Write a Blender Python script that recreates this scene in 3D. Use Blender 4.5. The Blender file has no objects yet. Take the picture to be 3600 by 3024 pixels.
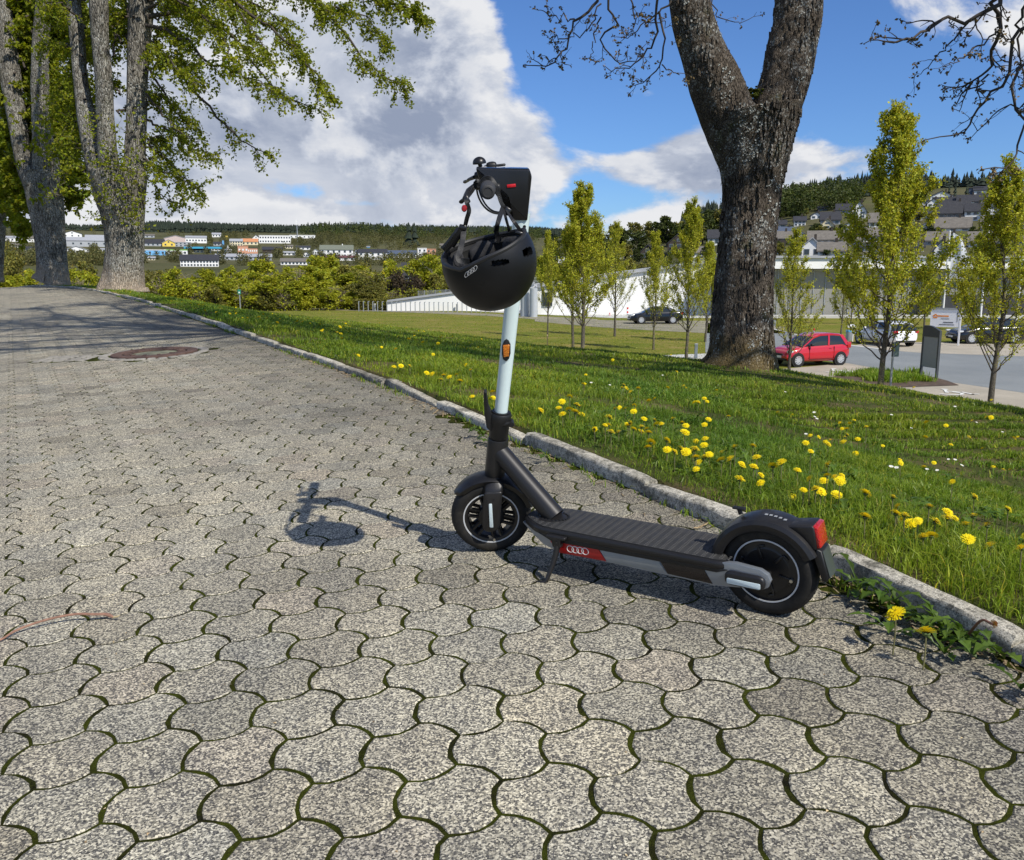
import bpy, math, random
import numpy as np
from mathutils import Matrix, Vector
random.seed(7)
rng = np.random.default_rng(7)
S = bpy.context.scene
COL = S.collection
R = math.radians

# ------------------------------------------------------------------ camera
FPX, CX, CY = 3028.0, 1800.0, 1512.0      # focal length and centre in the photo's 3600x3024 pixels
PITCH = R(10.3)
HC = 0.9860                               # eye height over the path below it
cam_d = bpy.data.cameras.new("camera")
cam = bpy.data.objects.new("camera", cam_d)
COL.objects.link(cam)
cam.location = (0, 0, HC)
cam.rotation_euler = (R(90) - PITCH, 0, 0)
cam_d.sensor_width = 36
cam_d.lens = FPX / 3600 * 36
cam_d.clip_start = 0.05
cam_d.clip_end = 20000
S.camera = cam

# ------------------------------------------------------------------ light
SUN = Vector((0.459, -0.536, 0.7084)).normalized()
sun_d = bpy.data.lights.new("sun", 'SUN')
sun_d.energy = 5.0
sun_d.angle = R(0.53)
sun_d.color = (1.0, 0.945, 0.845)
sun = bpy.data.objects.new("sun", sun_d)
COL.objects.link(sun)
sun.rotation_euler = SUN.to_track_quat('Z', 'Y').to_euler()
sun.location = (5, -5, 8)
S.view_settings.view_transform = 'Standard'
S.view_settings.look = 'None'
S.view_settings.gamma = 1
S.view_settings.use_curve_mapping = False
S.view_settings.exposure = 0.0
S.cycles.max_bounces = 6
S.cycles.transparent_max_bounces = 16
S.cycles.use_denoising = True
def ray(px, py):
 x = (px - CX) / FPX
 y = (py - CY) / FPX
 cp, sp = math.cos(PITCH), math.sin(PITCH)
 return np.array([x, cp - y * sp, -sp - y * cp])
def at(px, py, Y):
 d = ray(px, py)
 return np.array([0, 0, HC]) + d * (Y / d[1])
def onz(px, py, z):
 d = ray(px, py)
 return np.array([0, 0, HC]) + d * ((z - HC) / d[2])

# ------------------------------------------------------------------ world
def build_world():
 w = bpy.data.worlds.new("World")
 S.world = w
 w.use_nodes = True
 nt = w.node_tree
 nt.nodes.clear()
 N, L = nt.nodes, nt.links
 def node(t, **k):
  n = N.new(t)
  for a, b in k.items():
   setattr(n, a, b)
  return n
 def mth(op, *a, clamp=False):
  n = node('ShaderNodeMath', operation=op, use_clamp=clamp)
  for i, v in enumerate(a):
   if isinstance(v, (int, float)):
    n.inputs[i].default_value = v
   else:
    L.new(v, n.inputs[i])
  return n.outputs[0]
 out = node('ShaderNodeOutputWorld')
 bg = node('ShaderNodeBackground')
 bg.inputs[1].default_value = 0.08
 L.new(bg.outputs[0], out.inputs[0])
 sky = node('ShaderNodeTexSky', sky_type='NISHITA')
 sky.sun_disc = False
 sky.sun_elevation = math.asin(SUN.z)
 sky.sun_rotation = math.atan2(SUN.x, SUN.y)
 sky.altitude = 500
 sky.air_density = 1.0
 sky.dust_density = 0.5
 sky.ozone_density = 3.0
 tc = node('ShaderNodeTexCoord')
 sep = node('ShaderNodeSeparateXYZ')
 L.new(tc.outputs['Generated'], sep.inputs[0])
 x, y, z = sep.outputs
 az = mth('ARCTAN2', x, y)
 el = mth('ARCSINE', z)
 comb = node('ShaderNodeCombineXYZ')
 L.new(mth('MULTIPLY', az, 1.0), comb.inputs[0])
 L.new(mth('MULTIPLY', mth('POWER', mth('MAXIMUM', mth('ADD', el, 0.05), 0.001), 0.8), 1.55), comb.inputs[1])
 def fbm(off, scale, detail, rough, dist=0.0, lac=2.1):
  m = node('ShaderNodeVectorMath', operation='ADD')
  L.new(comb.outputs[0], m.inputs[0])
  m.inputs[1].default_value = off
  n = node('ShaderNodeTexNoise', noise_dimensions='3D')
  L.new(m.outputs[0], n.inputs['Vector'])
  n.inputs['Scale'].default_value = scale
  n.inputs['Detail'].default_value = detail
  n.inputs['Roughness'].default_value = rough
  n.inputs['Lacunarity'].default_value = lac
  n.inputs['Distortion'].default_value = dist
  return n.outputs['Fac']
 def blob(px, py, wx, wy, k):
  d = ray(px, py)
  d = d / np.linalg.norm(d)
  a0, e0 = math.atan2(d[0], d[1]), math.asin(d[2])
  sa, se = wx / FPX, wy / FPX
  u = mth('MULTIPLY', mth('SUBTRACT', az, a0), 1 / sa)
  v = mth('MULTIPLY', mth('SUBTRACT', el, e0), 1 / se)
  r2 = mth('ADD', mth('MULTIPLY', u, u), mth('MULTIPLY', v, v))
  return mth('MULTIPLY', mth('EXPONENT', mth('MULTIPLY', r2, -1.0)), k)
 blobs = [(250, 400, 900, 420, 0.34), (1050, 500, 620, 230, 0.30), (1570, 170, 250, 230, 0.32), (1300, 330, 420, 280, 0.18), (1500, 735, 230, 40, 0.22), (1050, 735, 160, 45, 0.2), (640, 740, 160, 45, 0.2),
             (1850, 610, 260, 150, 0.22), (1930, 395, 120, 70, 0.10), (2260, 320, 170, 60, 0.13),
             (2330, 590, 300, 120, 0.26), (2760, 580, 420, 150, 0.34), (3060, 560, 180, 120, 0.14), (3500, 60, 330, 120, 0.2),
             (3420, 330, 200, 130, 0.12), (600, 760, 700, 60, 0.12), (1700, 790, 250, 35, 0.15), (2250, 760, 260, 40, 0.12),
             (2600, 760, 260, 60, 0.14),
             (1900, 60, 200, 300, -0.22), (2450, 150, 700, 230, -0.28), (2130, 460, 170, 110, -0.24), (1360, 718, 230, 24, -0.17),
             (3200, 330, 280, 180, -0.22), (2080, 690, 130, 70, -0.2), (3300, 640, 160, 60, -0.25)]
 base = None
 for b in blobs:
  o = blob(*b)
  base = o if base is None else mth('ADD', base, o)
 n0 = fbm((3.1, 0.4, 0), 3.4, 9, 0.56, 0.25)
 n1 = fbm((3.1 + 0.016, 0.4 + 0.034, 0.01), 3.4, 9, 0.56, 0.25)
 big = fbm((9.7, 5.1, 3.0), 1.3, 3, 0.5)
 fine = fbm((1.7, 2.2, 5.0), 13.0, 8, 0.6, 0.3)
 dens = mth('ADD', mth('ADD', base, mth('MULTIPLY', mth('SUBTRACT', n0, 0.5), 1.5)),
               mth('ADD', mth('MULTIPLY', mth('SUBTRACT', big, 0.5), 0.25), mth('MULTIPLY', mth('SUBTRACT', fine, 0.5), 0.12)))
 mr = node('ShaderNodeMapRange', interpolation_type='SMOOTHSTEP')
 L.new(dens, mr.inputs[0])
 mr.inputs[1].default_value = 0.02
 mr.inputs[2].default_value = 0.15
 alpha = mr.outputs[0]
 grad = mth('SUBTRACT', n0, n1)
 lit = node('ShaderNodeMapRange', interpolation_type='SMOOTHSTEP')
 L.new(mth('ADD', grad, mth('MULTIPLY', mth('SUBTRACT', fine, 0.5), 0.14)), lit.inputs[0])
 lit.inputs[1].default_value = -0.045
 lit.inputs[2].default_value = 0.065
 thick = node('ShaderNodeMapRange', interpolation_type='SMOOTHSTEP')
 L.new(dens, thick.inputs[0])
 thick.inputs[1].default_value = 0.12
 thick.inputs[2].default_value = 0.62
 thick.inputs[3].default_value = 0.40
 thick.inputs[4].default_value = 0.0
 mid = fbm((4.4, 7.7, 1.0), 6.0, 6, 0.6, 0.4)
 bright = mth('ADD', mth('ADD', mth('MULTIPLY', lit.outputs[0], 0.62), mth('MULTIPLY', mth('SUBTRACT', mid, 0.45), 1.5)), thick.outputs[0], clamp=True)
 cr = node('ShaderNodeValToRGB')
 cr.color_ramp.elements[0].position = 0.0
 cr.color_ramp.elements[0].color = (0.33, 0.39, 0.53, 1)
 cr.color_ramp.elements[1].position = 1.0
 cr.color_ramp.elements[1].color = (0.93, 0.94, 0.97, 1)
 e = cr.color_ramp.elements.new(0.45)
 e.color = (0.62, 0.67, 0.78, 1)
 L.new(bright, cr.inputs[0])
 sc = node('ShaderNodeVectorMath', operation='SCALE')
 L.new(cr.outputs[0], sc.inputs[0])
 sc.inputs['Scale'].default_value = 11.0
 tint = node('ShaderNodeVectorMath', operation='MULTIPLY')
 L.new(sky.outputs[0], tint.inputs[0])
 tint.inputs[1].default_value = (0.80, 1.13, 1.62)
 mix = node('ShaderNodeMix', data_type='RGBA')
 L.new(alpha, mix.inputs[0])
 L.new(tint.outputs[0], mix.inputs[6])
 L.new(sc.outputs[0], mix.inputs[7])
 L.new(mix.outputs[2], bg.inputs[0])
 w.cycles.sampling_method = 'MANUAL'
 w.cycles.sample_map_resolution = 1024
build_world()

# ------------------------------------------------------------------ scene helpers
def put(o, label=None, cat=None, group=None, kind=None, parent=None):
 if o.name not in COL.objects:
  COL.objects.link(o)
 if parent is not None:
  o.parent = parent
 if label:
  o["label"] = label
 if cat:
  o["category"] = cat
 if group:
  o["group"] = group
 if kind:
  o["kind"] = kind
 return o
def empty(name, loc=(0, 0, 0), rz=0, **k):
 o = bpy.data.objects.new(name, None)
 o.empty_display_size = 0.1
 o.location = loc
 o.rotation_euler = (0, 0, rz)
 return put(o, **k)
def copy_tree(o, parent=None):
 c = o.copy()
 COL.objects.link(c)
 c.parent = parent
 for ch in list(o.children):
  copy_tree(ch, c)
 return c
def np_mesh(name, V, F, mats=(), tone=None, mi=None, smooth=False):
 me = bpy.data.meshes.new(name)
 V = np.asarray(V, dtype=np.float32)
 F = [np.asarray(f, dtype=np.int32) for f in F if len(f)]
 me.vertices.add(len(V))
 me.vertices.foreach_set("co", V.ravel())
 loops = np.concatenate([f.ravel() for f in F])
 tot = np.concatenate([np.full(len(f), f.shape[1], dtype=np.int32) for f in F])
 start = np.concatenate([[0], np.cumsum(tot)[:-1]]).astype(np.int32)
 me.loops.add(len(loops))
 me.loops.foreach_set("vertex_index", loops)
 me.polygons.add(len(tot))
 me.polygons.foreach_set("loop_start", start)
 me.polygons.foreach_set("loop_total", tot)
 if mi is not None:
  me.polygons.foreach_set("material_index", np.asarray(mi, dtype=np.int32))
 me.polygons.foreach_set("use_smooth", np.full(len(tot), bool(smooth)))
 for m in mats if isinstance(mats, (list, tuple)) else [mats]:
  me.materials.append(m)
 if tone is not None:
  tone = np.asarray(tone, dtype=np.float32)
  if tone.ndim == 1:
   tone = np.stack([tone] * 3, 1)
  a = me.color_attributes.new("tone", 'FLOAT_COLOR', 'POINT')
  a.data.foreach_set("color", np.c_[tone, np.ones(len(tone))].astype(np.float32).ravel())
 me.update()
 me.validate()
 return me
class G:
 def __init__(s):
  s.V = []
  s.F = {}
  s.T = []
  s.n = 0
 def add(s, V, faces, tone=1.0):
  V = np.asarray(V, float).reshape(-1, 3)
  for f in faces:
   f = np.asarray(f)
   if f.size == 0:
    continue
   f = np.atleast_2d(f)
   s.F.setdefault(f.shape[1], []).append(f + s.n)
  s.V.append(V)
  t = np.asarray(tone, float)
  if t.ndim == 0:
   t = np.full((len(V), 3), float(t))
  elif t.ndim == 1 and len(t) == 3 and len(V) != 3:
   t = np.tile(t, (len(V), 1))
  elif t.ndim == 1:
   t = np.stack([t] * 3, 1)
  s.T.append(t)
  s.n += len(V)
  return s
 def box(s, c, d, M=None, tone=1.0, bev=0.0):
  c, d = np.array(c, float), np.array(d, float) / 2
  if bev <= 0:
   v = np.array([[x, y, z] for x in (-1, 1) for y in (-1, 1) for z in (-1, 1)], float) * d
   f = [[0, 1, 3, 2], [4, 6, 7, 5], [0, 4, 5, 1], [2, 3, 7, 6], [0, 2, 6, 4], [1, 5, 7, 3]]
   v = v + c
   if M is not None:
    v = v @ np.array(M).T[:3, :3] if np.shape(M) == (3, 3) else v
   return s.add(v, [f], tone)
  b = min(bev, *(d * 0.98))
  rings = []
  for z, k in ((-d[2], b), (-d[2] + b * .3, b * .3), (-d[2] + b, 0), (d[2] - b, 0), (d[2] - b * .3, b * .3), (d[2], b)):
   X, Y = d[0] - k, d[1] - k
   r = b if k < b else b
   ring = []
   for sx, sy, a0 in ((1, 1, 0), (-1, 1, 90), (-1, -1, 180), (1, -1, 270)):
    for a in (0, 45, 90):
     t = R(a0 + a)
     rr = r * 0.9
     ring.append((sx * (X - rr) + rr * math.cos(t), sy * (Y - rr) + rr * math.sin(t), z))
   rings.append(ring)
  return s.loft(np.array(rings) + c, M=M, tone=tone)
 def loft(s, rings, cap=True, closed=True, M=None, tone=1.0):
  rings = np.asarray(rings, float)
  m, k, _ = rings.shape
  v = rings.reshape(-1, 3)
  if M is not None:
   v = v @ np.array(M).T
  i = np.arange(m - 1)[:, None] * k
  j = np.arange(k if closed else k - 1)[None, :]
  j2 = (j + 1) % k
  q = np.stack([i + j, i + j2, i + k + j2, i + k + j], -1).reshape(-1, 4)
  fs = [q]
  if cap and closed:
   fs.append([list(range(k))[::-1]])
   fs.append([[(m - 1) * k + t for t in range(k)]])
  return s.add(v, fs, tone)
 def tube(s, P, r, n=8, cap=True, tone=1.0, up=None, sy=1.0):
  P = np.asarray(P, float)
  m = len(P)
  r = np.full(m, r, float) if np.ndim(r) == 0 else np.asarray(r, float)
  T = np.gradient(P, axis=0)
  T /= np.linalg.norm(T, axis=1)[:, None] + 1e-12
  u = np.array([0, 0, 1.0]) if up is None else np.array(up, float)
  if abs(T[0] @ u) > 0.95 and up is None:
   u = np.array([0, 1.0, 0])
  rings = []
  for i in range(m):
   a = u - (u @ T[i]) * T[i]
   a /= np.linalg.norm(a) + 1e-12
   b = np.cross(T[i], a)
   u = a
   th = np.linspace(0, 2 * np.pi, n, endpoint=False)
   rings.append(P[i] + r[i] * (np.cos(th)[:, None] * a * sy + np.sin(th)[:, None] * b))
  return s.loft(np.array(rings), cap=cap, tone=tone)
 def cyl(s, a, b, r, r2=None, n=16, tone=1.0, up=None):
  return s.tube([a, b], [r, r if r2 is None else r2], n, tone=tone, up=up)
 def lathe(s, prof, axis, c, n=24, a0=0, a1=360, tone=1.0):
  full = abs(a1 - a0) >= 359.9
  th = np.radians(np.linspace(a0, a1, n, endpoint=not full))
  prof = np.asarray(prof, float)
  rings = []
  for t in th:
   ca, sa = math.cos(t), math.sin(t)
   r, h = prof[:, 0], prof[:, 1]
   if axis == 'y':
    p = np.stack([r * ca, h, r * sa], 1)
   elif axis == 'z':
    p = np.stack([r * ca, r * sa, h], 1)
   else:
    p = np.stack([h, r * ca, r * sa], 1)
   rings.append(p + np.array(c))
  rings = np.array(rings)
  if full:
   rings = np.concatenate([rings, rings[:1]])
  return s.loft(rings, cap=False, closed=False, tone=tone)
 def prism(s, pts, axis, h0, h1, tone=1.0, f=None):
  pts = np.asarray(pts, float)
  k = len(pts)
  def lift(h):
   o = np.full(k, h)
   return {'y': np.stack([pts[:, 0], o, pts[:, 1]], 1), 'z': np.stack([pts[:, 0], pts[:, 1], o], 1),
     'x': np.stack([o, pts[:, 0], pts[:, 1]], 1)}[axis]
  return s.loft(np.array([lift(h0), lift(h1)]), tone=tone)
 def mesh(s, name, mat, smooth=False, angle=None, fn=None):
  V = np.concatenate(s.V)
  if fn is not None:
   V = fn(V)
  T = np.concatenate(s.T)
  me = np_mesh(name, V, [np.concatenate(f) for f in s.F.values()], mat, T, smooth=smooth)
  if smooth and angle is not None:
   me.polygons.foreach_set("use_smooth", np.ones(len(me.polygons), bool))
   try:
    me.set_sharp_from_angle(angle=R(angle))
   except Exception:
    pass
  return me
 def obj(s, name, mat, smooth=False, angle=35, fn=None, loc=None, **k):
  me = s.mesh(name, mat, smooth, angle, fn)
  o = bpy.data.objects.new(name, me)
  if loc is not None:
   o.location = loc
  return put(o, **k)

# ------------------------------------------------------------------ material helper
class Mat:
 def __init__(s, name, color=(0.5, 0.5, 0.5), rough=0.6, metal=0.0, spec=0.5, coat=0.0):
  s.m = bpy.data.materials.new(name)
  s.m.use_nodes = True
  s.nt = s.m.node_tree
  s.b = s.nt.nodes['Principled BSDF']
  s.b.inputs['Base Color'].default_value = (*color, 1)
  s.b.inputs['Roughness'].default_value = rough
  s.b.inputs['Metallic'].default_value = metal
  s.b.inputs['Specular IOR Level'].default_value = spec
  s.b.inputs['Coat Weight'].default_value = coat
  s.b.inputs['Coat Roughness'].default_value = 0.05
  s.pos = None
 def n(s, t, **k):
  o = s.nt.nodes.new(t)
  for a, b in k.items():
   setattr(o, a, b)
  return o
 def l(s, a, b):
  s.nt.links.new(a, b)
 def P(s, kind='Position', scale=None):
  if kind == 'Object':
   o = s.n('ShaderNodeTexCoord').outputs['Object']
  else:
   o = s.n('ShaderNodeNewGeometry').outputs['Position']
  if scale is not None:
   m = s.n('ShaderNodeVectorMath', operation='MULTIPLY')
   s.l(o, m.inputs[0])
   m.inputs[1].default_value = scale
   o = m.outputs[0]
  return o
 def noise(s, scale, detail=4, rough=0.55, vec=None, dist=0.0, out='Fac'):
  o = s.n('ShaderNodeTexNoise')
  s.l(vec if vec is not None else s.P(), o.inputs['Vector'])
  o.inputs['Scale'].default_value = scale
  o.inputs['Detail'].default_value = detail
  o.inputs['Roughness'].default_value = rough
  o.inputs['Distortion'].default_value = dist
  return o.outputs[out]
 def vor(s, scale, vec=None, out='Color', feature='F1', rand=1.0):
  o = s.n('ShaderNodeTexVoronoi', feature=feature)
  s.l(vec if vec is not None else s.P(), o.inputs['Vector'])
  o.inputs['Scale'].default_value = scale
  o.inputs['Randomness'].default_value = rand
  return o.outputs[out]
 def ramp(s, fac, stops, interp='LINEAR'):
  o = s.n('ShaderNodeValToRGB')
  o.color_ramp.interpolation = interp
  e = o.color_ramp.elements
  while len(e) < len(stops):
   e.new(0.5)
  for i, (p, c) in enumerate(stops):
   e[i].position = p
   c = (c, c, c) if isinstance(c, (int, float)) else c
   e[i].color = (*c, 1)
  s.l(fac, o.inputs[0])
  return o.outputs[0]
 def mix(s, fac, a, b, mode='MIX'):
  o = s.n('ShaderNodeMix', data_type='RGBA', blend_type=mode)
  for i, v in ((0, fac), (6, a), (7, b)):
   if isinstance(v, (int, float)):
    o.inputs[i].default_value = v if i == 0 else (v, v, v, 1)
   elif isinstance(v, tuple):
    o.inputs[i].default_value = (*v, 1)
   else:
    s.l(v, o.inputs[i])
  return o.outputs[2]
 def math(s, op, a, b=0.0, clamp=False):
  o = s.n('ShaderNodeMath', operation=op, use_clamp=clamp)
  for i, v in enumerate((a, b)):
   if isinstance(v, (int, float)):
    o.inputs[i].default_value = v
   else:
    s.l(v, o.inputs[i])
  return o.outputs[0]
 def tone(s):
  return s.n('ShaderNodeAttribute', attribute_name='tone').outputs['Color']
 def col(s, o):
  s.l(o, s.b.inputs['Base Color'])
  return s
 def bump(s, h, strength=0.5, dist=0.01):
  o = s.n('ShaderNodeBump')
  o.inputs['Strength'].default_value = strength
  o.inputs['Distance'].default_value = dist
  s.l(h, o.inputs['Height'])
  s.l(o.outputs[0], s.b.inputs['Normal'])
  return s
 def rough(s, o):
  s.l(o, s.b.inputs['Roughness'])
  return s
 def translucent(s, colr, fac=0.35):
  t = s.n('ShaderNodeBsdfTranslucent')
  if isinstance(colr, tuple):
   t.inputs[0].default_value = (*colr, 1)
  else:
   s.l(colr, t.inputs[0])
  m = s.n('ShaderNodeMixShader')
  m.inputs[0].default_value = fac
  out = s.nt.nodes['Material Output']
  s.l(s.b.outputs[0], m.inputs[1])
  s.l(t.outputs[0], m.inputs[2])
  s.l(m.outputs[0], out.inputs[0])
  return s
def plain(name, c, rough=0.6, metal=0.0, var=0.15, scale=8.0, spec=0.5, coat=0.0, bump=0.0, coord='Position'):
 m = Mat(name, c, rough, metal, spec, coat)
 n = m.noise(scale, 5, 0.6, m.P(coord))
 lo = tuple(x * (1 - var) for x in c)
 hi = tuple(min(1, x * (1 + var)) for x in c)
 m.col(m.ramp(n, [(0.3, lo), (0.7, hi)]))
 if bump:
  m.bump(m.noise(scale * 12, 3, 0.6, m.P(coord)), bump, 0.002)
 return m.m

# ------------------------------------------------------------------ path plane (slopes up ahead, falls to the left)
GM = np.array([[0.9993487036, -0.0078583011, -0.0352195353], [0.0064521803, 0.9991843711, -0.0398617849],
               [0.0355040551, 0.0396085803, 0.9985843091]])
HP = 0.984507
def from_plane(p):
 return (np.asarray(p, float) - [0, 0, HP]) @ GM.T + [0, 0, HC]
def bend(y):
 t = np.maximum(np.asarray(y, float) - 27.5, 0)
 return -0.02 * t * t
def zplane(x, y):
 return 0.0352695 * x + 0.0399183 * y + bend(y)
KP = np.array([(3.45, -4.0), (2.15, -0.6), (1.62, 0.75), (1.16, 1.82), (1.045, 2.14), (0.917, 2.434), (0.732, 2.813), (0.48, 3.283), (0.309, 3.649),
               (0.055, 4.11), (-0.468, 5.189), (-1.361, 6.845), (-2.449, 8.737), (-4.124, 11.742), (-7.367, 17.341),
               (-10.718, 22.6), (-13.2, 26.0), (-16.2, 29.2), (-20, 32), (-26, 35)])
def _smooth(P, n=400):
 d = np.r_[0, np.cumsum(np.hypot(*np.diff(P, axis=0).T))]
 s = np.linspace(0, d[-1], n)
 q = np.stack([np.interp(s, d, P[:, 0]), np.interp(s, d, P[:, 1])], 1)
 w = max(3, n // 60)
 k = np.ones(2 * w + 1) / (2 * w + 1)
 e = np.pad(q, ((w, w), (0, 0)), mode='reflect', reflect_type='odd')
 return np.stack([np.convolve(e[:, 0], k, 'valid'), np.convolve(e[:, 1], k, 'valid')], 1)
KL = _smooth(KP)
KS = np.r_[0, np.cumsum(np.hypot(*np.diff(KL, axis=0).T))]
KT = np.gradient(KL, axis=0)
KT /= np.linalg.norm(KT, axis=1)[:, None]
KN = np.stack([KT[:, 1], -KT[:, 0]], 1)          # towards the lawn
def kerb_at(s):
 p = np.array([np.interp(s, KS, KL[:, 0]), np.interp(s, KS, KL[:, 1])])
 n = np.array([np.interp(s, KS, KN[:, 0]), np.interp(s, KS, KN[:, 1])])
 n /= np.linalg.norm(n)
 return p, n
def kerb_dist(x, y):
 x, y = np.atleast_1d(x).astype(float), np.atleast_1d(y).astype(float)
 s = np.empty(len(x))
 ix = np.empty(len(x), int)
 for a in range(0, len(x), 20000):
  dx = x[a:a + 20000, None] - KL[None, ::2, 0]
  dy = y[a:a + 20000, None] - KL[None, ::2, 1]
  i = np.argmin(dx * dx + dy * dy, axis=1) * 2
  ix[a:a + 20000] = i
  s[a:a + 20000] = (x[a:a + 20000] - KL[i, 0]) * KN[i, 0] + (y[a:a + 20000] - KL[i, 1]) * KN[i, 1]
 return s, ix
ZP = -3.3
def vnoise(x, y, seed=0):
 r = np.random.default_rng(seed)
 t = r.uniform(-1, 1, (64, 64))
 xi, yi = np.floor(x).astype(int), np.floor(y).astype(int)
 fx, fy = x - xi, y - yi
 fx, fy = fx * fx * (3 - 2 * fx), fy * fy * (3 - 2 * fy)
 g = lambda i, j: t[i % 64, j % 64]
 return (g(xi, yi) * (1 - fx) + g(xi + 1, yi) * fx) * (1 - fy) + (g(xi, yi + 1) * (1 - fx) + g(xi + 1, yi + 1) * fx) * fy
PL = np.array([(0, ZP), (105, ZP), (160, -7), (300, -3), (450, 4.3), (600, 9.9), (650, 13), (850, 26), (1000, 36), (1200, 51), (1700, 72),
               (2200, 100), (2500, 104), (3200, 80), (4500, 60), (9000, 60)])
PR = np.array([(0, ZP), (110, ZP), (150, 0), (220, 5), (260, 8.5), (300, 13.5), (340, 19.4), (380, 24.5), (420, 31), (470, 39.4), (520, 45),
               (560, 48), (700, 46), (1200, 30), (4500, 40), (9000, 40)])
_t = np.linspace(0, 30, 301)
_d = np.interp(_t, [0, 1, 2, 3.7, 6, 7.5, 9, 12, 16, 30], [0, .11, .25, .45, .60, .74, 1.0, 1.9, 3.5, 9])
DROP = (_t, np.convolve(np.pad(_d, 8, mode='reflect', reflect_type='odd'), np.ones(17) / 17, 'valid'))
def ground(x, y):
 x, y = np.atleast_1d(x).astype(float), np.atleast_1d(y).astype(float)
 r = np.hypot(x, y)
 s, ix = kerb_dist(np.clip(x, -200, 200), np.clip(y, -200, 200))
 zk = zplane(KL[ix, 0], KL[ix, 1]) + 0.055
 t = np.maximum(s, 0)
 drop = np.interp(t, DROP[0], DROP[1]) * (1 + (np.interp(KL[ix, 1], [1, 4, 6, 10, 14, 22], [2.1, 1.6, 1.05, 1.0, 1.3, 1.5]) - 1) * np.clip((t - 0.6) / 3, 0, 1))
 lawn = zk - drop + 0.012 * vnoise(x * 1.3, y * 1.3, 1) * np.clip(t * 3, 0, 1)
 path = zplane(x, y) - 0.035
 rise = np.clip((s - 0.10) / 0.25, 0, 1)
 z = np.where(s > 0, path * (1 - rise) + lawn * rise, path)
 k = 0.5
 h = np.clip(0.5 + 0.5 * (z - ZP) / k, 0, 1)
 z = ZP * (1 - h) + z * h + k * h * (1 - h) * 0.5
 z = np.maximum(z, ZP)
 z = np.where((z < ZP + 0.02), ZP, z)
 pl, pr = np.interp(r, PL[:, 0], PL[:, 1]), np.interp(r, PR[:, 0], PR[:, 1])
 az = np.arctan2(x, y)
 w = np.clip((az - math.atan((1750 - CX) / FPX)) / (math.atan((3000 - CX) / FPX) - math.atan((1750 - CX) / FPX)), 0, 1)
 w = w * w * (3 - 2 * w)
 w = np.where(np.abs(az) > 2.2, 0.5, w)
 far = pl * (1 - w) + pr * w
 far = far + np.clip((r - 400) / 1500, 0, 1) * 7 * vnoise(x / 260, y / 260, 5)
 return np.where(r > 100, np.where(y > -50, far, ZP), z)
def gz(x, y):
 return float(ground([x], [y])[0])
def hit(px, py, r0=3.0, r1=3500.0):
 d = ray(px, py)
 r = np.geomspace(r0, r1, 1500)
 k = r / math.hypot(d[0], d[1])
 P = np.array([0, 0, HC]) + d[None, :] * k[:, None]
 g = ground(P[:, 0], P[:, 1])
 b = np.where(P[:, 2] < g)[0]
 i = b[0] if len(b) else len(r) - 1
 p = P[i].copy()
 p[2] = g[i]
 return p

# ------------------------------------------------------------------ ground materials
def lawn_mat():
 m = Mat('lawn_soil', (0.05, 0.07, 0.02), 0.95, spec=0.1)
 g = m.n('ShaderNodeNewGeometry').outputs['Position']
 dist = m.n('ShaderNodeVectorMath', operation='LENGTH')
 m.l(g, dist.inputs[0])
 d = dist.outputs['Value']
 near = m.ramp(m.noise(2.2, 8, 0.65), [(0.3, (0.035, 0.045, 0.012)), (0.46, (0.060, 0.070, 0.018)), (0.58, (0.12, 0.095, 0.045)), (0.75, (0.19, 0.15, 0.085))])
 mown = m.ramp(m.noise(0.35, 10, 0.7), [(0.28, (0.088, 0.112, 0.014)), (0.46, (0.130, 0.142, 0.020)), (0.58, (0.175, 0.155, 0.035)), (0.72, (0.24, 0.19, 0.07))])
 mown = m.mix(0.55, mown, m.ramp(m.noise(14, 6, 0.8), [(0.3, 0.25), (0.7, 1.0)]), 'OVERLAY')
 far = m.ramp(m.noise(0.012, 9, 0.65), [(0.3, (0.045, 0.050, 0.020)), (0.48, (0.080, 0.080, 0.034)), (0.58, (0.10, 0.092, 0.045)), (0.68, (0.085, 0.105, 0.028)), (0.8, (0.16, 0.18, 0.05))])
 a = m.n('ShaderNodeMapRange')
 m.l(d, a.inputs[0])
 a.inputs[1].default_value, a.inputs[2].default_value = 15, 23
 b = m.n('ShaderNodeMapRange')
 m.l(d, b.inputs[0])
 b.inputs[1].default_value, b.inputs[2].default_value = 100, 140
 c = m.mix(b.outputs[0], m.mix(a.outputs[0], near, mown), far)
 m.col(c)
 m.bump(m.noise(30, 6, 0.7), 0.8, 0.03)
 return m.m
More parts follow.
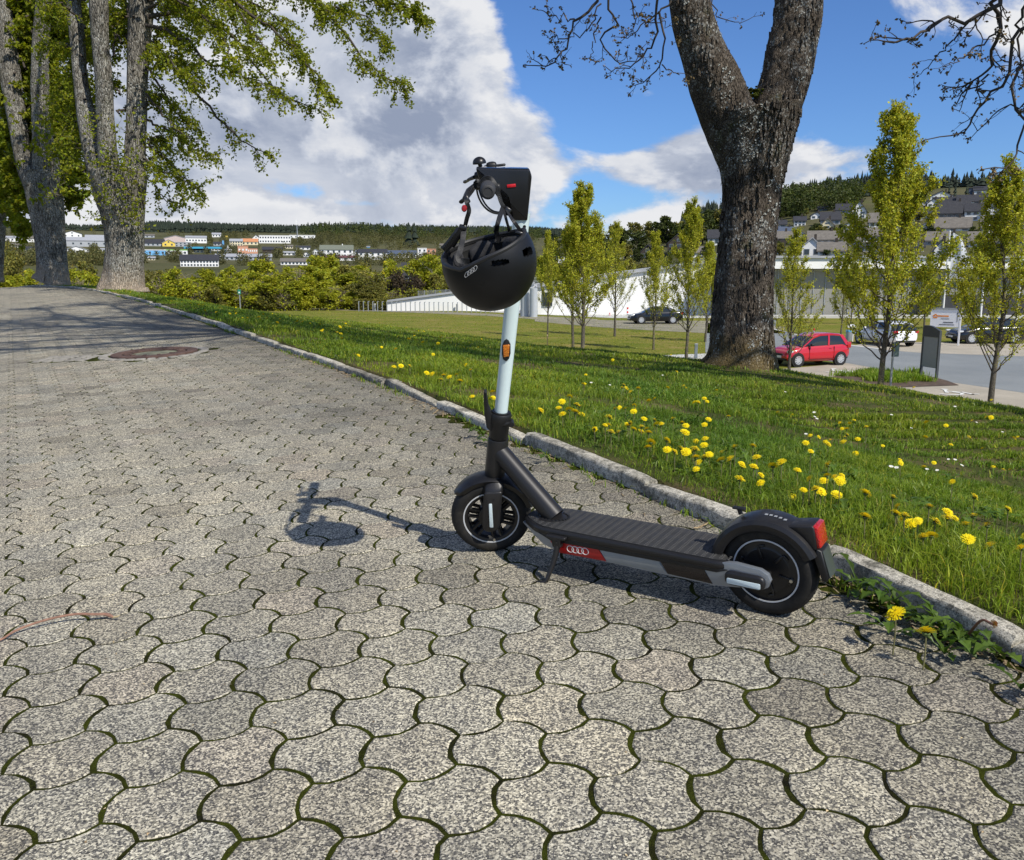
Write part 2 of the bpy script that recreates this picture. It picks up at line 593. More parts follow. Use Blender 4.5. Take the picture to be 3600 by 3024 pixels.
def build_ground():
 na, nr = 300, 560
 az = np.radians(np.linspace(-62, 62, na))
 r = np.geomspace(0.6, 9000, nr)
 A, Rr = np.meshgrid(az, r, indexing='ij')
 X, Y = np.sin(A) * Rr, np.cos(A) * Rr
 Z = ground(X.ravel(), Y.ravel())
 V = np.stack([X.ravel(), Y.ravel(), Z], 1)
 i = np.arange(na - 1)[:, None] * nr
 j = np.arange(nr - 1)[None, :]
 F = np.stack([i + j, i + j + 1, i + nr + j + 1, i + nr + j], -1).reshape(-1, 4)[:, ::-1]
 az2 = np.radians(np.linspace(62, 298, 60))
 r2 = np.r_[np.geomspace(0.6, 60, 40), 90, 300, 2000, 9000]
 A2, R2 = np.meshgrid(az2, r2, indexing='ij')
 X2, Y2 = np.sin(A2) * R2, np.cos(A2) * R2
 Z2 = ground(X2.ravel(), Y2.ravel())
 V2 = np.stack([X2.ravel(), Y2.ravel(), Z2], 1)
 n2 = len(r2)
 i2 = np.arange(59)[:, None] * n2
 j2 = np.arange(n2 - 1)[None, :]
 F2 = np.stack([i2 + j2, i2 + j2 + 1, i2 + n2 + j2 + 1, i2 + n2 + j2], -1).reshape(-1, 4)[:, ::-1] + len(V)
 me = np_mesh('ground', np.r_[V, V2], [np.r_[F, F2]], lawn_mat(), smooth=True)
 put(bpy.data.objects.new('ground', me), kind='structure')
def build_verge():
 a = KS[KS > KS[np.argmin(np.abs(KL[:, 1] + 1.0))]]
 ss = np.arange(a[0], KS[-1] - 3, 0.05)
 off = np.r_[0.060, 0.064, 0.10, 0.13, 0.17, 0.22, 0.28, 0.35, 0.45, 0.6]
 P = np.stack([np.interp(ss, KS, KL[:, 0]), np.interp(ss, KS, KL[:, 1])], 1)
 N = np.stack([np.interp(ss, KS, KN[:, 0]), np.interp(ss, KS, KN[:, 1])], 1)
 X = P[:, None, 0] + N[:, None, 0] * off
 Y = P[:, None, 1] + N[:, None, 1] * off
 base = zplane(P[:, 0], P[:, 1])[:, None] + 0.055
 Z = base - 0.03 * off + 0.006 * vnoise(X * 9, Y * 9, 4) - 0.006
 Z[:, 0] -= 0.08
 Z[:, -1] -= 0.03
 n = len(off)
 V = np.stack([X.ravel(), Y.ravel(), Z.ravel()], 1)
 i = np.arange(len(ss) - 1)[:, None] * n
 j = np.arange(n - 1)[None]
 F = np.stack([i + j, i + j + 1, i + n + j + 1, i + n + j], -1).reshape(-1, 4)
 me = np_mesh('grass_verge', V, [F], lawn_mat(), smooth=True)
 put(bpy.data.objects.new('grass_verge', me), kind='structure')
build_ground()
build_verge()
def sheet(name, pix, m, z=ZP + 0.006, kind='structure', label=None, cat=None, sub=1):
 P = np.array([onz(px, py, z) for px, py in pix])
 g = G()
 g.add(P, [[list(range(len(P)))]])
 a = np.cross(P[1] - P[0], P[2] - P[1])
 ar = sum(P[i][0] * P[(i + 1) % len(P)][1] - P[(i + 1) % len(P)][0] * P[i][1] for i in range(len(P)))
 if ar < 0:
  g.F = {len(P): [np.array([list(range(len(P)))[::-1]])]}
 return g.obj(name, m, kind=kind, label=label, cat=cat)

# ------------------------------------------------------------------ the paving: wave-edged interlocking stones
def paver_mat():
 m = Mat('paving_stone', (0.3, 0.29, 0.27), 0.88, spec=0.25)
 ob = m.P('Position')
 grains = m.n('ShaderNodeSeparateColor')
 m.l(m.vor(285, ob), grains.inputs[0])
 g2 = m.n('ShaderNodeSeparateColor')
 m.l(m.vor(480, ob), g2.inputs[0])
 sp = m.ramp(grains.outputs[0], [(0.0, (0.016, 0.016, 0.018)), (0.26, (0.075, 0.072, 0.066)), (0.48, (0.27, 0.26, 0.215)), (0.72, (0.60, 0.565, 0.46)), (1.0, (1.0, 0.96, 0.80))])
 sp2 = m.ramp(g2.outputs[1], [(0.0, 0.12), (0.5, 0.34), (1.0, 0.72)])
 c = m.mix(0.22, sp, sp2)
 c = m.mix(1.0, c, m.ramp(m.noise(7, 5, 0.6), [(0.3, (0.84, 0.84, 0.86)), (0.7, (1.12, 1.10, 1.06))]), 'MULTIPLY')
 c = m.mix(1.0, c, m.ramp(m.noise(0.9, 6, 0.62), [(0.3, (0.72, 0.72, 0.73)), (0.52, (1.0, 0.99, 0.97)), (0.75, (1.15, 1.12, 1.06))]), 'MULTIPLY')
 lich = m.ramp(m.noise(19, 6, 0.7, dist=0.6), [(0.70, 0.0), (0.78, 0.6)])
 c = m.mix(lich, c, (0.33, 0.30, 0.19))
 c = m.mix(1.0, c, (0.81, 0.79, 0.735), 'MULTIPLY')
 oi = m.n('ShaderNodeObjectInfo')
 c = m.mix(1.0, c, oi.outputs['Color'], 'MULTIPLY')
 c = m.mix(1.0, c, m.tone(), 'MULTIPLY')
 m.col(c)
 h = m.math('ADD', m.math('MULTIPLY', grains.outputs[1], 0.5), m.noise(260, 3, 0.7))
 m.bump(h, 0.55, 0.0022)
 return m.m
def moss_mat():
 m = Mat('joint_moss', (0.05, 0.07, 0.01), 1.0, spec=0.05)
 n = m.noise(9, 7, 0.7)
 fine = m.noise(150, 4, 0.7)
 c = m.ramp(n, [(0.34, (0.020, 0.018, 0.011)), (0.46, (0.036, 0.040, 0.008)), (0.60, (0.064, 0.078, 0.009)), (0.72, (0.045, 0.036, 0.018))])
 c = m.mix(0.6, c, m.ramp(fine, [(0.3, 0.45), (0.7, 1.3)]), 'MULTIPLY')
 m.col(c)
 m.bump(m.noise(130, 5, 0.75), 1.0, 0.012)
 return m.m
M_PAVER, M_MOSS = paver_mat(), moss_mat()
LA = np.array([0.17703, -0.0042])          # lattice of the stones on the path plane
LB = np.array([0.0857, -0.1525])
LO = np.array([-0.2150, 1.7320])
THETA = math.atan2(LA[1], LA[0]) + 0.008
def stone_outline(seg, gap=(0.0054, 0.0043, 0.0036)):
 e = 0.1019
 ang = lambda d: np.array([math.cos(R(d)), math.sin(R(d))])
 vT, v2, v3 = np.array([0, -e]), e * ang(-30), e * ang(30)
 T = np.array([0.0, 0.0])
 B = T + vT
 T1 = B + v2
 B1 = T1 + v3
 T2 = B1 - vT
 B2 = T2 - v2
 bul = {'t': (0.0145, np.array([-1.0, 0.0])), '2': (0.0158, np.array([0.5, 0.866])), '3': (0.0162, np.array([0.5, -0.866]))}
 segs = [(T, B, 't'), (B, T1, '2'), (T1, B1, '3'), (B1, T2, 't'), (T2, B2, '2'), (B2, T, '3')]
 c = (T + B + T1 + B1 + T2 + B2) / 6
 P, K = [], []
 for a, b, k in segs:
  h, n = bul[k]
  for t in np.linspace(0, 1, seg, endpoint=False):
   P.append(a + (b - a) * t + n * h * (1 - (2 * t - 1) ** 2))
   K.append(gap['t23'.index(k)])
 P = np.array(P) - c
 K = np.array(K)
 K = (K + np.roll(K, 1)) / 2
 nx = np.roll(P, -1, 0) - np.roll(P, 1, 0)
 nx /= np.linalg.norm(nx, axis=1)[:, None]
 nrm = np.stack([nx[:, 1], -nx[:, 0]], 1)       # outward for a counter-clockwise walk
 ar = np.sum(P[:, 0] * np.roll(P[:, 1], -1) - np.roll(P[:, 0], -1) * P[:, 1])
 if ar < 0:
  nrm = -nrm
 Rm = np.stack([LA, LB], 1) @ np.linalg.inv(np.stack([v2 + v3, v2 + vT], 1))
 return P @ Rm.T, nrm @ Rm.T, K, c @ Rm.T, ar > 0
def stone_rings(seg, rg, jitter=0.0012, bevel=0.0028, h=0.014):
 P, N, K, c, ccw = stone_outline(seg)
 k = K * (1 + 0.25 * rg.standard_normal(len(K)) * (seg > 2)) + rg.normal(0, jitter * 0.35, len(K))
 base = P - N * k[:, None]
 top = P - N * (k + bevel * (1 + 0.25 * rg.standard_normal(len(K))))[:, None]
 n = len(P)
 z = lambda v: np.full((n, 1), v)
 rings = np.r_[np.c_[base, z(-h)], np.c_[base, z(-bevel * 0.75)], np.c_[top, z(0.0)]]
 q = np.array([[a * n + j, a * n + (j + 1) % n, (a + 1) * n + (j + 1) % n, (a + 1) * n + j] for a in range(2) for j in range(n)])
 cap = np.array([[2 * n + j for j in range(n)]])
 if not ccw:
  q, cap = q[:, ::-1], cap[:, ::-1]
 return rings, q, cap, c
def build_paving():
 _, _, _, c0, _ = stone_outline(2)
 I, J = np.meshgrid(np.arange(-330, 60), np.arange(-215, 14), indexing='ij')
 I, J = I.ravel(), J.ravel()
 cen = LO + I[:, None] * LA + J[:, None] * LB + c0
 W = from_plane(np.c_[cen, np.zeros(len(cen))])
 keep = (W[:, 1] > 0.55) & (W[:, 1] < 34) & (np.abs(W[:, 0]) < 0.66 * W[:, 1] + 1.0)
 I, J, cen, W = I[keep], J[keep], cen[keep], W[keep]
 s, _ = kerb_dist(W[:, 0], W[:, 1])
 mh = np.hypot((W[:, 0] - MH[0]), (W[:, 1] - MH[1]))
 keep = (s < -0.015) & (mh > 0.53) & ~((np.abs(W[:, 0] - MH[0] + 0.62) < 0.42) & (np.abs(W[:, 1] - MH[1] + 0.18) < 0.25))
 I, J, cen, W, s = I[keep], J[keep], cen[keep], W[keep], s[keep]
 d = np.hypot(W[:, 0], W[:, 1])
 order = np.argsort(d)
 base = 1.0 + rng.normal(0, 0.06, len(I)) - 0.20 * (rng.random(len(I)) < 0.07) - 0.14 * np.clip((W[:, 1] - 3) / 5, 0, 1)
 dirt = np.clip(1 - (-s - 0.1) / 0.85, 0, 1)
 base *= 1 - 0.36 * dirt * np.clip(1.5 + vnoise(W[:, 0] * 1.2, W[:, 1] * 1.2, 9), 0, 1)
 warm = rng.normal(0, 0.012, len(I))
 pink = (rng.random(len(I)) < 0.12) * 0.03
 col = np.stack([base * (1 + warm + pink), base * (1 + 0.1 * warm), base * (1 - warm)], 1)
 root = empty('path_paving', kind='structure')
 variants = []
 rg = np.random.default_rng(3)
 for v in range(10):
  rings, q, cap, _ = stone_rings(4, rg)
  variants.append(np_mesh('paving_stone', rings, [q, cap], M_PAVER, tone=np.ones(len(rings))))
 vis = [i for i in order if abs(W[i, 0]) < 0.60 * W[i, 1] + 0.25 and W[i, 1] > 0.95]
 near = vis[:300]
 nearset = set(near)
 for i in near:
  o = bpy.data.objects.new('paving_stone', variants[rg.integers(10)])
  tilt = np.clip(rg.normal(0, 0.004, 2), -0.007, 0.007)
  Mx = Matrix([list(r) for r in GM]).to_4x4()
  loc = W[i] + np.array([0, 0, float(np.clip(rg.normal(0.0004, 0.0006), -0.0005, 0.0025))])
  o.matrix_world = Matrix.Translation(loc) @ Mx @ Matrix.Rotation(tilt[0], 4, 'X') @ Matrix.Rotation(tilt[1], 4, 'Y')
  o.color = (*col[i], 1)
  put(o, parent=root)
 rest = np.array([i for i in range(len(I)) if i not in nearset])
 for seg, mask in ((3, d[rest] < 7.0), (2, d[rest] >= 7.0)):
  idx = rest[mask]
  rings, q, cap, _ = stone_rings(seg, rg, bevel=0.003 if seg == 3 else 0.004)
  n = len(rings)
  V = rings[None] + np.c_[cen[idx], np.clip(rg.normal(0.0004, 0.0007, len(idx)), -0.0006, 0.003)][:, None, :]
  tx, ty = np.clip(rg.normal(0, 0.004, (2, len(idx))), -0.008, 0.008)
  V[..., 2] += rings[None, :, 0] * tx[:, None] + rings[None, :, 1] * ty[:, None]
  V = from_plane(V.reshape(-1, 3))
  V[:, 2] += bend(V[:, 1])
  off = (np.arange(len(idx)) * n)[:, None, None]
  F4 = (q[None] + off).reshape(-1, 4)
  Fc = (cap[None] + off).reshape(-1, cap.shape[1])
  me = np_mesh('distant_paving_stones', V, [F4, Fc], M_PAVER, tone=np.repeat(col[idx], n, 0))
  put(bpy.data.objects.new('distant_paving_stones', me), parent=root, kind='stuff')
 xs, ys = np.linspace(-24, 4, 150), np.r_[np.linspace(-4, 6, 60), np.linspace(6.2, 36, 90)]
 X, Y = np.meshgrid(xs, ys, indexing='ij')
 Z = zplane(X, Y) - 0.0021 + 0.0004 * vnoise(X * 9, Y * 9, 3)
 V = np.stack([X.ravel(), Y.ravel(), Z.ravel()], 1)
 n = len(ys)
 i = np.arange(len(xs) - 1)[:, None] * n
 j = np.arange(n - 1)[None]
 F = np.stack([i + j, i + n + j, i + n + j + 1, i + j + 1], -1).reshape(-1, 4)
 cx, cy = V[F].mean(1)[:, 0], V[F].mean(1)[:, 1]
 ks, _ = kerb_dist(cx, cy)
 me = np_mesh('moss_bed', V, [F[ks < 0.12]], M_MOSS, smooth=True)
 put(bpy.data.objects.new('moss_bed', me), parent=root)
 g = G()
 P, N, K, c, _ = stone_outline(8)
 sel = [i for i in near]
 for i in sel:
  for e0, amt in ((0, 1.0), (8, 0.55), (16, 0.35)):
   if rg.random() > amt:
    continue
   for k in range(int(5 * amt) + 2):
    t = rg.integers(0, 8)
    p = P[(e0 + t) % len(P)] + cen[i]
    r = rg.uniform(0.002, 0.0045)
    hh = rg.uniform(0.001, 0.003)
    a = rg.uniform(0, 6.28) + np.arange(5) * 1.2566
    ring = np.stack([p[0] + r * np.cos(a), p[1] + r * np.sin(a), np.full(5, -0.006)], 1)
    V = np.r_[ring, [[p[0], p[1], hh - 0.003]]]
    g.add(from_plane(V), [[[j, (j + 1) % 5, 5] for j in range(5)]])
 g.obj('moss_pads', M_MOSS, parent=root, kind='stuff')
MH = onz(545, 1246, 0.205)
MH[2] = 0
build_paving()

# ------------------------------------------------------------------ kerb
def kerb_mat():
 m = Mat('kerb_concrete', (0.4, 0.38, 0.34), 0.9, spec=0.2)
 g = m.n('ShaderNodeSeparateColor')
 m.l(m.vor(320), g.inputs[0])
 c = m.ramp(m.noise(6, 8, 0.7), [(0.28, (0.21, 0.195, 0.16)), (0.42, (0.42, 0.39, 0.32)), (0.58, (0.62, 0.58, 0.48)), (0.75, (0.74, 0.70, 0.60))])
 c = m.mix(1.0, c, m.ramp(g.outputs[0], [(0, 0.35), (0.3, 0.8), (0.7, 1.0), (1, 1.2)]), 'MULTIPLY')
 c = m.mix(m.ramp(m.noise(5.1, 8, 0.78), [(0.50, 0.0), (0.60, 0.8)]), c, (0.10, 0.095, 0.075))
 c = m.mix(m.ramp(m.noise(38, 6, 0.8), [(0.52, 0.0), (0.60, 0.75)]), c, (0.07, 0.068, 0.055))
 c = m.mix(m.ramp(m.noise(2.7, 7, 0.7, dist=1.0), [(0.62, 0.0), (0.70, 0.6)]), c, (0.07, 0.08, 0.02))
 c = m.mix(1.0, c, m.tone(), 'MULTIPLY')
 m.col(c)
 m.bump(m.math('ADD', m.noise(120, 6, 0.75), m.noise(14, 4, 0.6)), 0.9, 0.004)
 return m.m
M_KERB = kerb_mat()
def build_kerb():
 root = empty('kerb', kind='structure')
 def s_of(x, y):
  return KS[np.argmin(np.hypot(KL[:, 0] - x, KL[:, 1] - y))]
 joints = [s_of(*onz(px, py, 0.16)[:2]) for px, py in ((3420, 2240), (2890, 1985), (2235, 1728), (1870, 1570), (1582, 1450))]
 s = joints[-1]
 J = [joints[0] - 5.0, joints[0] - 4, joints[0] - 3, joints[0] - 2, joints[0] - 1] + joints
 while s < KS[-1] - 1.2:
  s += 1.0
  J.append(s)
 rg = np.random.default_rng(5)
 for a, b in zip(J[:-1], J[1:]):
  if b - a > 1.45:
   parts = [(a, (a + b) / 2), ((a + b) / 2, b)]
  else:
   parts = [(a, b)]
  for a1, b1 in parts:
   gap = 0.008 + rg.uniform(0, 0.01)
   dz, tw, dn = rg.normal(0, 0.005), rg.normal(0, 0.005), rg.normal(0, 0.006)
   low = a1 < joints[-1] + 1.3 and a1 > joints[3] - 0.02
   if low:
    dz -= 0.012
   rings = []
   n = 14
   ss = np.linspace(a1 + gap / 2, b1 - gap / 2, n)
   for k, sv in enumerate(ss):
    p, nn = kerb_at(sv)
    u = (k / (n - 1) - 0.5) * 2
    endr = 0.006 if k in (0, n - 1) else 0.0
    chip = rg.normal(0, 0.003) - (0.010 if rg.random() < 0.06 else 0)
    kh = 0.78 if sv < joints[-1] else 0.60
    prof = [(0.0, -0.10), (0.0, kh * 0.058 + chip), (0.004, kh * 0.068 + chip), (0.010, kh * 0.0725), (0.052, kh * 0.0745), (0.062, kh * 0.070), (0.066, 0.03), (0.066, -0.10)]
    ring = []
    for (w, h) in prof:
     w2 = w + dn + (rg.normal(0, 0.0012) if h > 0 else 0)
     x, y = p + nn * (w2 + tw * u)
     ring.append((x, y, zplane(*(p)) + h + dz + tw * u * 1.5 + rg.normal(0, 0.0008) - (endr if h > 0.03 else 0)))
    rings.append(ring)
   g = G()
   g.loft(np.array(rings)[:, ::-1], tone=1.0 + rg.normal(0, 0.1))
   g.obj('kerb_stone', M_KERB, smooth=True, angle=40, parent=root)
build_kerb()

# ------------------------------------------------------------------ manhole with its ring of setts
def rust_mat():
 m = Mat('rusty_iron', (0.16, 0.08, 0.055), 0.8, 0.2)
 c = m.ramp(m.noise(14, 7, 0.7), [(0.3, (0.055, 0.032, 0.025)), (0.55, (0.115, 0.066, 0.050)), (0.75, (0.17, 0.12, 0.095))])
 m.col(c).bump(m.noise(60, 5, 0.7), 0.6, 0.004)
 return m.m
def build_manhole():
 mr = rust_mat()
 conc = plain('weathered_concrete', (0.235, 0.22, 0.19), 0.9, var=0.35, scale=9, bump=0.6)
 conc_fill = plain('dirty_cover_filling', (0.15, 0.15, 0.10), 0.9, var=0.6, scale=12, bump=0.6)
 zc = float(zplane(MH[0], MH[1]))
 root = empty('manhole_cover', (MH[0], MH[1], zc), label='round rusty iron manhole cover set in the stone paving', cat='manhole cover')
 root.matrix_world = Matrix.Translation((MH[0], MH[1], zc)) @ Matrix([list(r) for r in GM]).to_4x4()
 g = G().lathe([(0.30, -0.02), (0.30, 0.010), (0.315, 0.018), (0.375, 0.020), (0.400, 0.014), (0.405, -0.02)], 'z', (0, 0, 0), 56)
 g.obj('frame', mr, smooth=True, angle=30, parent=root)
 g = G().lathe([(0.0, 0.002), (0.215, 0.002)], 'z', (0, 0, 0), 40)
 g.obj('filling', conc_fill, parent=root)
 g = G().lathe([(0.215, -0.01), (0.215, 0.012), (0.285, 0.014), (0.288, -0.01)], 'z', (0, 0, 0), 48)
 for k in range(12):
  a = k * math.pi / 6
  g.box((0, 0, 0), (0.03, 0.02, 0.006)) if False else None
  c, s = math.cos(a), math.sin(a)
  Mx = np.array([[c, -s, 0], [s, c, 0], [0, 0, 1]])
  g.box((0.25, 0, 0.016), (0.05, 0.025, 0.006), M=Mx)
 g.obj('lid', mr, parent=root)
 setts = empty('sett_ring', kind='structure')
 setts.matrix_world = root.matrix_world.copy()
 rg = np.random.default_rng(11)
 pos = []
 n = 30
 for k in range(n):
  a = 2 * math.pi * k / n
  pos.append((0.465 * math.cos(a), 0.465 * math.sin(a), a, 0.095))
 for r in range(4):
  for c in range(5):
   x, y = -0.98 + c * 0.105, -0.34 + r * 0.105
   if math.hypot(x, y) > 0.54:
    pos.append((x, y, 0.0, 0.092))
 for x, y, a, w in pos:
  g = G()
  c, s = math.cos(a), math.sin(a)
  Mx = np.array([[c, -s, 0], [s, c, 0], [0, 0, 1]])
  d = rg.uniform(0.8, 1.0, 2) * w
  g.box((0, 0, -0.006), (d[0], d[1], 0.026), bev=0.012, M=Mx)
  g.obj('sett', conc, smooth=True, angle=50, loc=(x, y, rg.normal(0.003, 0.002)), parent=setts)
 G().lathe([(0.42, -0.004), (0.60, -0.004)], 'z', (0, 0, 0), 40).obj('mortar_bed', plain('dark_mortar', (0.10, 0.095, 0.08), 0.95), parent=setts)
 G().box((-0.77, -0.18, -0.012), (0.56, 0.46, 0.012)).obj('mortar_bed', M_MOSS, parent=setts)
build_manhole()

# ------------------------------------------------------------------ the electric scooter
Q = dict(x=0.65954, y=2.10701, yaw=2.517878, lean=0.067559, steer=0.641317, rake=0.212162)
def rotm(ax, t):
 ax = np.array(ax, float)
 ax /= np.linalg.norm(ax)
 K = np.array([[0, -ax[2], ax[1]], [ax[2], 0, -ax[0]], [-ax[1], ax[0], 0]])
 return np.eye(3) + math.sin(t) * K + (1 - math.cos(t)) * K @ K
cy_, sy_ = math.cos(Q['yaw']), math.sin(Q['yaw'])
BASIS = np.array([[cy_, -sy_, 0], [sy_, cy_, 0], [0, 0, 1]]) @ rotm([1, 0, 0], -Q['lean'])
SC_R = GM @ BASIS
SC_O = from_plane([Q['x'], Q['y'], 0.0])
PIV = np.array([0.9, 0, 0.127])
STEER = rotm([-math.sin(Q['rake']), 0, math.cos(Q['rake'])], Q['steer'])
TR = math.tan(Q['rake'])
def steer(V):
 return (V - PIV) @ STEER.T + PIV
def axis_at(h, dx=0.0, y=0.0):
 return np.array([0.9022 - TR * (h - 0.127) + dx, y, h])
def sc_world(v, st=False):
 v = np.asarray(v, float)
 if st:
  v = steer(v)
 return v @ SC_R.T + SC_O
def bprism(g, pts, y0, y1, b=0.003, axis='y', tone=1.0):
 pts = np.asarray(pts, float)
 ar = np.sum(pts[:, 0] * np.roll(pts[:, 1], -1) - np.roll(pts[:, 0], -1) * pts[:, 1])
 if ar < 0:
  pts = pts[::-1]
 t = np.roll(pts, -1, 0) - np.roll(pts, 1, 0)
 t /= np.linalg.norm(t, axis=1)[:, None] + 1e-9
 n = np.stack([t[:, 1], -t[:, 0]], 1)
 rings = []
 for h, k in ((y0, b), (y0 + b * 0.3, b * 0.3), (y0 + b, 0), (y1 - b, 0), (y1 - b * 0.3, b * 0.3), (y1, b)):
  p = pts - n * k
  o = np.full(len(p), h)
  if axis == 'y':
   rings.append(np.stack([p[:, 0], o, p[:, 1]], 1))
  elif axis == 'z':
   rings.append(np.stack([p[:, 0], p[:, 1], o], 1))
  else:
   rings.append(np.stack([o, p[:, 0], p[:, 1]], 1))
 g.loft(np.array(rings), tone=tone)
 return g
def rounded(pts, r, n=5):
 pts = [np.array(p, float) for p in pts]
 out = []
 k = len(pts)
 for i in range(k):
  a, b, c = pts[i - 1], pts[i], pts[(i + 1) % k]
  rr = r[i] if isinstance(r, (list, tuple)) else r
  u, v = (a - b), (c - b)
  lu, lv = np.linalg.norm(u), np.linalg.norm(v)
  rr = min(rr, lu * 0.49, lv * 0.49)
  p, q = b + u / lu * rr, b + v / lv * rr
  for t in np.linspace(0, 1, n):
   out.append((1 - t) ** 2 * p + 2 * t * (1 - t) * b + t * t * q)
 return np.array(out)
def build_scooter():
 grey = Mat('scooter_graphite_paint', (0.030, 0.030, 0.034), 0.42, 0.35, coat=0.15)
 grey.col(grey.ramp(grey.noise(1400, 2, 0.5, grey.P('Object')), [(0.3, (0.011, 0.011, 0.012)), (0.7, (0.030, 0.0285, 0.029))]))
 grey.bump(grey.noise(900, 2, 0.5, grey.P('Object')), 0.12, 0.0006)
 grey = grey.m
 blk = plain('scooter_black_plastic', (0.0075, 0.0075, 0.008), 0.5, var=0.3, scale=30, coord='Object')
 satin = plain('scooter_satin_black', (0.0075, 0.0075, 0.0085), 0.36, var=0.2, scale=20, coord='Object')
 gloss = plain('display_glass', (0.006, 0.008, 0.011), 0.08, coat=0.6, var=0.0, coord='Object')
 white = plain('stem_pale_paint', (0.64, 0.76, 0.76), 0.28, var=0.02, scale=6, coat=0.35, coord='Object')
 rub = Mat('tyre_rubber', (0.017, 0.017, 0.017), 0.72, spec=0.35)
 rub.col(rub.ramp(rub.noise(35, 6, 0.7, rub.P('Object')), [(0.35, (0.007, 0.007, 0.007)), (0.7, (0.019, 0.018, 0.016))]))
 dust = rub.ramp(rub.noise(14, 7, 0.75, rub.P('Object'), 0.5), [(0.50, 0.0), (0.72, 0.55)])
 rub.col(rub.mix(dust, rub.ramp(rub.noise(35, 6, 0.7, rub.P('Object')), [(0.35, (0.007, 0.007, 0.007)), (0.7, (0.017, 0.016, 0.015))]), (0.060, 0.052, 0.040)))
 rub = rub.m
 silver = plain('anodised_silver', (0.30, 0.33, 0.37), 0.33, 0.6, var=0.08, scale=15, coord='Object')
 ringm = plain('reflective_ring', (0.55, 0.56, 0.57), 0.4, var=0.05, scale=40, coord='Object')
 refl = Mat('white_reflector', (0.62, 0.72, 0.74), 0.25, coat=0.3)
 refl.bump(refl.vor(700, refl.P('Object'), 'Distance'), 0.4, 0.001)
 refl = refl.m
 amber = Mat('amber_reflector', (0.85, 0.26, 0.01), 0.18, coat=0.8)
 amber.bump(amber.vor(420, amber.P('Object'), 'Distance'), 0.8, 0.002)
 amber.col(amber.ramp(amber.vor(420, amber.P('Object'), 'Distance'), [(0.0, (0.95, 0.42, 0.03)), (0.6, (0.55, 0.13, 0.0))]))
 amber = amber.m
 redl = Mat('red_light_lens', (0.42, 0.008, 0.006), 0.15, coat=0.8)
 redl.bump(redl.vor(260, redl.P('Object'), 'Distance'), 0.8, 0.002)
 redl = redl.m
 red = plain('red_trim', (0.42, 0.012, 0.012), 0.3, var=0.04, scale=20, coord='Object')
 stripe_g = plain('stripe_grey', (0.26, 0.27, 0.26), 0.4, var=0.06, scale=20, coord='Object')
 stripe_d = plain('stripe_dark', (0.020, 0.013, 0.011), 0.22, var=0.1, scale=20, coord='Object')
 steel = plain('bolt_steel', (0.5, 0.48, 0.42), 0.35, 0.9, var=0.1, scale=90, coord='Object')
 gripm = plain('grip_rubber', (0.034, 0.034, 0.036), 0.7, var=0.15, scale=60, coord='Object')
 textile = plain('cable_sheath', (0.012, 0.012, 0.012), 0.5, coord='Object')
 root = empty('electric_scooter', label='dark grey electric scooter with pale white stem standing on its kickstand', cat='electric scooter')
 root.matrix_world = Matrix.Translation(SC_O) @ Matrix([list(r) for r in SC_R]).to_4x4()
 def P(name, g, m, parent=root, st=False, smooth=True, angle=32, **k):
  return g.obj(name, m, smooth=smooth, angle=angle, fn=steer if st else None, parent=parent, **k)

 # ---- wheels
 Rw, rr = 0.127, 0.0862
 def tyre(cx, st, parent):
  prof = [(0.084, -0.024), (0.090, -0.029), (0.100, -0.0325), (0.110, -0.032), (0.118, -0.027), (0.1235, -0.018), (0.1265, -0.007),
    (0.127, 0.0), (0.1265, 0.007), (0.1235, 0.018), (0.118, 0.027), (0.110, 0.032), (0.100, 0.0325), (0.090, 0.029), (0.084, 0.024)]
  g = G().lathe(prof, 'y', (cx, 0, Rw), 72)
  for k in range(64):
   a = 2 * math.pi * k / 64
   for s in (-1, 1):
    b = []
    for (aa, yy, r0) in ((0, 0.006, 0.1263), (0.035, 0.017, 0.1235), (0.05, 0.026, 0.1182)):
     th = a + s * aa
     for dr in (-0.001, 0.0013):
      for dt in (0.0, 0.052):
       t2 = th + dt
       b.append((cx + (r0 + dr) * math.cos(t2), s * yy, Rw + (r0 + dr) * math.sin(t2)))
    b = np.array(b)
    f = [[1, 3, 7, 5], [5, 7, 11, 9], [0, 1, 5, 4], [4, 5, 9, 8], [3, 2, 6, 7], [7, 6, 10, 11]]
    g.add(b, [f])
  return P('tyre', g, rub, parent, st)
 g = G().lathe([(0.070, -0.016), (0.086, -0.027), (0.089, -0.024), (0.089, 0.024), (0.086, 0.027), (0.076, 0.024), (0.070, 0.016), (0.070, -0.016)], 'y', (0.9, 0, Rw), 64)
 g.lathe([(0.0, 0.026), (0.030, 0.026), (0.040, 0.020), (0.044, 0.012), (0.044, -0.012), (0.040, -0.020), (0.030, -0.026), (0.0, -0.026)], 'y', (0.9, 0, Rw), 40)
 for k in range(6):
  a = k * math.pi / 3 + 0.35
  for da in (-0.16, 0.16):
   p0 = np.array([0.9 + 0.036 * math.cos(a + da * 2), 0.012, Rw + 0.036 * math.sin(a + da * 2)])
   p1 = np.array([0.9 + 0.078 * math.cos(a + da), 0.017, Rw + 0.078 * math.sin(a + da)])
   g.tube([p0, p1], 0.0065, 6)
   p0[1] *= -1
   p1[1] *= -1
   g.tube([p0, p1], 0.0065, 6)
 fw = P('front_wheel', g, satin, st=True)
 tyre(0.9, True, fw)
 g = G().lathe([(0.0845, 0.0275), (0.0848, 0.0285), (0.0886, 0.0285), (0.0888, 0.0270)], 'y', (0.9, 0, Rw), 80)
 P('reflective_ring', g, ringm, fw, st=True)
 g = G().cyl((0.9, 0.02, Rw - 0.079), (0.9, 0.030, Rw - 0.079), 0.004, n=10)
 P('valve', g, steel, fw, st=True)
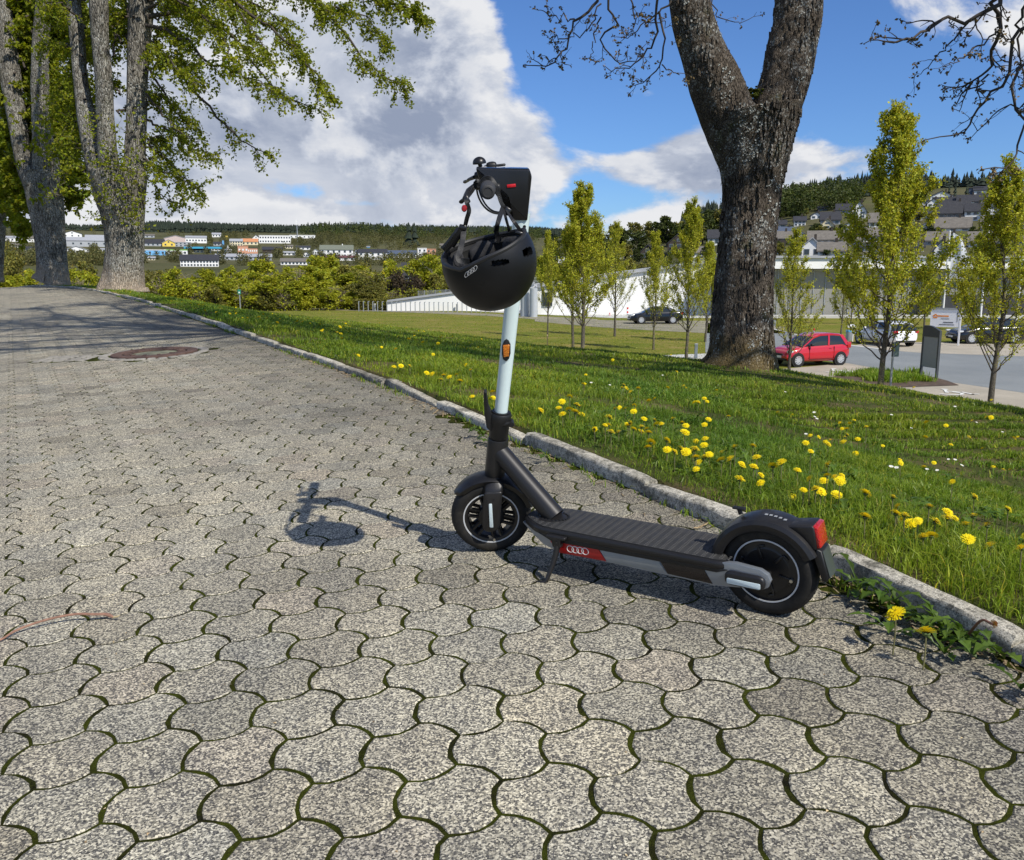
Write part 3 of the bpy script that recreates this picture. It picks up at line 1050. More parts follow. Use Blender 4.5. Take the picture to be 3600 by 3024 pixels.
 g = G().lathe([(0.0, 0.020), (0.020, 0.020), (0.060, 0.024), (0.066, 0.021), (0.080, 0.021), (0.086, 0.027), (0.089, 0.024), (0.089, -0.024), (0.086, -0.027), (0.06, -0.024), (0.0, -0.022)], 'y', (0, 0, Rw), 64)
 for k in range(6):
  a = k * math.pi / 3 + 0.2
  c, s = math.cos(a), math.sin(a)
  Mx = np.array([[c, 0, -s], [0, 1, 0], [s, 0, c]])
  gg = G().box((0.050, 0.0225, 0.0), (0.034, 0.008, 0.0075), bev=0.003)
  gg.box((0.067, 0.0225, 0.008), (0.007, 0.008, 0.018), bev=0.003)
  V = np.concatenate(gg.V) @ Mx.T + np.array([0, 0, Rw])
  g.add(V, [np.concatenate(f) for f in gg.F.values()])
 rw = P('rear_wheel', g, satin)
 tyre(0.0, False, rw)
 g = G().lathe([(0.0828, 0.0275), (0.0830, 0.0285), (0.0866, 0.0285), (0.0870, 0.0270)], 'y', (0, 0, Rw), 80)
 P('reflective_ring', g, ringm, rw)
 g = G().cyl((-0.066, 0.015, Rw - 0.014), (-0.066, 0.030, Rw - 0.014), 0.0045, n=10)
 P('valve', g, steel, rw)

 # ---- deck
 top = rounded([(0.755, 0.028), (0.68, 0.078), (0.64, 0.086), (0.10, 0.086), (0.072, 0.070), (0.100, 0.030), (0.145, 0.022),
                   (0.145, -0.022), (0.100, -0.030), (0.072, -0.070), (0.10, -0.086), (0.64, -0.086), (0.68, -0.078), (0.755, -0.028)], 0.03)
 g = G()
 bprism(g, top, 0.131, 0.156, b=0.008, axis='z')
 deck = P('deck', g, grey, angle=50)
 inner = top * np.array([0.972, 0.90]) + np.array([0.0125, 0])
 g = G()
 bprism(g, inner, 0.1555, 0.1585, b=0.001, axis='z')
 pm = Mat('grip_mat_rubber', (0.05, 0.05, 0.052), 0.62)
 pm.col(pm.ramp(pm.noise(40, 5, 0.6, pm.P('Object')), [(0.3, (0.018, 0.018, 0.018)), (0.7, (0.034, 0.033, 0.032))]))
 pd = pm.ramp(pm.noise(9, 8, 0.75, pm.P('Object')), [(0.50, 0.0), (0.75, 0.6)])
 pm.col(pm.mix(pd, pm.ramp(pm.noise(40, 5, 0.6, pm.P('Object')), [(0.3, (0.018, 0.018, 0.018)), (0.7, (0.034, 0.033, 0.032))]), (0.075, 0.068, 0.055)))
 pm = pm.m
 mat_o = P('grip_mat', g, pm, deck)
 g = G()
 ix = 0
 for xi in np.arange(0.085, 0.735, 0.0118):
  for yi in np.arange(-0.076, 0.077, 0.0088):
   x, y = xi + (0.0059 if ix % 2 else 0), yi
   lim = 0.075 if 0.12 < x < 0.655 else (0.075 - (x - 0.655) * 0.60 if x > 0.5 else 0.07)
   if abs(y) > lim or x > 0.738 or (x < 0.155 and abs(y) < 0.04) or ((x - 0.66) ** 2 / 0.055 ** 2 + (y / 0.042) ** 2 < 1):
    continue
   a, b = 0.0046, 0.0034
   v = [(x - a, y, 0.1584), (x, y - b, 0.1584), (x + a, y, 0.1584), (x, y + b, 0.1584),
                 (x - a * .5, y, 0.1596), (x, y - b * .5, 0.1596), (x + a * .5, y, 0.1596), (x, y + b * .5, 0.1596)]
   g.add(v, [[[4, 5, 6, 7], [0, 1, 5, 4], [1, 2, 6, 5], [2, 3, 7, 6], [3, 0, 4, 7]]], 1.0)
  ix += 1
 sm = plain('grip_mat_stud_rubber', (0.038, 0.037, 0.036), 0.55, var=0.15, scale=50, coord='Object')
 P('grip_studs', g, sm, deck, smooth=False, kind='stuff')
 g = G()
 rings = []
 for x, zt, zb, w in ((0.755, 0.137, 0.128, 0.03), (0.70, 0.137, 0.110, 0.058), (0.655, 0.137, 0.092, 0.073), (0.61, 0.137, 0.082, 0.078), (0.30, 0.137, 0.079, 0.079), (0.13, 0.137, 0.079, 0.079), (0.095, 0.137, 0.092, 0.077), (0.075, 0.137, 0.11, 0.07)):
  rings.append([(x, -w, zt), (x, -w, zb + 0.006), (x, -w + 0.01, zb), (x, w - 0.01, zb), (x, w, zb + 0.006), (x, w, zt)])
 g.loft(np.array(rings))
 P('deck_body', g, silver, deck, angle=30)
 for s in (1, -1):
  y0, y1 = (0.0785, 0.0815) if s > 0 else (-0.0815, -0.0785)
  g = G()
  bprism(g, [(0.665, 0.1365), (0.08, 0.1365), (0.11, 0.124), (0.62, 0.118)], y0, y1 + 0.001 * (s > 0), b=0.0005)
  P('side_band', g, blk, deck)
  pan = [('red_panel', red, [(0.625, 0.117), (0.462, 0.1205), (0.440, 0.0885), (0.598, 0.085)], 'red panel with four interlocking white rings' if s > 0 else None),
               ('grey_panel', stripe_g, [(0.458, 0.1206), (0.276, 0.1235), (0.254, 0.090), (0.436, 0.0886)], None),
               ('dark_panel', stripe_d, [(0.272, 0.1236), (0.145, 0.1250), (0.122, 0.088), (0.250, 0.090)], None)]
  for nm, m_, pts, lb in pan:
   g = G()
   bprism(g, pts, y0 - 0.0008, y1 - 0.0003, b=0.0004)
   po = P(nm, g, m_, deck, **({'label': lb} if lb else {}))
   if nm == 'red_panel' and s > 0:
    emblem_parent = po
 g = G()
 for k in range(4):
  c = (0.556 - 0.0165 * k, 0.1042 + 0.0008 * k)
  th = np.linspace(0, 2 * np.pi, 25)
  g.tube(np.stack([c[0] + 0.0112 * np.cos(th), np.full(25, 0.0817), c[1] + 0.0098 * np.sin(th)], 1), 0.0010, 5, up=(0, 1, 0))
 P('ring_emblem', g, plain('emblem_white', (0.75, 0.75, 0.72), 0.4, coord='Object'), deck)
 for s in (1, -1):
  pts = [(0.150, 0.1365), (0.105, 0.1530), (0.060, 0.158), (-0.005, 0.1530), (-0.024, 0.143), (-0.031, 0.127), (-0.024, 0.108), (-0.010, 0.100), (-0.004, 0.103), (-0.010, 0.112), (0.0, 0.118), (0.02, 0.105), (0.05, 0.093), (0.130, 0.082)]
  g = G()
  bprism(g, pts, *((0.064, 0.080) if s > 0 else (-0.080, -0.064)), b=0.0015)
  P('rear_arm', g, silver, angle=30)
  g = G()
  bprism(g, rounded([(0.086, 0.1005), (0.086, 0.139), (-0.020, 0.139), (-0.020, 0.1005)], 0.019), *((0.078, 0.094) if s > 0 else (-0.094, -0.078)), b=0.006)
  ac = P('axle_cover', g, grey, angle=50)
  g = G()
  bprism(g, rounded([(0.078, 0.106), (0.078, 0.1215), (-0.010, 0.1215), (-0.010, 0.106)], 0.004), *((0.0935, 0.0955) if s > 0 else (-0.0955, -0.0935)), b=0.0006)
  P('reflector', g, refl, ac)
  g = G()
  g.box((0.04, s * 0.05, 0.127), (0.12, 0.024, 0.02), bev=0.004)
  P('axle_block', g, blk)

 # ---- rear fender with light and plate
 prof = [(0.118, -0.046), (0.134, -0.049), (0.144, -0.043), (0.1485, -0.025), (0.150, 0.0), (0.1485, 0.025), (0.144, 0.043), (0.134, 0.049), (0.118, 0.046)]
 g = G()
 th = np.radians(np.linspace(2, 152, 44))
 rings = []
 for i, t in enumerate(th):
  ex = 0.0 if i > 4 else 0.0
  ring = [((r + ex) * math.cos(t), y, Rw + (r + ex) * math.sin(t)) for r, y in prof]
  ring += [((r - 0.004) * math.cos(t), y * 0.93, Rw + (r - 0.004) * math.sin(t)) for r, y in prof[::-1]]
  rings.append(ring)
 g.loft(np.array(rings))
 fen = P('rear_fender', g, grey, angle=40)
 g = G()
 bprism(g, [(-0.050, 0.262), (-0.114, 0.274), (-0.122, 0.268), (-0.131, 0.214), (-0.118, 0.206), (-0.085, 0.235)], -0.032, 0.032, b=0.005)
 P('light_housing', g, grey, fen, angle=50)
 g = G()
 bprism(g, rounded([(-0.1165, 0.2725), (-0.1285, 0.2700), (-0.1390, 0.218), (-0.1285, 0.2140)], 0.003), -0.030, 0.030, b=0.003)
 P('tail_light', g, redl, fen, angle=60)
 g = G()
 bprism(g, [(-0.126, 0.214), (-0.140, 0.209), (-0.160, 0.140), (-0.153, 0.128), (-0.142, 0.130), (-0.122, 0.185)], -0.030, 0.030, b=0.004)
 P('plate_holder', g, blk, fen, angle=50)
 g = G()
 bprism(g, [(-0.1405, 0.207), (-0.1425, 0.207), (-0.1622, 0.141), (-0.1602, 0.141)], -0.026, 0.026, b=0.0005)
 P('number_plate', g, plain('plate_grey_green', (0.045, 0.055, 0.050), 0.4, coord='Object'), fen)
 g = G()
 g.cyl((0.076, 0, 0.262), (0.080, 0, 0.275), 0.006, n=10)
 g.box((0.080, 0, 0.278), (0.034, 0.016, 0.006), bev=0.0025)
 P('stem_hook', g, blk, fen)
 g = G()
 for k in range(5):
  x0 = 0.004 - 0.012 * k
  t = math.atan2(math.sqrt(0.1503 ** 2 - x0 ** 2), x0)
  g.box((0.1505 * math.cos(t), 0.012, Rw + 0.1505 * math.sin(t)), (0.007, 0.009, 0.0012))
 P('fender_lettering', g, plain('faded_print', (0.30, 0.31, 0.32), 0.5, coord='Object'), fen)

 # ---- front frame
 g = G()
 a, b = np.array([0.845, 0, 0.342]), np.array([0.655, 0, 0.158])
 t = np.linspace(0, 1, 8)[:, None]
 g.tube(a + (b - a) * t, 0.0295 + 0.003 * (t[:, 0] ** 2), 28)
 dt = P('down_tube', g, grey)
 g = G()
 for k in range(26):
  aa = 2 * math.pi * k / 26
  x, y = 0.6625 + 0.052 * math.cos(aa), 0.034 * math.sin(aa)
  g.box((x, y, 0.160), (0.008, 0.006, 0.005), bev=0.002)
 P('weld_bead', g, grey, dt)
 g = G()
 g.lathe([(0.0, 0.154), (0.048, 0.1545), (0.050, 0.158), (0.040, 0.160), (0.0, 0.161)], 'z', (0.668, 0, 0), 32)
 P('tube_collar', g, grey, dt)
 g = G()
 g.tube([axis_at(h) for h in (0.262, 0.266, 0.30, 0.35, 0.382, 0.386)], [0.0300, 0.0320, 0.0320, 0.0325, 0.0325, 0.0310], 32)
 P('head_tube', g, grey)
 g = G()
 th = np.linspace(0, 2 * np.pi, 30)
 P('head_emblem', g.tube([axis_at(0.345 + 0.009 * math.sin(t), 0.033, 0.008 * math.cos(t)) for t in th], 0.001, 5), plain('emblem_pale', (0.7, 0.7, 0.66), 0.4, coord='Object'), st=False)
 g = G()
 rings = []
 for h, wx, wy, r in ((0.268, 0.029, 0.029, 1), (0.258, 0.031, 0.034, 1), (0.245, 0.033, 0.052, .6), (0.232, 0.033, 0.060, .5), (0.218, 0.032, 0.0615, .5), (0.214, 0.030, 0.060, .5)):
  c = axis_at(h)
  t = np.linspace(0, 2 * np.pi, 28, endpoint=False)
  ex = 2 if r == 1 else 4
  X = np.sign(np.cos(t)) * np.abs(np.cos(t)) ** (2 / ex) * wx
  Y = np.sign(np.sin(t)) * np.abs(np.sin(t)) ** (2 / ex) * wy
  rings.append(np.stack([c[0] + X, Y, np.full(28, h)], 1))
 g.loft(np.array(rings)[::-1])
 fk = P('fork', g, grey, st=True, angle=45)
 for s in (1, -1):
  g = G()
  pts = rounded([(0.852, 0.232), (0.909, 0.236), (0.925, 0.160), (0.932, 0.096), (0.878, 0.092), (0.868, 0.150)], [0.01, 0.01, 0.02, 0.028, 0.028, 0.02])
  bprism(g, pts, *((0.043, 0.0615) if s > 0 else (-0.0615, -0.043)), b=0.006)
  leg = P('fork_leg', g, grey, fk, st=True, angle=60)
  g = G()
  bprism(g, rounded([(0.8895, 0.196), (0.8995, 0.196), (0.9065, 0.114), (0.8955, 0.112)], 0.003), *((0.061, 0.0635) if s > 0 else (-0.0635, -0.061)), b=0.0008)
  P('reflector', g, refl, leg, st=True)
  g = G()
  for dx in (-0.010, 0.012):
   g.cyl((0.893 + dx, s * 0.060, 0.208), (0.893 + dx, s * 0.0622, 0.208), 0.0045, n=12)
  P('screw', g, blk, leg, st=True)
 g = G()
 prof = [(0.122, -0.036), (0.134, -0.040), (0.141, -0.030), (0.144, 0.0), (0.141, 0.030), (0.134, 0.040), (0.122, 0.036)]
 th = np.radians(np.linspace(42, 168, 30))
 rings = []
 for i, t in enumerate(th):
  k = 1.0 if 3 < i else (0.45, 0.72, 0.88, 0.96)[i]
  ring = [(0.9 + r * math.cos(t), y * k, Rw + r * math.sin(t)) for r, y in prof]
  ring += [(0.9 + (r - 0.004) * math.cos(t), y * k * 0.92, Rw + (r - 0.004) * math.sin(t)) for r, y in prof[::-1]]
  rings.append(ring)
 g.loft(np.array(rings))
 P('front_fender', g, satin, st=True, angle=40)
 g = G()
 g.tube([axis_at(h) for h in (0.388, 0.391, 0.44, 0.446, 0.466, 0.470)], [0.0275, 0.0295, 0.0305, 0.0335, 0.0335, 0.031], 32)
 cl = P('folding_clamp', g, blk, st=True)
 g = G()
 g.tube([axis_at(h) for h in (0.466, 0.474)], 0.0275, 32)
 P('stem_seal', g, satin, cl, st=True)
 g = G()
 bprism(g, rounded([(0.864, 0.415), (0.877, 0.430), (0.878, 0.480), (0.874, 0.530), (0.869, 0.550), (0.863, 0.546), (0.862, 0.500), (0.854, 0.470), (0.852, 0.425)], 0.005), -0.008, 0.018, b=0.004)
 P('clamp_lever', g, blk, cl, st=True, angle=50)
 g = G()
 g.cyl((0.800, 0.006, 0.440), (0.800, 0.036, 0.440), 0.008, n=14)
 g.box((0.815, 0.024, 0.440), (0.036, 0.014, 0.014), bev=0.004)
 P('clamp_bolt', g, blk, cl, st=True)
 g = G()
 hs = np.linspace(0.470, 1.05, 14)
 rings = []
 for h in hs:
  k = (h - 0.47) / 0.58
  c = axis_at(h)
  t = np.linspace(0, 2 * np.pi, 36, endpoint=False)
  a = 0.0205 + 0.0035 * k
  rings.append(np.stack([c[0] - 0.002 * k + a * np.cos(t), 0.0205 * np.sin(t), np.full(36, h)], 1))
 g.loft(np.array(rings))
 stem = P('stem', g, white, st=True)
 g = G()
 c = axis_at(1.018)
 g.cyl((c[0] - 0.012, 0.012, 1.018), (c[0] - 0.012, 0.0206, 1.018), 0.0045, n=12)
 P('stem_screw', g, blk, stem, st=True)
 g = G()
 ca = axis_at(0.670)
 pts = np.array([(0.0, 0.034), (0.007, 0.029), (0.0125, 0.016), (0.013, -0.010), (0.009, -0.026), (0.0, -0.033), (-0.009, -0.026), (-0.013, -0.010), (-0.0125, 0.016), (-0.007, 0.029)])
 pts = pts @ np.array([[1, 0], [-TR * 0.6, 1]]) + np.array([ca[0] + 0.004, 0.670])
 bprism(g, pts, 0.0170, 0.0245, b=0.002)
 rb = P('side_reflector_base', g, blk, stem, st=True)
 g = G()
 pts = rounded([(-0.010, 0.018), (0.010, 0.018), (0.0075, -0.018), (-0.0075, -0.018)], 0.002) @ np.array([[1, 0], [-TR * 0.6, 1]]) + np.array([ca[0] + 0.004, 0.670])
 bprism(g, pts, 0.0235, 0.0275, b=0.001)
 P('side_reflector', g, amber, stem, st=True, label='amber side reflector')
 g = G()
 head = rounded([(0.812, 1.188), (0.700, 1.172), (0.668, 1.168), (0.664, 1.150), (0.6885, 1.034), (0.7300, 1.040), (0.7345, 1.080), (0.7370, 1.108), (0.758, 1.122), (0.806, 1.156)],
                   [0.006, 0.005, 0.006, 0.006, 0.004, 0.004, 0.01, 0.012, 0.012, 0.01])
 bprism(g, head, -0.026, 0.026, b=0.005)
 hd = P('display_head', g, satin, st=True, angle=40)
 g = G()
 bprism(g, [(0.800, 1.1870), (0.672, 1.1695), (0.673, 1.1675), (0.801, 1.185)], -0.021, 0.021, b=0.0008)
 P('display', g, gloss, hd, st=True)
 g = G().box((0.722, 0.0268, 1.132), (0.024, 0.003, 0.0085), bev=0.001)
 P('red_button', g, plain('bright_red_plastic', (0.62, 0.02, 0.03), 0.35, coord='Object'), hd, st=True)
 hx, hz = 0.784, 1.150
 g = G()
 g.tube([(hx, y, hz) for y in np.linspace(-0.225, 0.225, 9)], 0.0125, 18)
 hb = P('handlebar', g, blk, st=True)
 for s in (1, -1):
  g = G()
  rings = []
  for k, y in enumerate(np.linspace(0.128, 0.236, 22)):
   r = 0.0172 + 0.0018 * math.sin((y - 0.128) / 0.108 * math.pi) + (0.0008 if k % 2 else 0.0) + (0.003 if k < 2 else 0)
   t = np.linspace(0, 2 * np.pi, 28, endpoint=False)
   rings.append(np.stack([hx + r * np.cos(t), np.full(28, s * y), hz + r * np.sin(t)], 1))
  t = np.linspace(0, 2 * np.pi, 28, endpoint=False)
  rings.append(np.stack([hx + 0.0165 * np.cos(t), np.full(28, s * 0.2385), hz + 0.0165 * np.sin(t)], 1))
  rings.append(np.stack([hx + 0.0115 * np.cos(t), np.full(28, s * 0.2390), hz + 0.0115 * np.sin(t)], 1))
  rings.append(np.stack([hx + 0.0110 * np.cos(t), np.full(28, s * 0.2378), hz + 0.0110 * np.sin(t)], 1))
  g.loft(np.array(rings)[::s])
  gr = P('grip', g, gripm, hb, st=True, angle=60)
  g = G()
  g.tube([(hx, s * y, hz) for y in (0.088, 0.122)], 0.0195, 20)
  g.box((hx + 0.020, s * 0.105, hz + 0.004), (0.036, 0.030, 0.024), bev=0.008)
  lv = np.array([(hx + 0.036, s * 0.100, hz + 0.002), (hx + 0.052, s * 0.118, hz - 0.004), (hx + 0.058, s * 0.150, hz - 0.010), (hx + 0.062, s * 0.185, hz - 0.016), (hx + 0.070, s * 0.205, hz - 0.020)])
  g.tube(lv, [0.008, 0.0065, 0.0058, 0.0055, 0.0068], 10, sy=0.75)
  P('brake_lever', g, satin, hb, st=True, angle=50)
 g = G()
 t = [(0.019 * math.sin(R(a)), 0.017 * math.cos(R(a))) for a in range(0, 100, 12)]
 g.lathe(t, 'z', (hx + 0.018, -0.062, hz + 0.042), 24)
 g.cyl((hx + 0.010, -0.062, hz), (hx + 0.018, -0.062, hz + 0.042), 0.006, n=10)
 P('bell', g, satin, hb, st=True, angle=60)
 g = G()
 g.tube([(hx, -0.072, hz), (hx, -0.105, hz)], 0.021, 20)
 g.box((hx - 0.014, -0.088, hz + 0.028), (0.030, 0.030, 0.022), bev=0.008)
 g.box((hx - 0.034, -0.096, hz + 0.026), (0.040, 0.010, 0.007), bev=0.003)
 P('thumb_throttle', g, blk, hb, st=True, angle=50)
 g = G()
 g.tube([(hx, 0.054, hz), (hx, 0.084, hz)], 0.0205, 20)
 g.box((hx - 0.020, 0.070, hz - 0.014), (0.026, 0.026, 0.024), bev=0.006)
 P('switch_pod', g, blk, hb, st=True, angle=50)
 for k, (y0, dz) in enumerate(((0.10, 0.0), (-0.10, 0.01))):
  g = G()
  p = [np.array([hx + 0.030, y0, hz - 0.004]), np.array([hx + 0.034, y0 * 0.6, hz - 0.050 - dz]), np.array([hx + 0.002, y0 * 0.35, hz - 0.105 - dz]), np.array([0.752, y0 * 0.18, hz - 0.085]), np.array([0.742, 0.006, 1.062])]
  tt = np.linspace(0, 1, 22)
  q = np.array([sum(math.comb(4, i) * (1 - u) ** (4 - i) * u ** i * p[i] for i in range(5)) for u in tt])
  g.tube(q, 0.0026, 7)
  P('cable', g, textile, hb, st=True)
 g = G()
 bprism(g, rounded([(0.628, 0.143), (0.562, 0.143), (0.562, 0.134), (0.578, 0.132), (0.580, 0.108), (0.606, 0.108), (0.610, 0.132), (0.628, 0.136)], 0.004), 0.080, 0.100, b=0.003)
 g.cyl((0.592, 0.096, 0.122), (0.592, 0.104, 0.122), 0.006, n=12)
 ks = P('kickstand', g, grey, angle=50)
 g = G()
 g.tube([(0.592, 0.094, 0.115), (0.594, 0.100, 0.092), (0.600, 0.112, 0.060), (0.608, 0.126, 0.030), (0.612, 0.134, 0.0125), (0.622, 0.139, 0.0078), (0.638, 0.143, 0.0065)],
           [0.0088, 0.0085, 0.0072, 0.0066, 0.0066, 0.0064, 0.0062], 12)
 P('kickstand_leg', g, grey, ks)
 return root
build_scooter()

# ------------------------------------------------------------------ helmet hanging by its straps from the near grip
def build_helmet():
 shell_m = Mat('matt_black_shell', (0.0065, 0.0068, 0.0078), 0.42, spec=0.36)
 shell_m.rough(shell_m.ramp(shell_m.noise(6, 5, 0.6, shell_m.P('Object')), [(0.3, 0.38), (0.7, 0.47)]))
 shell_m.bump(shell_m.noise(700, 2, 0.5, shell_m.P('Object')), 0.06, 0.0005)
 foam_m = plain('black_liner_foam', (0.012, 0.012, 0.012), 0.9, var=0.4, scale=60, bump=0.4, coord='Object')
 pad_m = plain('dark_padding', (0.022, 0.022, 0.025), 0.85, var=0.5, scale=45, bump=0.9, coord='Object')
 strap_m = Mat('black_webbing', (0.008, 0.008, 0.009), 0.55)
 strap_m.bump(strap_m.noise(900, 2, 0.5, strap_m.P('Object')), 0.5, 0.001)
 strap_m = strap_m.m
 buckle_m = plain('buckle_plastic', (0.012, 0.012, 0.013), 0.3, coord='Object')
 a, b, c = 0.1190, 0.1060, 0.1220
 C0 = at(1720, 922, 2.20)
 Rm = rotm([0, 1, 0], R(-5.0)) @ rotm([1, 0, 0], R(11.5))
 root = empty('bicycle_helmet', label='matt black helmet hanging upside down by its straps from the handlebar', cat='helmet')
 root.matrix_world = Matrix.Translation(C0) @ Matrix([list(r) for r in Rm]).to_4x4()
 nu, nv = 300, 84
 SQ = 0.94
 us = np.linspace(0, 2 * np.pi, nu, endpoint=False)
 vs = np.linspace(0, 1, nv)
 inv = Rm.T
 def loc(px, py, extra=0.0):
  o = inv @ (np.array([0, 0, HC]) - C0)
  d = inv @ ray(px, py)
  t = np.linspace(1.8, 2.5, 7000)
  p = o + t[:, None] * d
  f = (p[:, 0] / (a + extra)) ** 2 + (p[:, 1] / (b + extra)) ** 2
  f = f ** (1 / SQ) + (p[:, 2] / (c + extra)) ** 2 - 1
  k = np.where(f < 0)[0]
  return p[k[0]] if len(k) else None
 def rimz(u):
  d = np.degrees(np.mod(u, 2 * np.pi))
  return np.interp(d, [0, 60, 120, 180, 200, 235, 270, 315, 360], [0.074, 0.056, 0.040, 0.022, 0.010, 0.002, 0.030, 0.056, 0.074])
 def surf(u, v, k):
  z0 = rimz(u)
  ph0 = np.arcsin(np.clip(-z0 / c, -1, 1))
  ph = ph0 + (np.pi / 2 - ph0) * v
  p = 2.25
  cu, su = np.cos(u), np.sin(u)
  cr = np.maximum(np.cos(ph), 0) ** SQ
  return np.stack([(a - k) * cr * cu, (b - k) * cr * su, -(c - k) * np.sin(ph)], -1)
 def vent_box(px0, px1, py0, py1):
  q = [loc(*p) for p in ((px0, py1), (px1, py0), (px0, py0), (px1, py1))]
  q = np.array([x for x in q if x is not None])
  u = np.mod(np.arctan2(q[:, 1] / b, q[:, 0] / a), 2 * np.pi)
  ph = np.arcsin(np.clip(-q[:, 2] / c, -1, 1))
  return u.mean(), ph.mean()
 holes = []
 for (cx, cy, wu, wv) in ((1757, 925, 0.20, 0.060), (1857, 885, 0.20, 0.085)):
  p = loc(cx, cy)
  if p is None:
   continue
  holes.append((math.atan2(p[1] / b, p[0] / a) % (2 * math.pi), math.asin(-p[2] / c), wu, wv))
 for ang in (1.2, 2.0, 0.4):
  holes.append((ang, 0.30, 0.16, 0.06))
 U, Vv = np.meshgrid(us, vs, indexing='ij')
 out, inn = surf(U, Vv, 0.0), surf(U, Vv, 0.012)
 nV = nu * nv
 PH = np.arcsin(np.clip(-out[..., 2] / c, -1, 1))
 i = np.arange(nu)[:, None]
 j = np.arange(nv - 1)[None]
 q = np.stack(np.broadcast_arrays(i * nv + j, ((i + 1) % nu) * nv + j, ((i + 1) % nu) * nv + j + 1, i * nv + j + 1), -1)
 um = U[:, :-1] + math.pi / nu
 pm = (PH[:, :-1] + PH[:, 1:]) / 2
 hole = np.zeros(um.shape, bool)
 for (hu, hp, wu, wp) in holes:
  du = (um - hu + math.pi) % (2 * math.pi) - math.pi
  hole |= ((np.abs(du) / wu) ** 4 + (np.abs(pm - hp) / wp) ** 4) < 1
 F = [q[~hole].reshape(-1, 4)]
 Fi = q[~hole].reshape(-1, 4)[:, ::-1] + nV
 walls = []
 for ii in range(nu):
  for jj in range(nv - 1):
   if hole[ii, jj]:
    continue
   w = q[ii, jj]
   nb = [(ii, jj - 1, w[0], w[1]), ((ii + 1) % nu, jj, w[1], w[2]), (ii, jj + 1, w[2], w[3]), ((ii - 1) % nu, jj, w[3], w[0])]
   for (x, y, p0, p1) in nb:
    if 0 <= y < nv - 1 and hole[x, y] or y < 0:
     walls.append([p1, p0, p0 + nV, p1 + nV])
 allV = np.r_[out.reshape(-1, 3), inn.reshape(-1, 3)]
 g = G().add(allV, [np.r_[F[0], Fi, np.array(walls)][:, ::-1]])
 g.obj('shell', shell_m.m, smooth=True, angle=45, parent=root)
 g = G()
 rim = surf(us, np.zeros(nu), 0.004)
 rim = np.r_[rim, rim[:2]]
 rim[:, 2] += 0.001
 g.tube(rim, 0.0062, 8, cap=False)
 g.obj('rim_trim', plain('rim_rubber', (0.014, 0.014, 0.014), 0.4, coord='Object'), smooth=True, parent=root)
 g = G()
 L1 = surf(U, Vv, 0.013)
 L2 = surf(U, Vv, 0.030)
 L1[:, 0, 2] -= 0.004
 L2[:, 0, 2] -= 0.004
 qa = q.reshape(-1, 4)
 lip = np.array([[k * nv, ((k + 1) % nu) * nv, ((k + 1) % nu) * nv + nV, k * nv + nV] for k in range(nu)])
 rib = np.where(hole, 0, 1).astype(bool)
 qh = q[rib].reshape(-1, 4)
 g.add(np.r_[L1.reshape(-1, 3), L2.reshape(-1, 3)], [np.r_[qh[:, ::-1], qh + nV, lip]])
 g.obj('liner', foam_m, smooth=True, parent=root)
 rg = np.random.default_rng(4)
 for (u0, u1, w) in ((0.3, 1.1, 0.024), (1.4, 2.2, 0.026), (2.5, 3.3, 0.026), (3.6, 4.2, 0.020), (4.8, 5.6, 0.020)):
  uu = np.linspace(u0, u1, 18)
  ctr = surf(uu, np.full(18, 0.10), 0.034)
  g = G()
  rings = []
  for k, (p, u) in enumerate(zip(ctr, uu)):
   e = math.sin(math.pi * (k + 0.6) / 18.2) ** 0.35
   nrm = np.array([math.cos(u), math.sin(u), 0])
   ring = []
   for t in np.linspace(0, 2 * np.pi, 14, endpoint=False):
    rr = (1 + 0.10 * math.sin(9 * u + 3 * t)) * e
    ring.append(p + nrm * 0.010 * rr * math.cos(t) + np.array([0, 0, 1]) * w * rr * math.sin(t))
   rings.append(ring)
  g.loft(np.array(rings))
  g.obj('pad', pad_m, smooth=True, angle=60, parent=root)
 W = lambda p: inv @ (p - C0)
 g = G()
 pts = [(1560, 880, 2.17), (1585, 852, 2.165), (1608, 822, 2.16), (1618, 805, 2.16)]
 cen = np.array([W(at(*p)) for p in pts])
 tt = np.linspace(0, 1, 16)
 cen = np.stack([np.interp(tt, np.linspace(0, 1, 4), cen[:, k]) for k in range(3)], 1)
 g.tube(cen, 0.0100, 8, sy=0.32, up=(0, 1, 0))
 for k in range(14):
  g.box(cen[k + 1] + np.array([0, -0.004, 0]), (0.003, 0.003, 0.012))
 g.obj('retention_band', buckle_m, smooth=True, angle=40, parent=root)
 GR = sc_world([0.784, 0.150, 1.150], True)
 def strap(pts, w=0.0105, th=0.0012, name='strap', face=(0.25, -0.97, 0)):
  P_ = np.array([W(p) for p in pts])
  m = len(P_)
  Q_ = np.r_[[2 * P_[0] - P_[1]], P_, [2 * P_[-1] - P_[-2]]]
  o = []
  for k in range(m - 1):
   p0, p1, p2, p3 = Q_[k:k + 4]
   for t in np.linspace(0, 1, 9, endpoint=False):
    o.append(0.5 * ((2 * p1) + (-p0 + p2) * t + (2 * p0 - 5 * p1 + 4 * p2 - p3) * t * t + (-p0 + 3 * p1 - 3 * p2 + p3) * t ** 3))
  o.append(P_[-1])
  o = np.array(o)
  T = np.gradient(o, axis=0)
  T /= np.linalg.norm(T, axis=1)[:, None]
  fn = inv @ np.array(face)
  rings = []
  for k, (p, t) in enumerate(zip(o, T)):
   s = np.cross(fn, t)
   s /= np.linalg.norm(s)
   n = np.cross(t, s)
   tw = 0.35 * math.sin(k * 0.4)
   s2 = s * math.cos(tw) + n * math.sin(tw)
   n2 = -s * math.sin(tw) + n * math.cos(tw)
   rings.append([p + s2 * w / 2 + n2 * th, p - s2 * w / 2 + n2 * th, p - s2 * w / 2 - n2 * th, p + s2 * w / 2 - n2 * th])
  gg = G().loft(np.array(rings))
  return gg.obj(name, strap_m, smooth=False, parent=root)
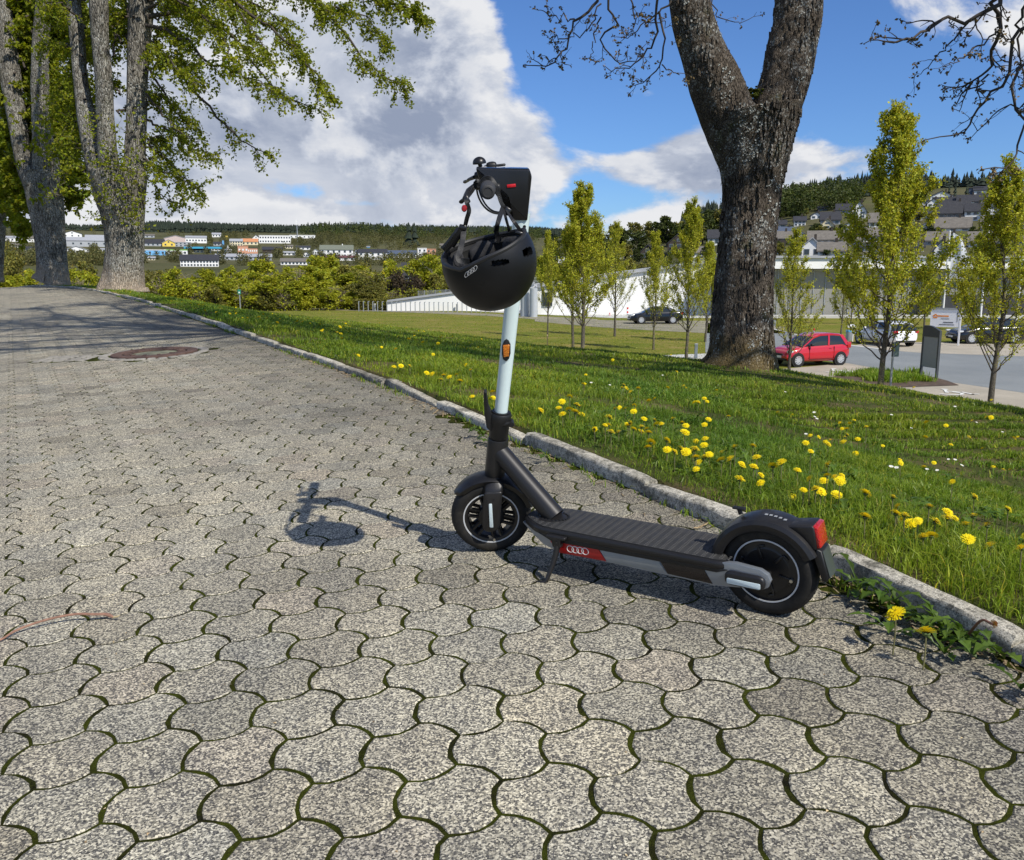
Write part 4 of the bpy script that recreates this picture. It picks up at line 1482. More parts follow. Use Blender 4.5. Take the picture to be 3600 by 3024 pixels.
 YG = GR[1]
 top = [GR + np.array(v) for v in ((-0.022, 0.006, 0.004), (-0.008, 0.0, 0.0222), (0.010, 0.0, 0.0205), (0.0225, -0.004, 0.0))]
 loop_l = at(1645, 712, YG)
 strap([at(1632, 808, 2.165), at(1641, 770, 2.15), at(1649, 738, 2.14), at(1640, 700, 2.14), at(1662, 668, YG), at(1678, 636, YG), *top, at(1762, 712, YG), at(1778, 738, YG + .01)])
 strap([at(1778, 738, YG + .01), at(1800, 770, 2.16), at(1826, 806, 2.17), at(1838, 824, 2.18)], w=0.0085)
 strap([at(1768, 730, YG + .01), at(1753, 775, 2.16), at(1745, 815, 2.17), at(1757, 850, 2.19)], w=0.012)
 strap([at(1766, 728, YG + .02), at(1778, 766, 2.22), at(1790, 815, 2.26), at(1788, 850, 2.27)], w=0.007)
 strap([at(1632, 800, 2.165), at(1627, 840, 2.15), at(1617, 885, 2.13), at(1612, 915, 2.125), at(1650, 918, 2.12)], w=0.0135)
 strap([at(1630, 800, 2.17), at(1612, 835, 2.19), at(1592, 868, 2.22)], w=0.009)
 for (px, py, Y, sx, sz, ry, nm) in ((1627, 800, 2.16, 0.019, 0.014, 0.2, 'buckle'), (1640, 702, 2.138, 0.014, 0.020, -0.5, 'buckle'), (1783, 742, YG, 0.018, 0.020, 0.6, 'buckle'), (1826, 820, 2.165, 0.020, 0.010, 0.3, 'strap_anchor')):
  g = G().box((0, 0, 0), (sx, 0.008, sz), bev=0.003)
  M3 = inv @ rotm([0, 1, 0], ry)
  g.V = [v @ M3.T + W(at(px, py, Y)) for v in g.V]
  g.obj(nm, buckle_m, smooth=True, angle=50, parent=root)
 g = G().lathe([(0.0, 0.004), (0.005, 0.0035), (0.0068, 0.0)], 'y', (0, 0, 0), 14)
 g.V = [v * np.array([1, -1, 1.25]) @ inv.T + W(at(1632, 733, 2.128)) for v in g.V]
 g.obj('red_clip', plain('dark_red_plastic', (0.30, 0.012, 0.014), 0.35, coord='Object'), smooth=True, parent=root)
 g = G()
 for k in range(4):
  cx, cy = 1641 + 9.6 * k, 965 - 6.8 * k
  pts = []
  for t in np.linspace(0, 2 * np.pi, 22):
   ex, ey = 7.6 * math.cos(t), 10.5 * math.sin(t)
   p = loc(cx + ex * 0.9 - ey * 0.25, cy + ey * 0.95 - ex * 0.25, 0.0006)
   if p is not None:
    pts.append(p)
  g.tube(pts, 0.0007, 5)
 g.obj('ring_emblem', plain('emblem_grey', (0.42, 0.42, 0.42), 0.45, coord='Object'), smooth=True, parent=root)
build_helmet()

# ------------------------------------------------------------------ vegetation
def leaf_mat(name, lo, hi, trans, tf=0.4, rough=0.55, scale=3.0):
 m = Mat(name, hi, rough, spec=0.25)
 c = m.mix(1.0, m.ramp(m.noise(scale, 4, 0.6), [(0.3, lo), (0.7, hi)]), m.tone(), 'MULTIPLY')
 m.col(c)
 m.translucent(m.mix(1.0, c, trans, 'MULTIPLY'), tf)
 return m.m
def bark_mat(name, dark, light, lichen=0.0, stretch=(7, 7, 1.6), foot=None, scale=1.0, depth=0.02, lcol=(0.42, 0.43, 0.38)):
 m = Mat(name, light, 0.92, spec=0.12)
 v = m.P('Position', stretch)
 n = m.noise(2.6 * scale, 9, 0.68, v, 0.6)
 cells = m.vor(3.4 * scale, v, 'Distance', 'DISTANCE_TO_EDGE')
 c = m.ramp(n, [(0.32, dark), (0.5, tuple((a + b) / 2 for a, b in zip(dark, light))), (0.68, light)])
 c = m.mix(m.ramp(cells, [(0.0, 0.85), (0.10, 0.0)]), c, tuple(x * 0.35 for x in dark))
 if lichen:
  l = m.noise(5.0, 8, 0.72, None, 0.8)
  big = m.noise(0.9, 3, 0.5)
  f = m.math('ADD', l, m.math('MULTIPLY', m.math('SUBTRACT', big, 0.5), 0.55))
  f = m.ramp(f, [(0.60 - 0.10 * lichen, 0.0), (0.64 - 0.10 * lichen, 0.9)])
  f = m.math('MULTIPLY', f, m.ramp(m.vor(26, None, 'Distance'), [(0.25, 1.0), (0.5, 0.1)]))
  c = m.mix(f, c, lcol)
  g = m.ramp(m.noise(2.2, 6, 0.7, None, 0.5), [(0.60, 0.0), (0.70, 0.55)])
  c = m.mix(g, c, (0.075, 0.085, 0.02))
 if foot is not None:
  sp = m.n('ShaderNodeSeparateXYZ')
  m.l(m.P('Object'), sp.inputs[0])
  f = m.math('ADD', sp.outputs[2], m.math('MULTIPLY', m.noise(4, 5, 0.6), 0.8))
  c = m.mix(m.ramp(f, [(0.45, 0.75), (1.05, 0.0)]), c, foot)
 c = m.mix(1.0, c, m.tone(), 'MULTIPLY')
 m.col(c)
 h = m.math('ADD', m.math('MULTIPLY', n, 1.0), m.math('MULTIPLY', m.ramp(cells, [(0.0, 0.0), (0.16, 1.0)]), 0.6))
 m.bump(h, 1.0, depth)
 return m.m
M_LINDEN_BARK = bark_mat('linden_bark', (0.030, 0.027, 0.022), (0.40, 0.37, 0.315), 1.2, foot=(0.44, 0.35, 0.26), depth=0.035, lcol=(0.46, 0.46, 0.42))
M_MAPLE_BARK = bark_mat('maple_bark', (0.050, 0.040, 0.031), (0.225, 0.185, 0.145), 0.85, foot=(0.20, 0.145, 0.05), stretch=(12, 12, 2.6), scale=1.4, depth=0.030, lcol=(0.45, 0.45, 0.42))
M_TWIG = plain('twig_bark', (0.060, 0.047, 0.036), 0.9, var=0.3, scale=4)
M_LINDEN_LEAF = leaf_mat('linden_leaf', (0.15, 0.185, 0.012), (0.30, 0.32, 0.024), (1.35, 1.4, 0.5), 0.48)
M_HORN_LEAF = leaf_mat('hornbeam_leaf', (0.31, 0.33, 0.024), (0.50, 0.49, 0.05), (1.2, 1.2, 0.5), 0.4)
M_BUD = plain('opening_buds', (0.16, 0.11, 0.04), 0.8, var=0.5, scale=20)
class Leaves:
 def __init__(s):
  s.c, s.r, s.t = [], [], []
 def add(s, c, r, tone=1.0):
  s.c.append(c)
  s.r.append(r)
  s.t.append(tone)
 def arrays(s, rg, droop=0.3, quad=True, tint=(0.10, 0.06, 0.05)):
  C = np.array(s.c)
  r = np.array(s.r)
  n = len(C)
  a = rg.uniform(0, 2 * np.pi, n)
  el = rg.normal(-droop, 0.6, n)
  u = np.stack([np.cos(a) * np.cos(el), np.sin(a) * np.cos(el), np.sin(el)], 1)
  w = rg.normal(0, 1, (n, 3))
  v = np.cross(u, w)
  v /= np.linalg.norm(v, axis=1)[:, None]
  nn = np.cross(u, v)
  r3 = r[:, None]
  bend_ = rg.uniform(0.05, 0.35, n)[:, None]
  p = [C, C + u * r3 * 0.9 + v * r3 * 0.62 + nn * r3 * bend_, C + u * r3 * 1.9 - nn * r3 * bend_ * 0.5, C + u * r3 * 0.9 - v * r3 * 0.62 + nn * r3 * bend_]
  V = np.stack(p, 1).reshape(-1, 3)
  F = np.arange(n * 4).reshape(-1, 4)
  F3 = np.concatenate([F[:, [0, 1, 2]], F[:, [0, 2, 3]]])
  t = np.array(s.t)[:, None] * (1 + rg.normal(0, 0.16, (n, 1))) * np.ones(3) + rg.normal(0, 1, (n, 1)) * np.array([tint[0], tint[1] * 0.3, -tint[2]])
  t = np.clip(t, 0.25, 1.8)
  return V, F3, np.repeat(t, 4, 0)
 def obj(s, name, m, rg, droop=0.3, fn=None, **k):
  V, F, T = s.arrays(rg, droop)
  if fn is not None:
   V = fn(V)
  o = bpy.data.objects.new(name, np_mesh(name, V, [F], m, T))
  return put(o, **k)
def wander(rg, p, d, L, n, jit, up=0.0, grav=0.0):
 p, d = np.array(p, float), np.array(d, float)
 d /= np.linalg.norm(d)
 P = [p.copy()]
 for i in range(n):
  d = d + rg.normal(0, jit, 3) + np.array([0, 0, up - grav])
  d /= np.linalg.norm(d)
  p = p + d * L / n
  P.append(p.copy())
 return np.array(P)
def spline(P, n):
 P = np.asarray(P, float)
 Q_ = np.r_[[2 * P[0] - P[1]], P, [2 * P[-1] - P[-2]]]
 m = len(P) - 1
 out = []
 for t in np.linspace(0, m, n):
  k = min(int(t), m - 1)
  f = t - k
  p0, p1, p2, p3 = Q_[k:k + 4]
  out.append(0.5 * ((2 * p1) + (-p0 + p2) * f + (2 * p0 - 5 * p1 + 4 * p2 - p3) * f * f + (-p0 + 3 * p1 - 3 * p2 + p3) * f ** 3))
 return np.array(out)
def trunk(g, pts, n_ring=40, sides=30, rg=None, rough=0.06, flare=0.0, ridge=9, seed=0):
 pts = np.array(pts, float)
 S_ = spline(pts, n_ring)
 rings = []
 T = np.gradient(S_[:, :3], axis=0)
 T /= np.linalg.norm(T, axis=1)[:, None]
 u = np.array([1.0, 0, 0])
 th = np.linspace(0, 2 * np.pi, sides, endpoint=False)
 L = np.r_[0, np.cumsum(np.linalg.norm(np.diff(S_[:, :3], axis=0), axis=1))]
 r1 = np.random.default_rng(seed)
 ph = r1.uniform(0, 6.28, 8)
 for i in range(n_ring):
  a = u - (u @ T[i]) * T[i]
  a /= np.linalg.norm(a)
  b = np.cross(T[i], a)
  u = a
  r = S_[i, 3]
  k = 1 + rough * (0.5 * np.sin(3 * th + ph[0] + L[i] * 0.5) + 0.35 * np.sin(5 * th + ph[1] - L[i] * 0.9) + 0.35 * np.sin(ridge * th + ph[2] + 1.4 * math.sin(L[i] * 1.3)))
  k = k + rough * 0.8 * vnoise(th * 3.0 + seed, np.full(sides, L[i] * 2.6), seed + 3) * 0.6 + rough * 0.5 * vnoise(th * 8.0 + seed, np.full(sides, L[i] * 7), seed + 9)
  if flare:
   f = math.exp(-max(L[i], 0) / 0.28)
   k = k + flare * f * (0.75 + 0.45 * np.cos(5 * th + ph[3]))
  rings.append(S_[i, :3] + r * k[:, None] * (np.cos(th)[:, None] * a + np.sin(th)[:, None] * b))
 g.loft(np.array(rings), tone=1.0)
 return S_

# ---- linden trees on the left, by photo pixels at a chosen distance
def limb(pix, Y, dY=0.0):
 out = []
 n = len(pix)
 for i, (x0, x1, py) in enumerate(pix):
  y = Y + dY * i / max(1, n - 1)
  c = at((x0 + x1) / 2, py, y)
  out.append((*c, (x1 - x0) / 2 / FPX * y * 1.0))
 return out
def leafy_branch(g, lv, rg, P, r0, dens=1.0, twig_len=0.9, leaf=0.075, droop=0.35, leaf_from=0.12, sides=6, ntw=None):
 P = spline(P, 22)
 L = np.linalg.norm(np.diff(P, axis=0), axis=1).sum()
 P[1:-1] += rg.normal(0, 0.035, (20, 3))
 rad = r0 * (1 - 0.88 * np.linspace(0, 1, 22) ** 0.9)
 g.tube(P, rad, sides, cap=False)
 nt = int(L * 5.2 * dens) if ntw is None else ntw
 for k in range(nt):
  t = leaf_from + (1 - leaf_from) * rg.random()
  i = min(20, int(t * 21))
  p = P[i] + (P[i + 1] - P[i]) * (t * 21 - i)
  d = (P[i + 1] - P[i]) / np.linalg.norm(P[i + 1] - P[i])
  side = rg.normal(0, 1, 3)
  side -= (side @ d) * d
  side /= np.linalg.norm(side)
  tl = twig_len * rg.uniform(0.35, 1.1) * (1 - 0.35 * t)
  W_ = wander(rg, p, d * 0.7 + side * 0.75 + np.array([0, 0, -0.15]), tl, 6, 0.16, grav=0.10)
  g.tube(W_, np.linspace(0.007, 0.0025, 7), 3, cap=False)
  nl = int(tl * 22 * dens)
  for q in range(nl):
   tt = rg.uniform(0.1, 1.0) * 6
   j = min(5, int(tt))
   c = W_[j] + (W_[j + 1] - W_[j]) * (tt - j) + rg.normal(0, 0.035, 3)
   lv.add(c, leaf * rg.uniform(0.55, 1.1), rg.uniform(0.75, 1.2))
 return P
def build_linden(label, Y, base, limbs, branches, seed, crown_top, shoots, leaf=0.053, dens=2.1):
 rg = np.random.default_rng(seed)
 c0 = np.array(base)
 root = empty('linden_tree', tuple(c0), label=label, cat='tree', group='old linden trees along the path')
 off = lambda V: V - c0
 g = G()
 for k, (pts, kw) in enumerate(limbs):
  trunk(g, pts, seed=seed + k, **kw)
 g.obj('trunk', M_LINDEN_BARK, smooth=True, angle=180, fn=off, parent=root)
 gb, lv = G(), Leaves()
 for P, r0, kw in branches:
  leafy_branch(gb, lv, rg, P, r0, leaf=leaf, dens=dens * kw.pop('d', 1.0), **kw)
 for (pts, kw) in limbs[1:]:
  p = np.array(pts[-1][:3])
  r = pts[-1][3]
  for q in range(10):
   h = rg.uniform(0.0, crown_top - p[2])
   a = rg.uniform(0, 6.28) if q % 2 else rg.normal(-0.85, 0.6)
   st = p + np.array([0, 0, h]) * 0.8 + rg.normal(0, 0.2, 3)
   ln = rg.uniform(1.6, 3.6)
   e = st + np.array([math.cos(a) * ln, math.sin(a) * ln, rg.uniform(-0.5, 1.6)])
   m_ = (st + e) / 2 + np.array([0, 0, 0.5])
   leafy_branch(gb, lv, rg, [st, m_, e], 0.05, dens=dens * 0.25, leaf=leaf * 2.0, twig_len=1.1)
  top = p + np.array([rg.normal(0, 0.5), rg.normal(0, 0.5), crown_top - p[2]])
  gb.tube(spline([p, (p + top) / 2 + rg.normal(0, 0.2, 3), top], 8), np.linspace(r * 0.97, 0.03, 8), 10)
 for (px, py, Yd, n, sp) in shoots:
  n = int(n * 0.6)
  for q in range(n):
   p = at(px + rg.normal(0, sp), py + rg.normal(0, sp * 1.25), Yd + rg.uniform(-0.3, 0.15))
   a = rg.uniform(0, 6.28)
   W_ = wander(rg, p, (math.cos(a), math.sin(a) - 0.35, rg.uniform(-0.1, 0.9)), rg.uniform(0.2, 0.55), 4, 0.2)
   gb.tube(W_, np.linspace(0.006, 0.003, 5), 3, cap=False)
   for w in range(rg.integers(5, 11)):
    lv.add(W_[rg.integers(1, 5)] + rg.normal(0, 0.05, 3), leaf * rg.uniform(0.6, 1.15), rg.uniform(0.8, 1.25))
 gb.obj('branches', M_TWIG, smooth=True, angle=180, fn=off, parent=root)
 lv.obj('foliage', M_LINDEN_LEAF, rg, fn=off, parent=root)
 return root
def pxs(Y, *pts, dy=0.0):
 n = len(pts)
 return [at(x, y, Y + dy * i / max(1, n - 1)) for i, (x, y) in enumerate(pts)]
def build_lindens():
 Y = 23.2
 t1 = limb([(352, 516, 1030), (362, 502, 1003), (378, 501, 893), (366, 500, 786), (346, 502, 714), (330, 503, 643), (322, 500, 600)], Y)
 lm1 = limb([(338, 430, 700), (305, 385, 571), (278, 342, 429), (262, 308, 290), (250, 296, 143), (238, 280, 0), (228, 262, -160)], Y, 0.6)
 lm2 = limb([(352, 452, 690), (350, 414, 571), (343, 400, 429), (338, 392, 286), (325, 378, 143), (316, 374, 0), (312, 356, -170)], Y - 0.15, -0.5)
 lm3 = limb([(420, 503, 720), (440, 508, 560), (448, 513, 429), (450, 515, 286), (454, 525, 143), (462, 535, 0), (474, 530, -180)], Y + 0.1, 0.3)
 base = at(432, 1010, Y)
 B = []
 def br(pts, r, dy, **k):
  B.append((pxs(Y, *pts, dy=dy), r, k))
 br([(515, 150), (600, 230), (690, 330), (800, 450), (880, 510), (955, 545)], 0.055, -1.5, d=0.75)
 br([(515, 90), (640, 130), (760, 230), (880, 275), (1000, 330)], 0.050, -2.5)
 br([(520, 60), (660, 40), (800, 110), (900, 230), (985, 330), (1130, 385)], 0.06, 1.0)
 br([(528, -60), (720, -40), (900, 60), (1060, 190), (1160, 345)], 0.07, -1.2, d=1.3)
 br([(528, -160), (800, -180), (1020, -60), (1180, 70), (1290, 220), (1425, 320)], 0.075, 0.8, d=1.4)
 br([(530, -240), (860, -300), (1150, -160), (1300, -20), (1430, 30), (1478, 60)], 0.07, -2.2, d=1.5)
 br([(530, -200), (760, -220), (980, -120), (1120, 10), (1290, 60), (1360, 170)], 0.06, 2.0, d=1.4)
 br([(520, 0), (700, -60), (880, 0), (1010, 110), (1075, 240)], 0.05, 3.0, d=1.3)
 br([(515, 330), (590, 420), (660, 490), (740, 545)], 0.035, -1.0)
 br([(508, 480), (580, 560), (640, 620), (690, 690)], 0.035, 0.8, d=1.2)
 br([(505, 560), (570, 600), (660, 640), (700, 670)], 0.03, -1.2, d=1.1)
 br([(510, 420), (600, 470), (680, 520), (755, 560)], 0.035, 1.6, d=1.1)
 for (x0, y0, x1, y1, dy) in ((505, 180, 640, 90, 2.5), (505, 260, 700, 200, 3), (300, 260, 200, 330, -2), (505, 380, 640, 360, 2), (300, 430, 180, 500, -1.5), (430, 150, 330, 60, -3), (350, 120, 260, 220, -3),
                                 (510, 520, 600, 500, -1.5), (520, -20, 640, -20, 3.4), (540, 60, 760, 60, -3.6), (540, -60, 900, 30, 3.2), (300, 0, 160, 60, -3), (420, 330, 330, 300, -2.6), (470, 60, 390, 0, 3)):
  br([(x0, y0), ((x0 + x1) / 2, (y0 + y1) / 2 - 30), (x1, y1 + 40)], 0.03, abs(dy), d=1.2, twig_len=0.9)
 br([(512, 220), (580, 330), (640, 420), (700, 440)], 0.04, 1.2, d=1.1)
 br([(505, 600), (560, 680), (610, 720), (640, 745)], 0.025, 0.2, d=1.0)
 br([(520, 30), (600, -10), (720, 60), (800, 170), (850, 260)], 0.045, -3.0, d=1.2)
 br([(525, -100), (640, -110), (790, 0), (900, 120), (960, 220)], 0.045, -3.4, d=1.2)
 br([(520, 200), (570, 180), (630, 250), (690, 300)], 0.03, -2.0, d=1.2)
 for (x0, y0, x1, y1, dy) in ((300, 350, 160, 420, -1.5), (290, 200, 140, 160, -2), (300, 100, 200, 40, -2.5), (400, 200, 440, 60, -2.5), (330, 500, 230, 600, -1.0),
                                 (420, 400, 560, 330, -2), (440, 60, 560, -40, -3), (380, 300, 300, 200, -2.5), (300, 600, 200, 680, 0.8), (420, 620, 540, 560, -1),
                                 (280, 60, 120, 20, 1.5), (320, -60, 250, -160, -1), (400, -50, 500, -180, 2), (390, 480, 250, 520, -1.4), (470, 250, 420, 120, -1.6)):
  br([(x0, y0), ((x0 + x1) / 2, min(y0, y1) - 10), (x1, y1)], 0.03, -dy, d=1.15, twig_len=0.7)
 build_linden('old linden with three limbs and shoots round its trunk, nearest to the scooter', Y, base,
                 [(t1, dict(flare=0.16, rough=0.05, n_ring=46, sides=40)), (lm1, dict(n_ring=44)), (lm2, dict(n_ring=44)), (lm3, dict(n_ring=44))],
                 B, 21, 14.5, [(400, 560, Y - .75, 42, 46), (440, 640, Y - .8, 55, 42), (470, 740, Y - .7, 34, 26), (350, 700, Y - .7, 26, 26), (360, 480, Y - .6, 24, 40), (470, 500, Y - .6, 22, 30), (480, 790, Y - .65, 12, 10), (330, 760, Y - .6, 10, 16)])
 Y = 29.0
 t1 = limb([(128, 246, 995), (139, 238, 979), (132, 229, 857), (107, 218, 714), (92, 212, 643), (92, 206, 600)], Y)
 la = limb([(85, 160, 650), (57, 114, 571), (32, 90, 429), (8, 72, 286), (-8, 52, 143), (-20, 35, 0), (-30, 15, -150)], Y, 0.5)
 lb = limb([(128, 208, 650), (122, 205, 571), (118, 172, 429), (114, 168, 286), (118, 168, 143), (132, 180, 0), (140, 178, -150)], Y, -0.5)
 B = []
 for (x0, y0, x1, y1, dy) in ((60, 0, 0, 60, 1), (180, 100, 300, 160, 2), (90, 60, 200, 100, 2), (150, 340, 230, 400, -2), (50, 260, 130, 330, -2), (40, 500, 130, 540, 2), (210, 350, 300, 400, 1), (120, 120, 30, 100, -2), (180, 0, 280, 40, 2.5), (100, 460, 0, 500, 1.4), (160, 220, 70, 260, 2),
                                 (120, 300, 250, 350, -1), (130, 200, 260, 150, -2), (150, 100, 260, 20, 1), (40, 300, -60, 350, -1), (60, 420, 160, 480, -1.5), (150, 420, 300, 470, 1),
                                 (100, 560, 20, 640, -1), (170, 560, 270, 620, -1.5), (60, 150, 120, 60, -2), (20, 100, -60, 40, 2), (160, 300, 290, 280, 2), (200, 640, 260, 700, -1), (100, 640, 50, 720, 1),
                                 (150, 30, 60, -60, -2), (170, -20, 260, -80, -1), (90, 240, 10, 180, -2.5), (180, 480, 250, 560, 1.5), (90, 400, 30, 480, 2), (210, 680, 300, 700, 0.5), (110, 700, 60, 700, 0.3)):
  B.append((pxs(Y, (x0, y0), ((x0 + x1) / 2, min(y0, y1) - 15), (x1, y1), dy=abs(dy) + 0.3), 0.035, dict(d=1.5, twig_len=1.1)))
 build_linden('linden with a forked mossy trunk, between the nearest linden and the left edge', Y, at(190, 985, Y),
                 [(t1, dict(flare=0.12, rough=0.05)), (la, {}), (lb, {})], B, 33, 17, [(150, 700, Y - .8, 10, 20), (160, 400, Y - .8, 20, 50), (60, 500, Y - .8, 14, 40), (180, 520, Y - .8, 20, 30)], leaf=0.095)
 Y = 34.0
 t1 = limb([(-70, 6, 985), (-62, 6, 929), (-58, 14, 786), (-56, 26, 643), (-50, 25, 571), (-50, 14, 430), (-50, 0, 250), (-45, -8, 60)], Y)
 la = limb([(-40, 10, 560), (-10, 30, 430), (5, 40, 280), (0, 34, 100), (0, 30, -50)], Y + 0.2)
 B = []
 for (x0, y0, x1, y1, dy) in ((10, 400, 90, 450, 1), (10, 300, 110, 260, -1), (0, 150, 90, 110, -1), (0, 600, 80, 700, 1), (-20, 500, -120, 520, 0), (0, 30, 80, -20, 1), (10, 640, 60, 760, -1), (20, 560, 90, 560, 0), (0, 220, 60, 160, 2), (-20, 700, 90, 800, 1.2)):
  B.append((pxs(Y, (x0, y0), ((x0 + x1) / 2, min(y0, y1) - 15), (x1, y1), dy=dy), 0.035, dict(d=1.5, twig_len=1.3)))
 build_linden('linden trunk cut off by the left edge of the view', Y, at(-30, 985, Y), [(t1, dict(flare=0.1, rough=0.05)), (la, {})], B, 44, 18, [(10, 500, Y - .8, 10, 40)], leaf=0.11)
build_lindens()

# ---- the big forked maple and its neighbour whose twigs hang in at the right
def bare_branch(g, lv, rg, P, r0, depth=2, twig=0.8, n=None):
 P = spline(P, 16)
 L = np.linalg.norm(np.diff(P, axis=0), axis=1).sum()
 P[1:-1] += rg.normal(0, 0.018, (14, 3))
 g.tube(P, r0 * (1 - 0.75 * np.linspace(0, 1, 16)), 6 if depth > 1 else 4, cap=False)
 def sub(P, r, dep, tl):
  m = len(P)
  LL = np.linalg.norm(np.diff(P, axis=0), axis=1).sum()
  for k in range(max(2, int(LL * (5.0 if dep == 2 else 6.0)))):
   t = rg.uniform(0.15, 0.98) * (m - 1)
   i = min(m - 2, int(t))
   p = P[i] + (P[i + 1] - P[i]) * (t - i)
   d = P[i + 1] - P[i]
   d /= np.linalg.norm(d)
   s = rg.normal(0, 1, 3)
   s -= (s @ d) * d
   s /= np.linalg.norm(s)
   ln = tl * rg.uniform(0.35, 1.0)
   W_ = wander(rg, p, d * 0.8 + s * 0.8, ln, 6, 0.24, up=0.05)
   g.tube(W_, np.linspace(r, r * 0.45, 7), 4 if dep > 1 else 3, cap=False)
   if dep > 1:
    sub(W_, r * 0.6, dep - 1, tl * 0.45)
   if rg.random() < (0.8 if dep == 1 else 0.9):
    for q in range(rg.integers(4, 9)):
     lv.add(W_[-1] + rg.normal(0, 0.010, 3), 0.016 * rg.uniform(0.7, 1.5), rg.uniform(0.6, 1.4))
 sub(P, r0 * 0.34, depth, twig)
 for q in range(8):
  lv.add(P[-1] + rg.normal(0, 0.015, 3), 0.02, 1.0)
def build_maple():
 rg = np.random.default_rng(5)
 Y = 12.8
 z0 = gz(at(2600, 1290, Y)[0], Y)
 tr = limb([(2452, 2728, 1330), (2492, 2714, 1250), (2500, 2709, 1124), (2516, 2712, 967), (2534, 2725, 810), (2543, 2740, 652), (2520, 2768, 530), (2501, 2786, 452), (2475, 2800, 395)], Y)
 ll = limb([(2570, 2690, 640), (2530, 2690, 560), (2488, 2668, 450), (2455, 2630, 362), (2424, 2591, 271), (2399, 2542, 181), (2374, 2510, 90), (2358, 2487, 0), (2340, 2450, -180), (2330, 2420, -400)], Y - 0.02, -0.4)
 rl = limb([(2590, 2710, 640), (2600, 2752, 560), (2622, 2788, 450), (2652, 2812, 362), (2682, 2842, 271), (2700, 2858, 181), (2723, 2876, 90), (2732, 2884, 0), (2755, 2890, -180), (2790, 2900, -400)], Y + 0.02, 0.4)
 c0 = np.array([*at(2600, 1290, Y)[:2], z0])
 root = empty('maple_tree', tuple(c0), label='big forked maple with lichen on its bark, beside the red car', cat='tree')
 off = lambda V: V - c0
 g = G()
 trunk(g, tr, n_ring=90, sides=64, rough=0.035, flare=0.26, seed=2, ridge=13)
 trunk(g, ll, n_ring=80, sides=54, rough=0.04, seed=7, ridge=11)
 trunk(g, rl, n_ring=80, sides=54, rough=0.045, seed=8, ridge=11)
 g.obj('trunk', M_MAPLE_BARK, smooth=True, angle=180, fn=off, parent=root)
 g = G()
 for k in range(60):
  p = at(2640 + rg.normal(0, 22), 322 + rg.normal(4, 9), Y - 0.12 + rg.normal(0, 0.10))
  r = rg.uniform(0.02, 0.045)
  th = np.linspace(0, 2 * np.pi, 6, endpoint=False)
  ring = np.stack([p[0] + r * np.cos(th), p[1] + r * np.sin(th), np.full(6, p[2])], 1)
  g.add(np.r_[ring, [p + [0, 0, r * 0.6]], [p - [0, 0, r]]], [[[j, (j + 1) % 6, 6] for j in range(6)], [[(j + 1) % 6, j, 7] for j in range(6)]])
 g.obj('moss', M_MOSS, fn=off, parent=root, kind='stuff')
 g = G()
 dark = G()
 for (pts, cnt, sp) in ((tr, 900, 1), (ll, 420, 1), (rl, 420, 1)):
  pts = np.array(pts)
  for k in range(cnt):
   t = rg.uniform(0, len(pts) - 1.001)
   i = int(t)
   q = pts[i] + (pts[i + 1] - pts[i]) * (t - i)
   a = rg.uniform(-math.pi, 0.25)
   nrm = np.array([math.cos(a), math.sin(a), 0])
   p = q[:3] + nrm * q[3] * 1.012
   clump = vnoise(np.array([a * 2.2 + 10]), np.array([q[2] * 1.9 + 5]), 31)[0]
   lich = clump > 0.22
   s = np.array([-math.sin(a), math.cos(a), 0])
   if lich:
    for w in range(3):
     pc = p + s * rg.normal(0, 0.02) + np.array([0, 0, rg.normal(0, 0.02)])
     r = rg.uniform(0.006, 0.015)
     th = np.linspace(0, 2 * np.pi, 6, endpoint=False) + rg.uniform(0, 1)
     rr = r * rg.uniform(0.6, 1.2, 6)
     ring = pc + rr[:, None] * (np.cos(th)[:, None] * s + np.sin(th)[:, None] * np.array([0, 0, 1])) + nrm * 0.014
     g.add(np.r_[ring, [pc + nrm * 0.006]], [[[j, (j + 1) % 6, 6] for j in range(6)]], rg.uniform(0.7, 1.2))
   else:
    w_, h_ = rg.uniform(0.006, 0.016), rg.uniform(0.03, 0.085)
    tl = rg.normal(0, 0.008)
    up = np.array([0, 0, 1.0])
    v = [p - s * w_ - up * h_ * 0.8, p + s * w_ - up * h_, p + s * w_ + up * h_ * 0.8 + s * tl, p - s * w_ + up * h_ + s * tl]
    vo = [x + nrm * rg.uniform(0.006, 0.016) for x in v]
    vi = [x - nrm * 0.01 for x in v]
    dark.add(np.array(vo + vi), [[[0, 1, 2, 3], [1, 0, 4, 5], [2, 1, 5, 6], [3, 2, 6, 7], [0, 3, 7, 4]]], rg.uniform(0.65, 1.25))
 g.obj('lichen', plain('grey_lichen', (0.38, 0.39, 0.36), 0.9, var=0.3, scale=30), fn=off, parent=root, kind='stuff')
 dark.obj('bark_scales', M_MAPLE_BARK, fn=off, parent=root, kind='stuff')
 g, lv = G(), Leaves()
 c8 = lambda x, y: (1800 + x / 1.5, y / 1.5)
 def bb(pts, r, dy, y0=Y - 1.8, **k):
  bare_branch(g, lv, rg, pxs(y0, *[c8(*p) for p in pts], dy=dy), r, **k)
 bb([(450, -160), (445, 20), (400, 80), (320, 120), (298, 230), (240, 295), (190, 350), (60, 345)], 0.020, -0.5, twig=0.34)
 bb([(330, 100), (230, 95), (160, 70), (120, 40)], 0.010, 0.1, twig=0.22)
 bb([(300, 200), (200, 205), (165, 170)], 0.008, -0.1, twig=0.16)
 bb([(500, -100), (510, 40), (560, 130), (470, 190), (510, 270), (560, 330), (650, 330), (690, 280)], 0.016, 0.5, twig=0.26)
 bb([(770, -120), (765, 80), (745, 210), (700, 280), (640, 335), (570, 372), (490, 350)], 0.018, 0.3, twig=0.24)
 bb([(775, 60), (800, 210), (790, 330), (740, 400), (680, 435), (625, 452)], 0.014, -0.3, twig=0.20)
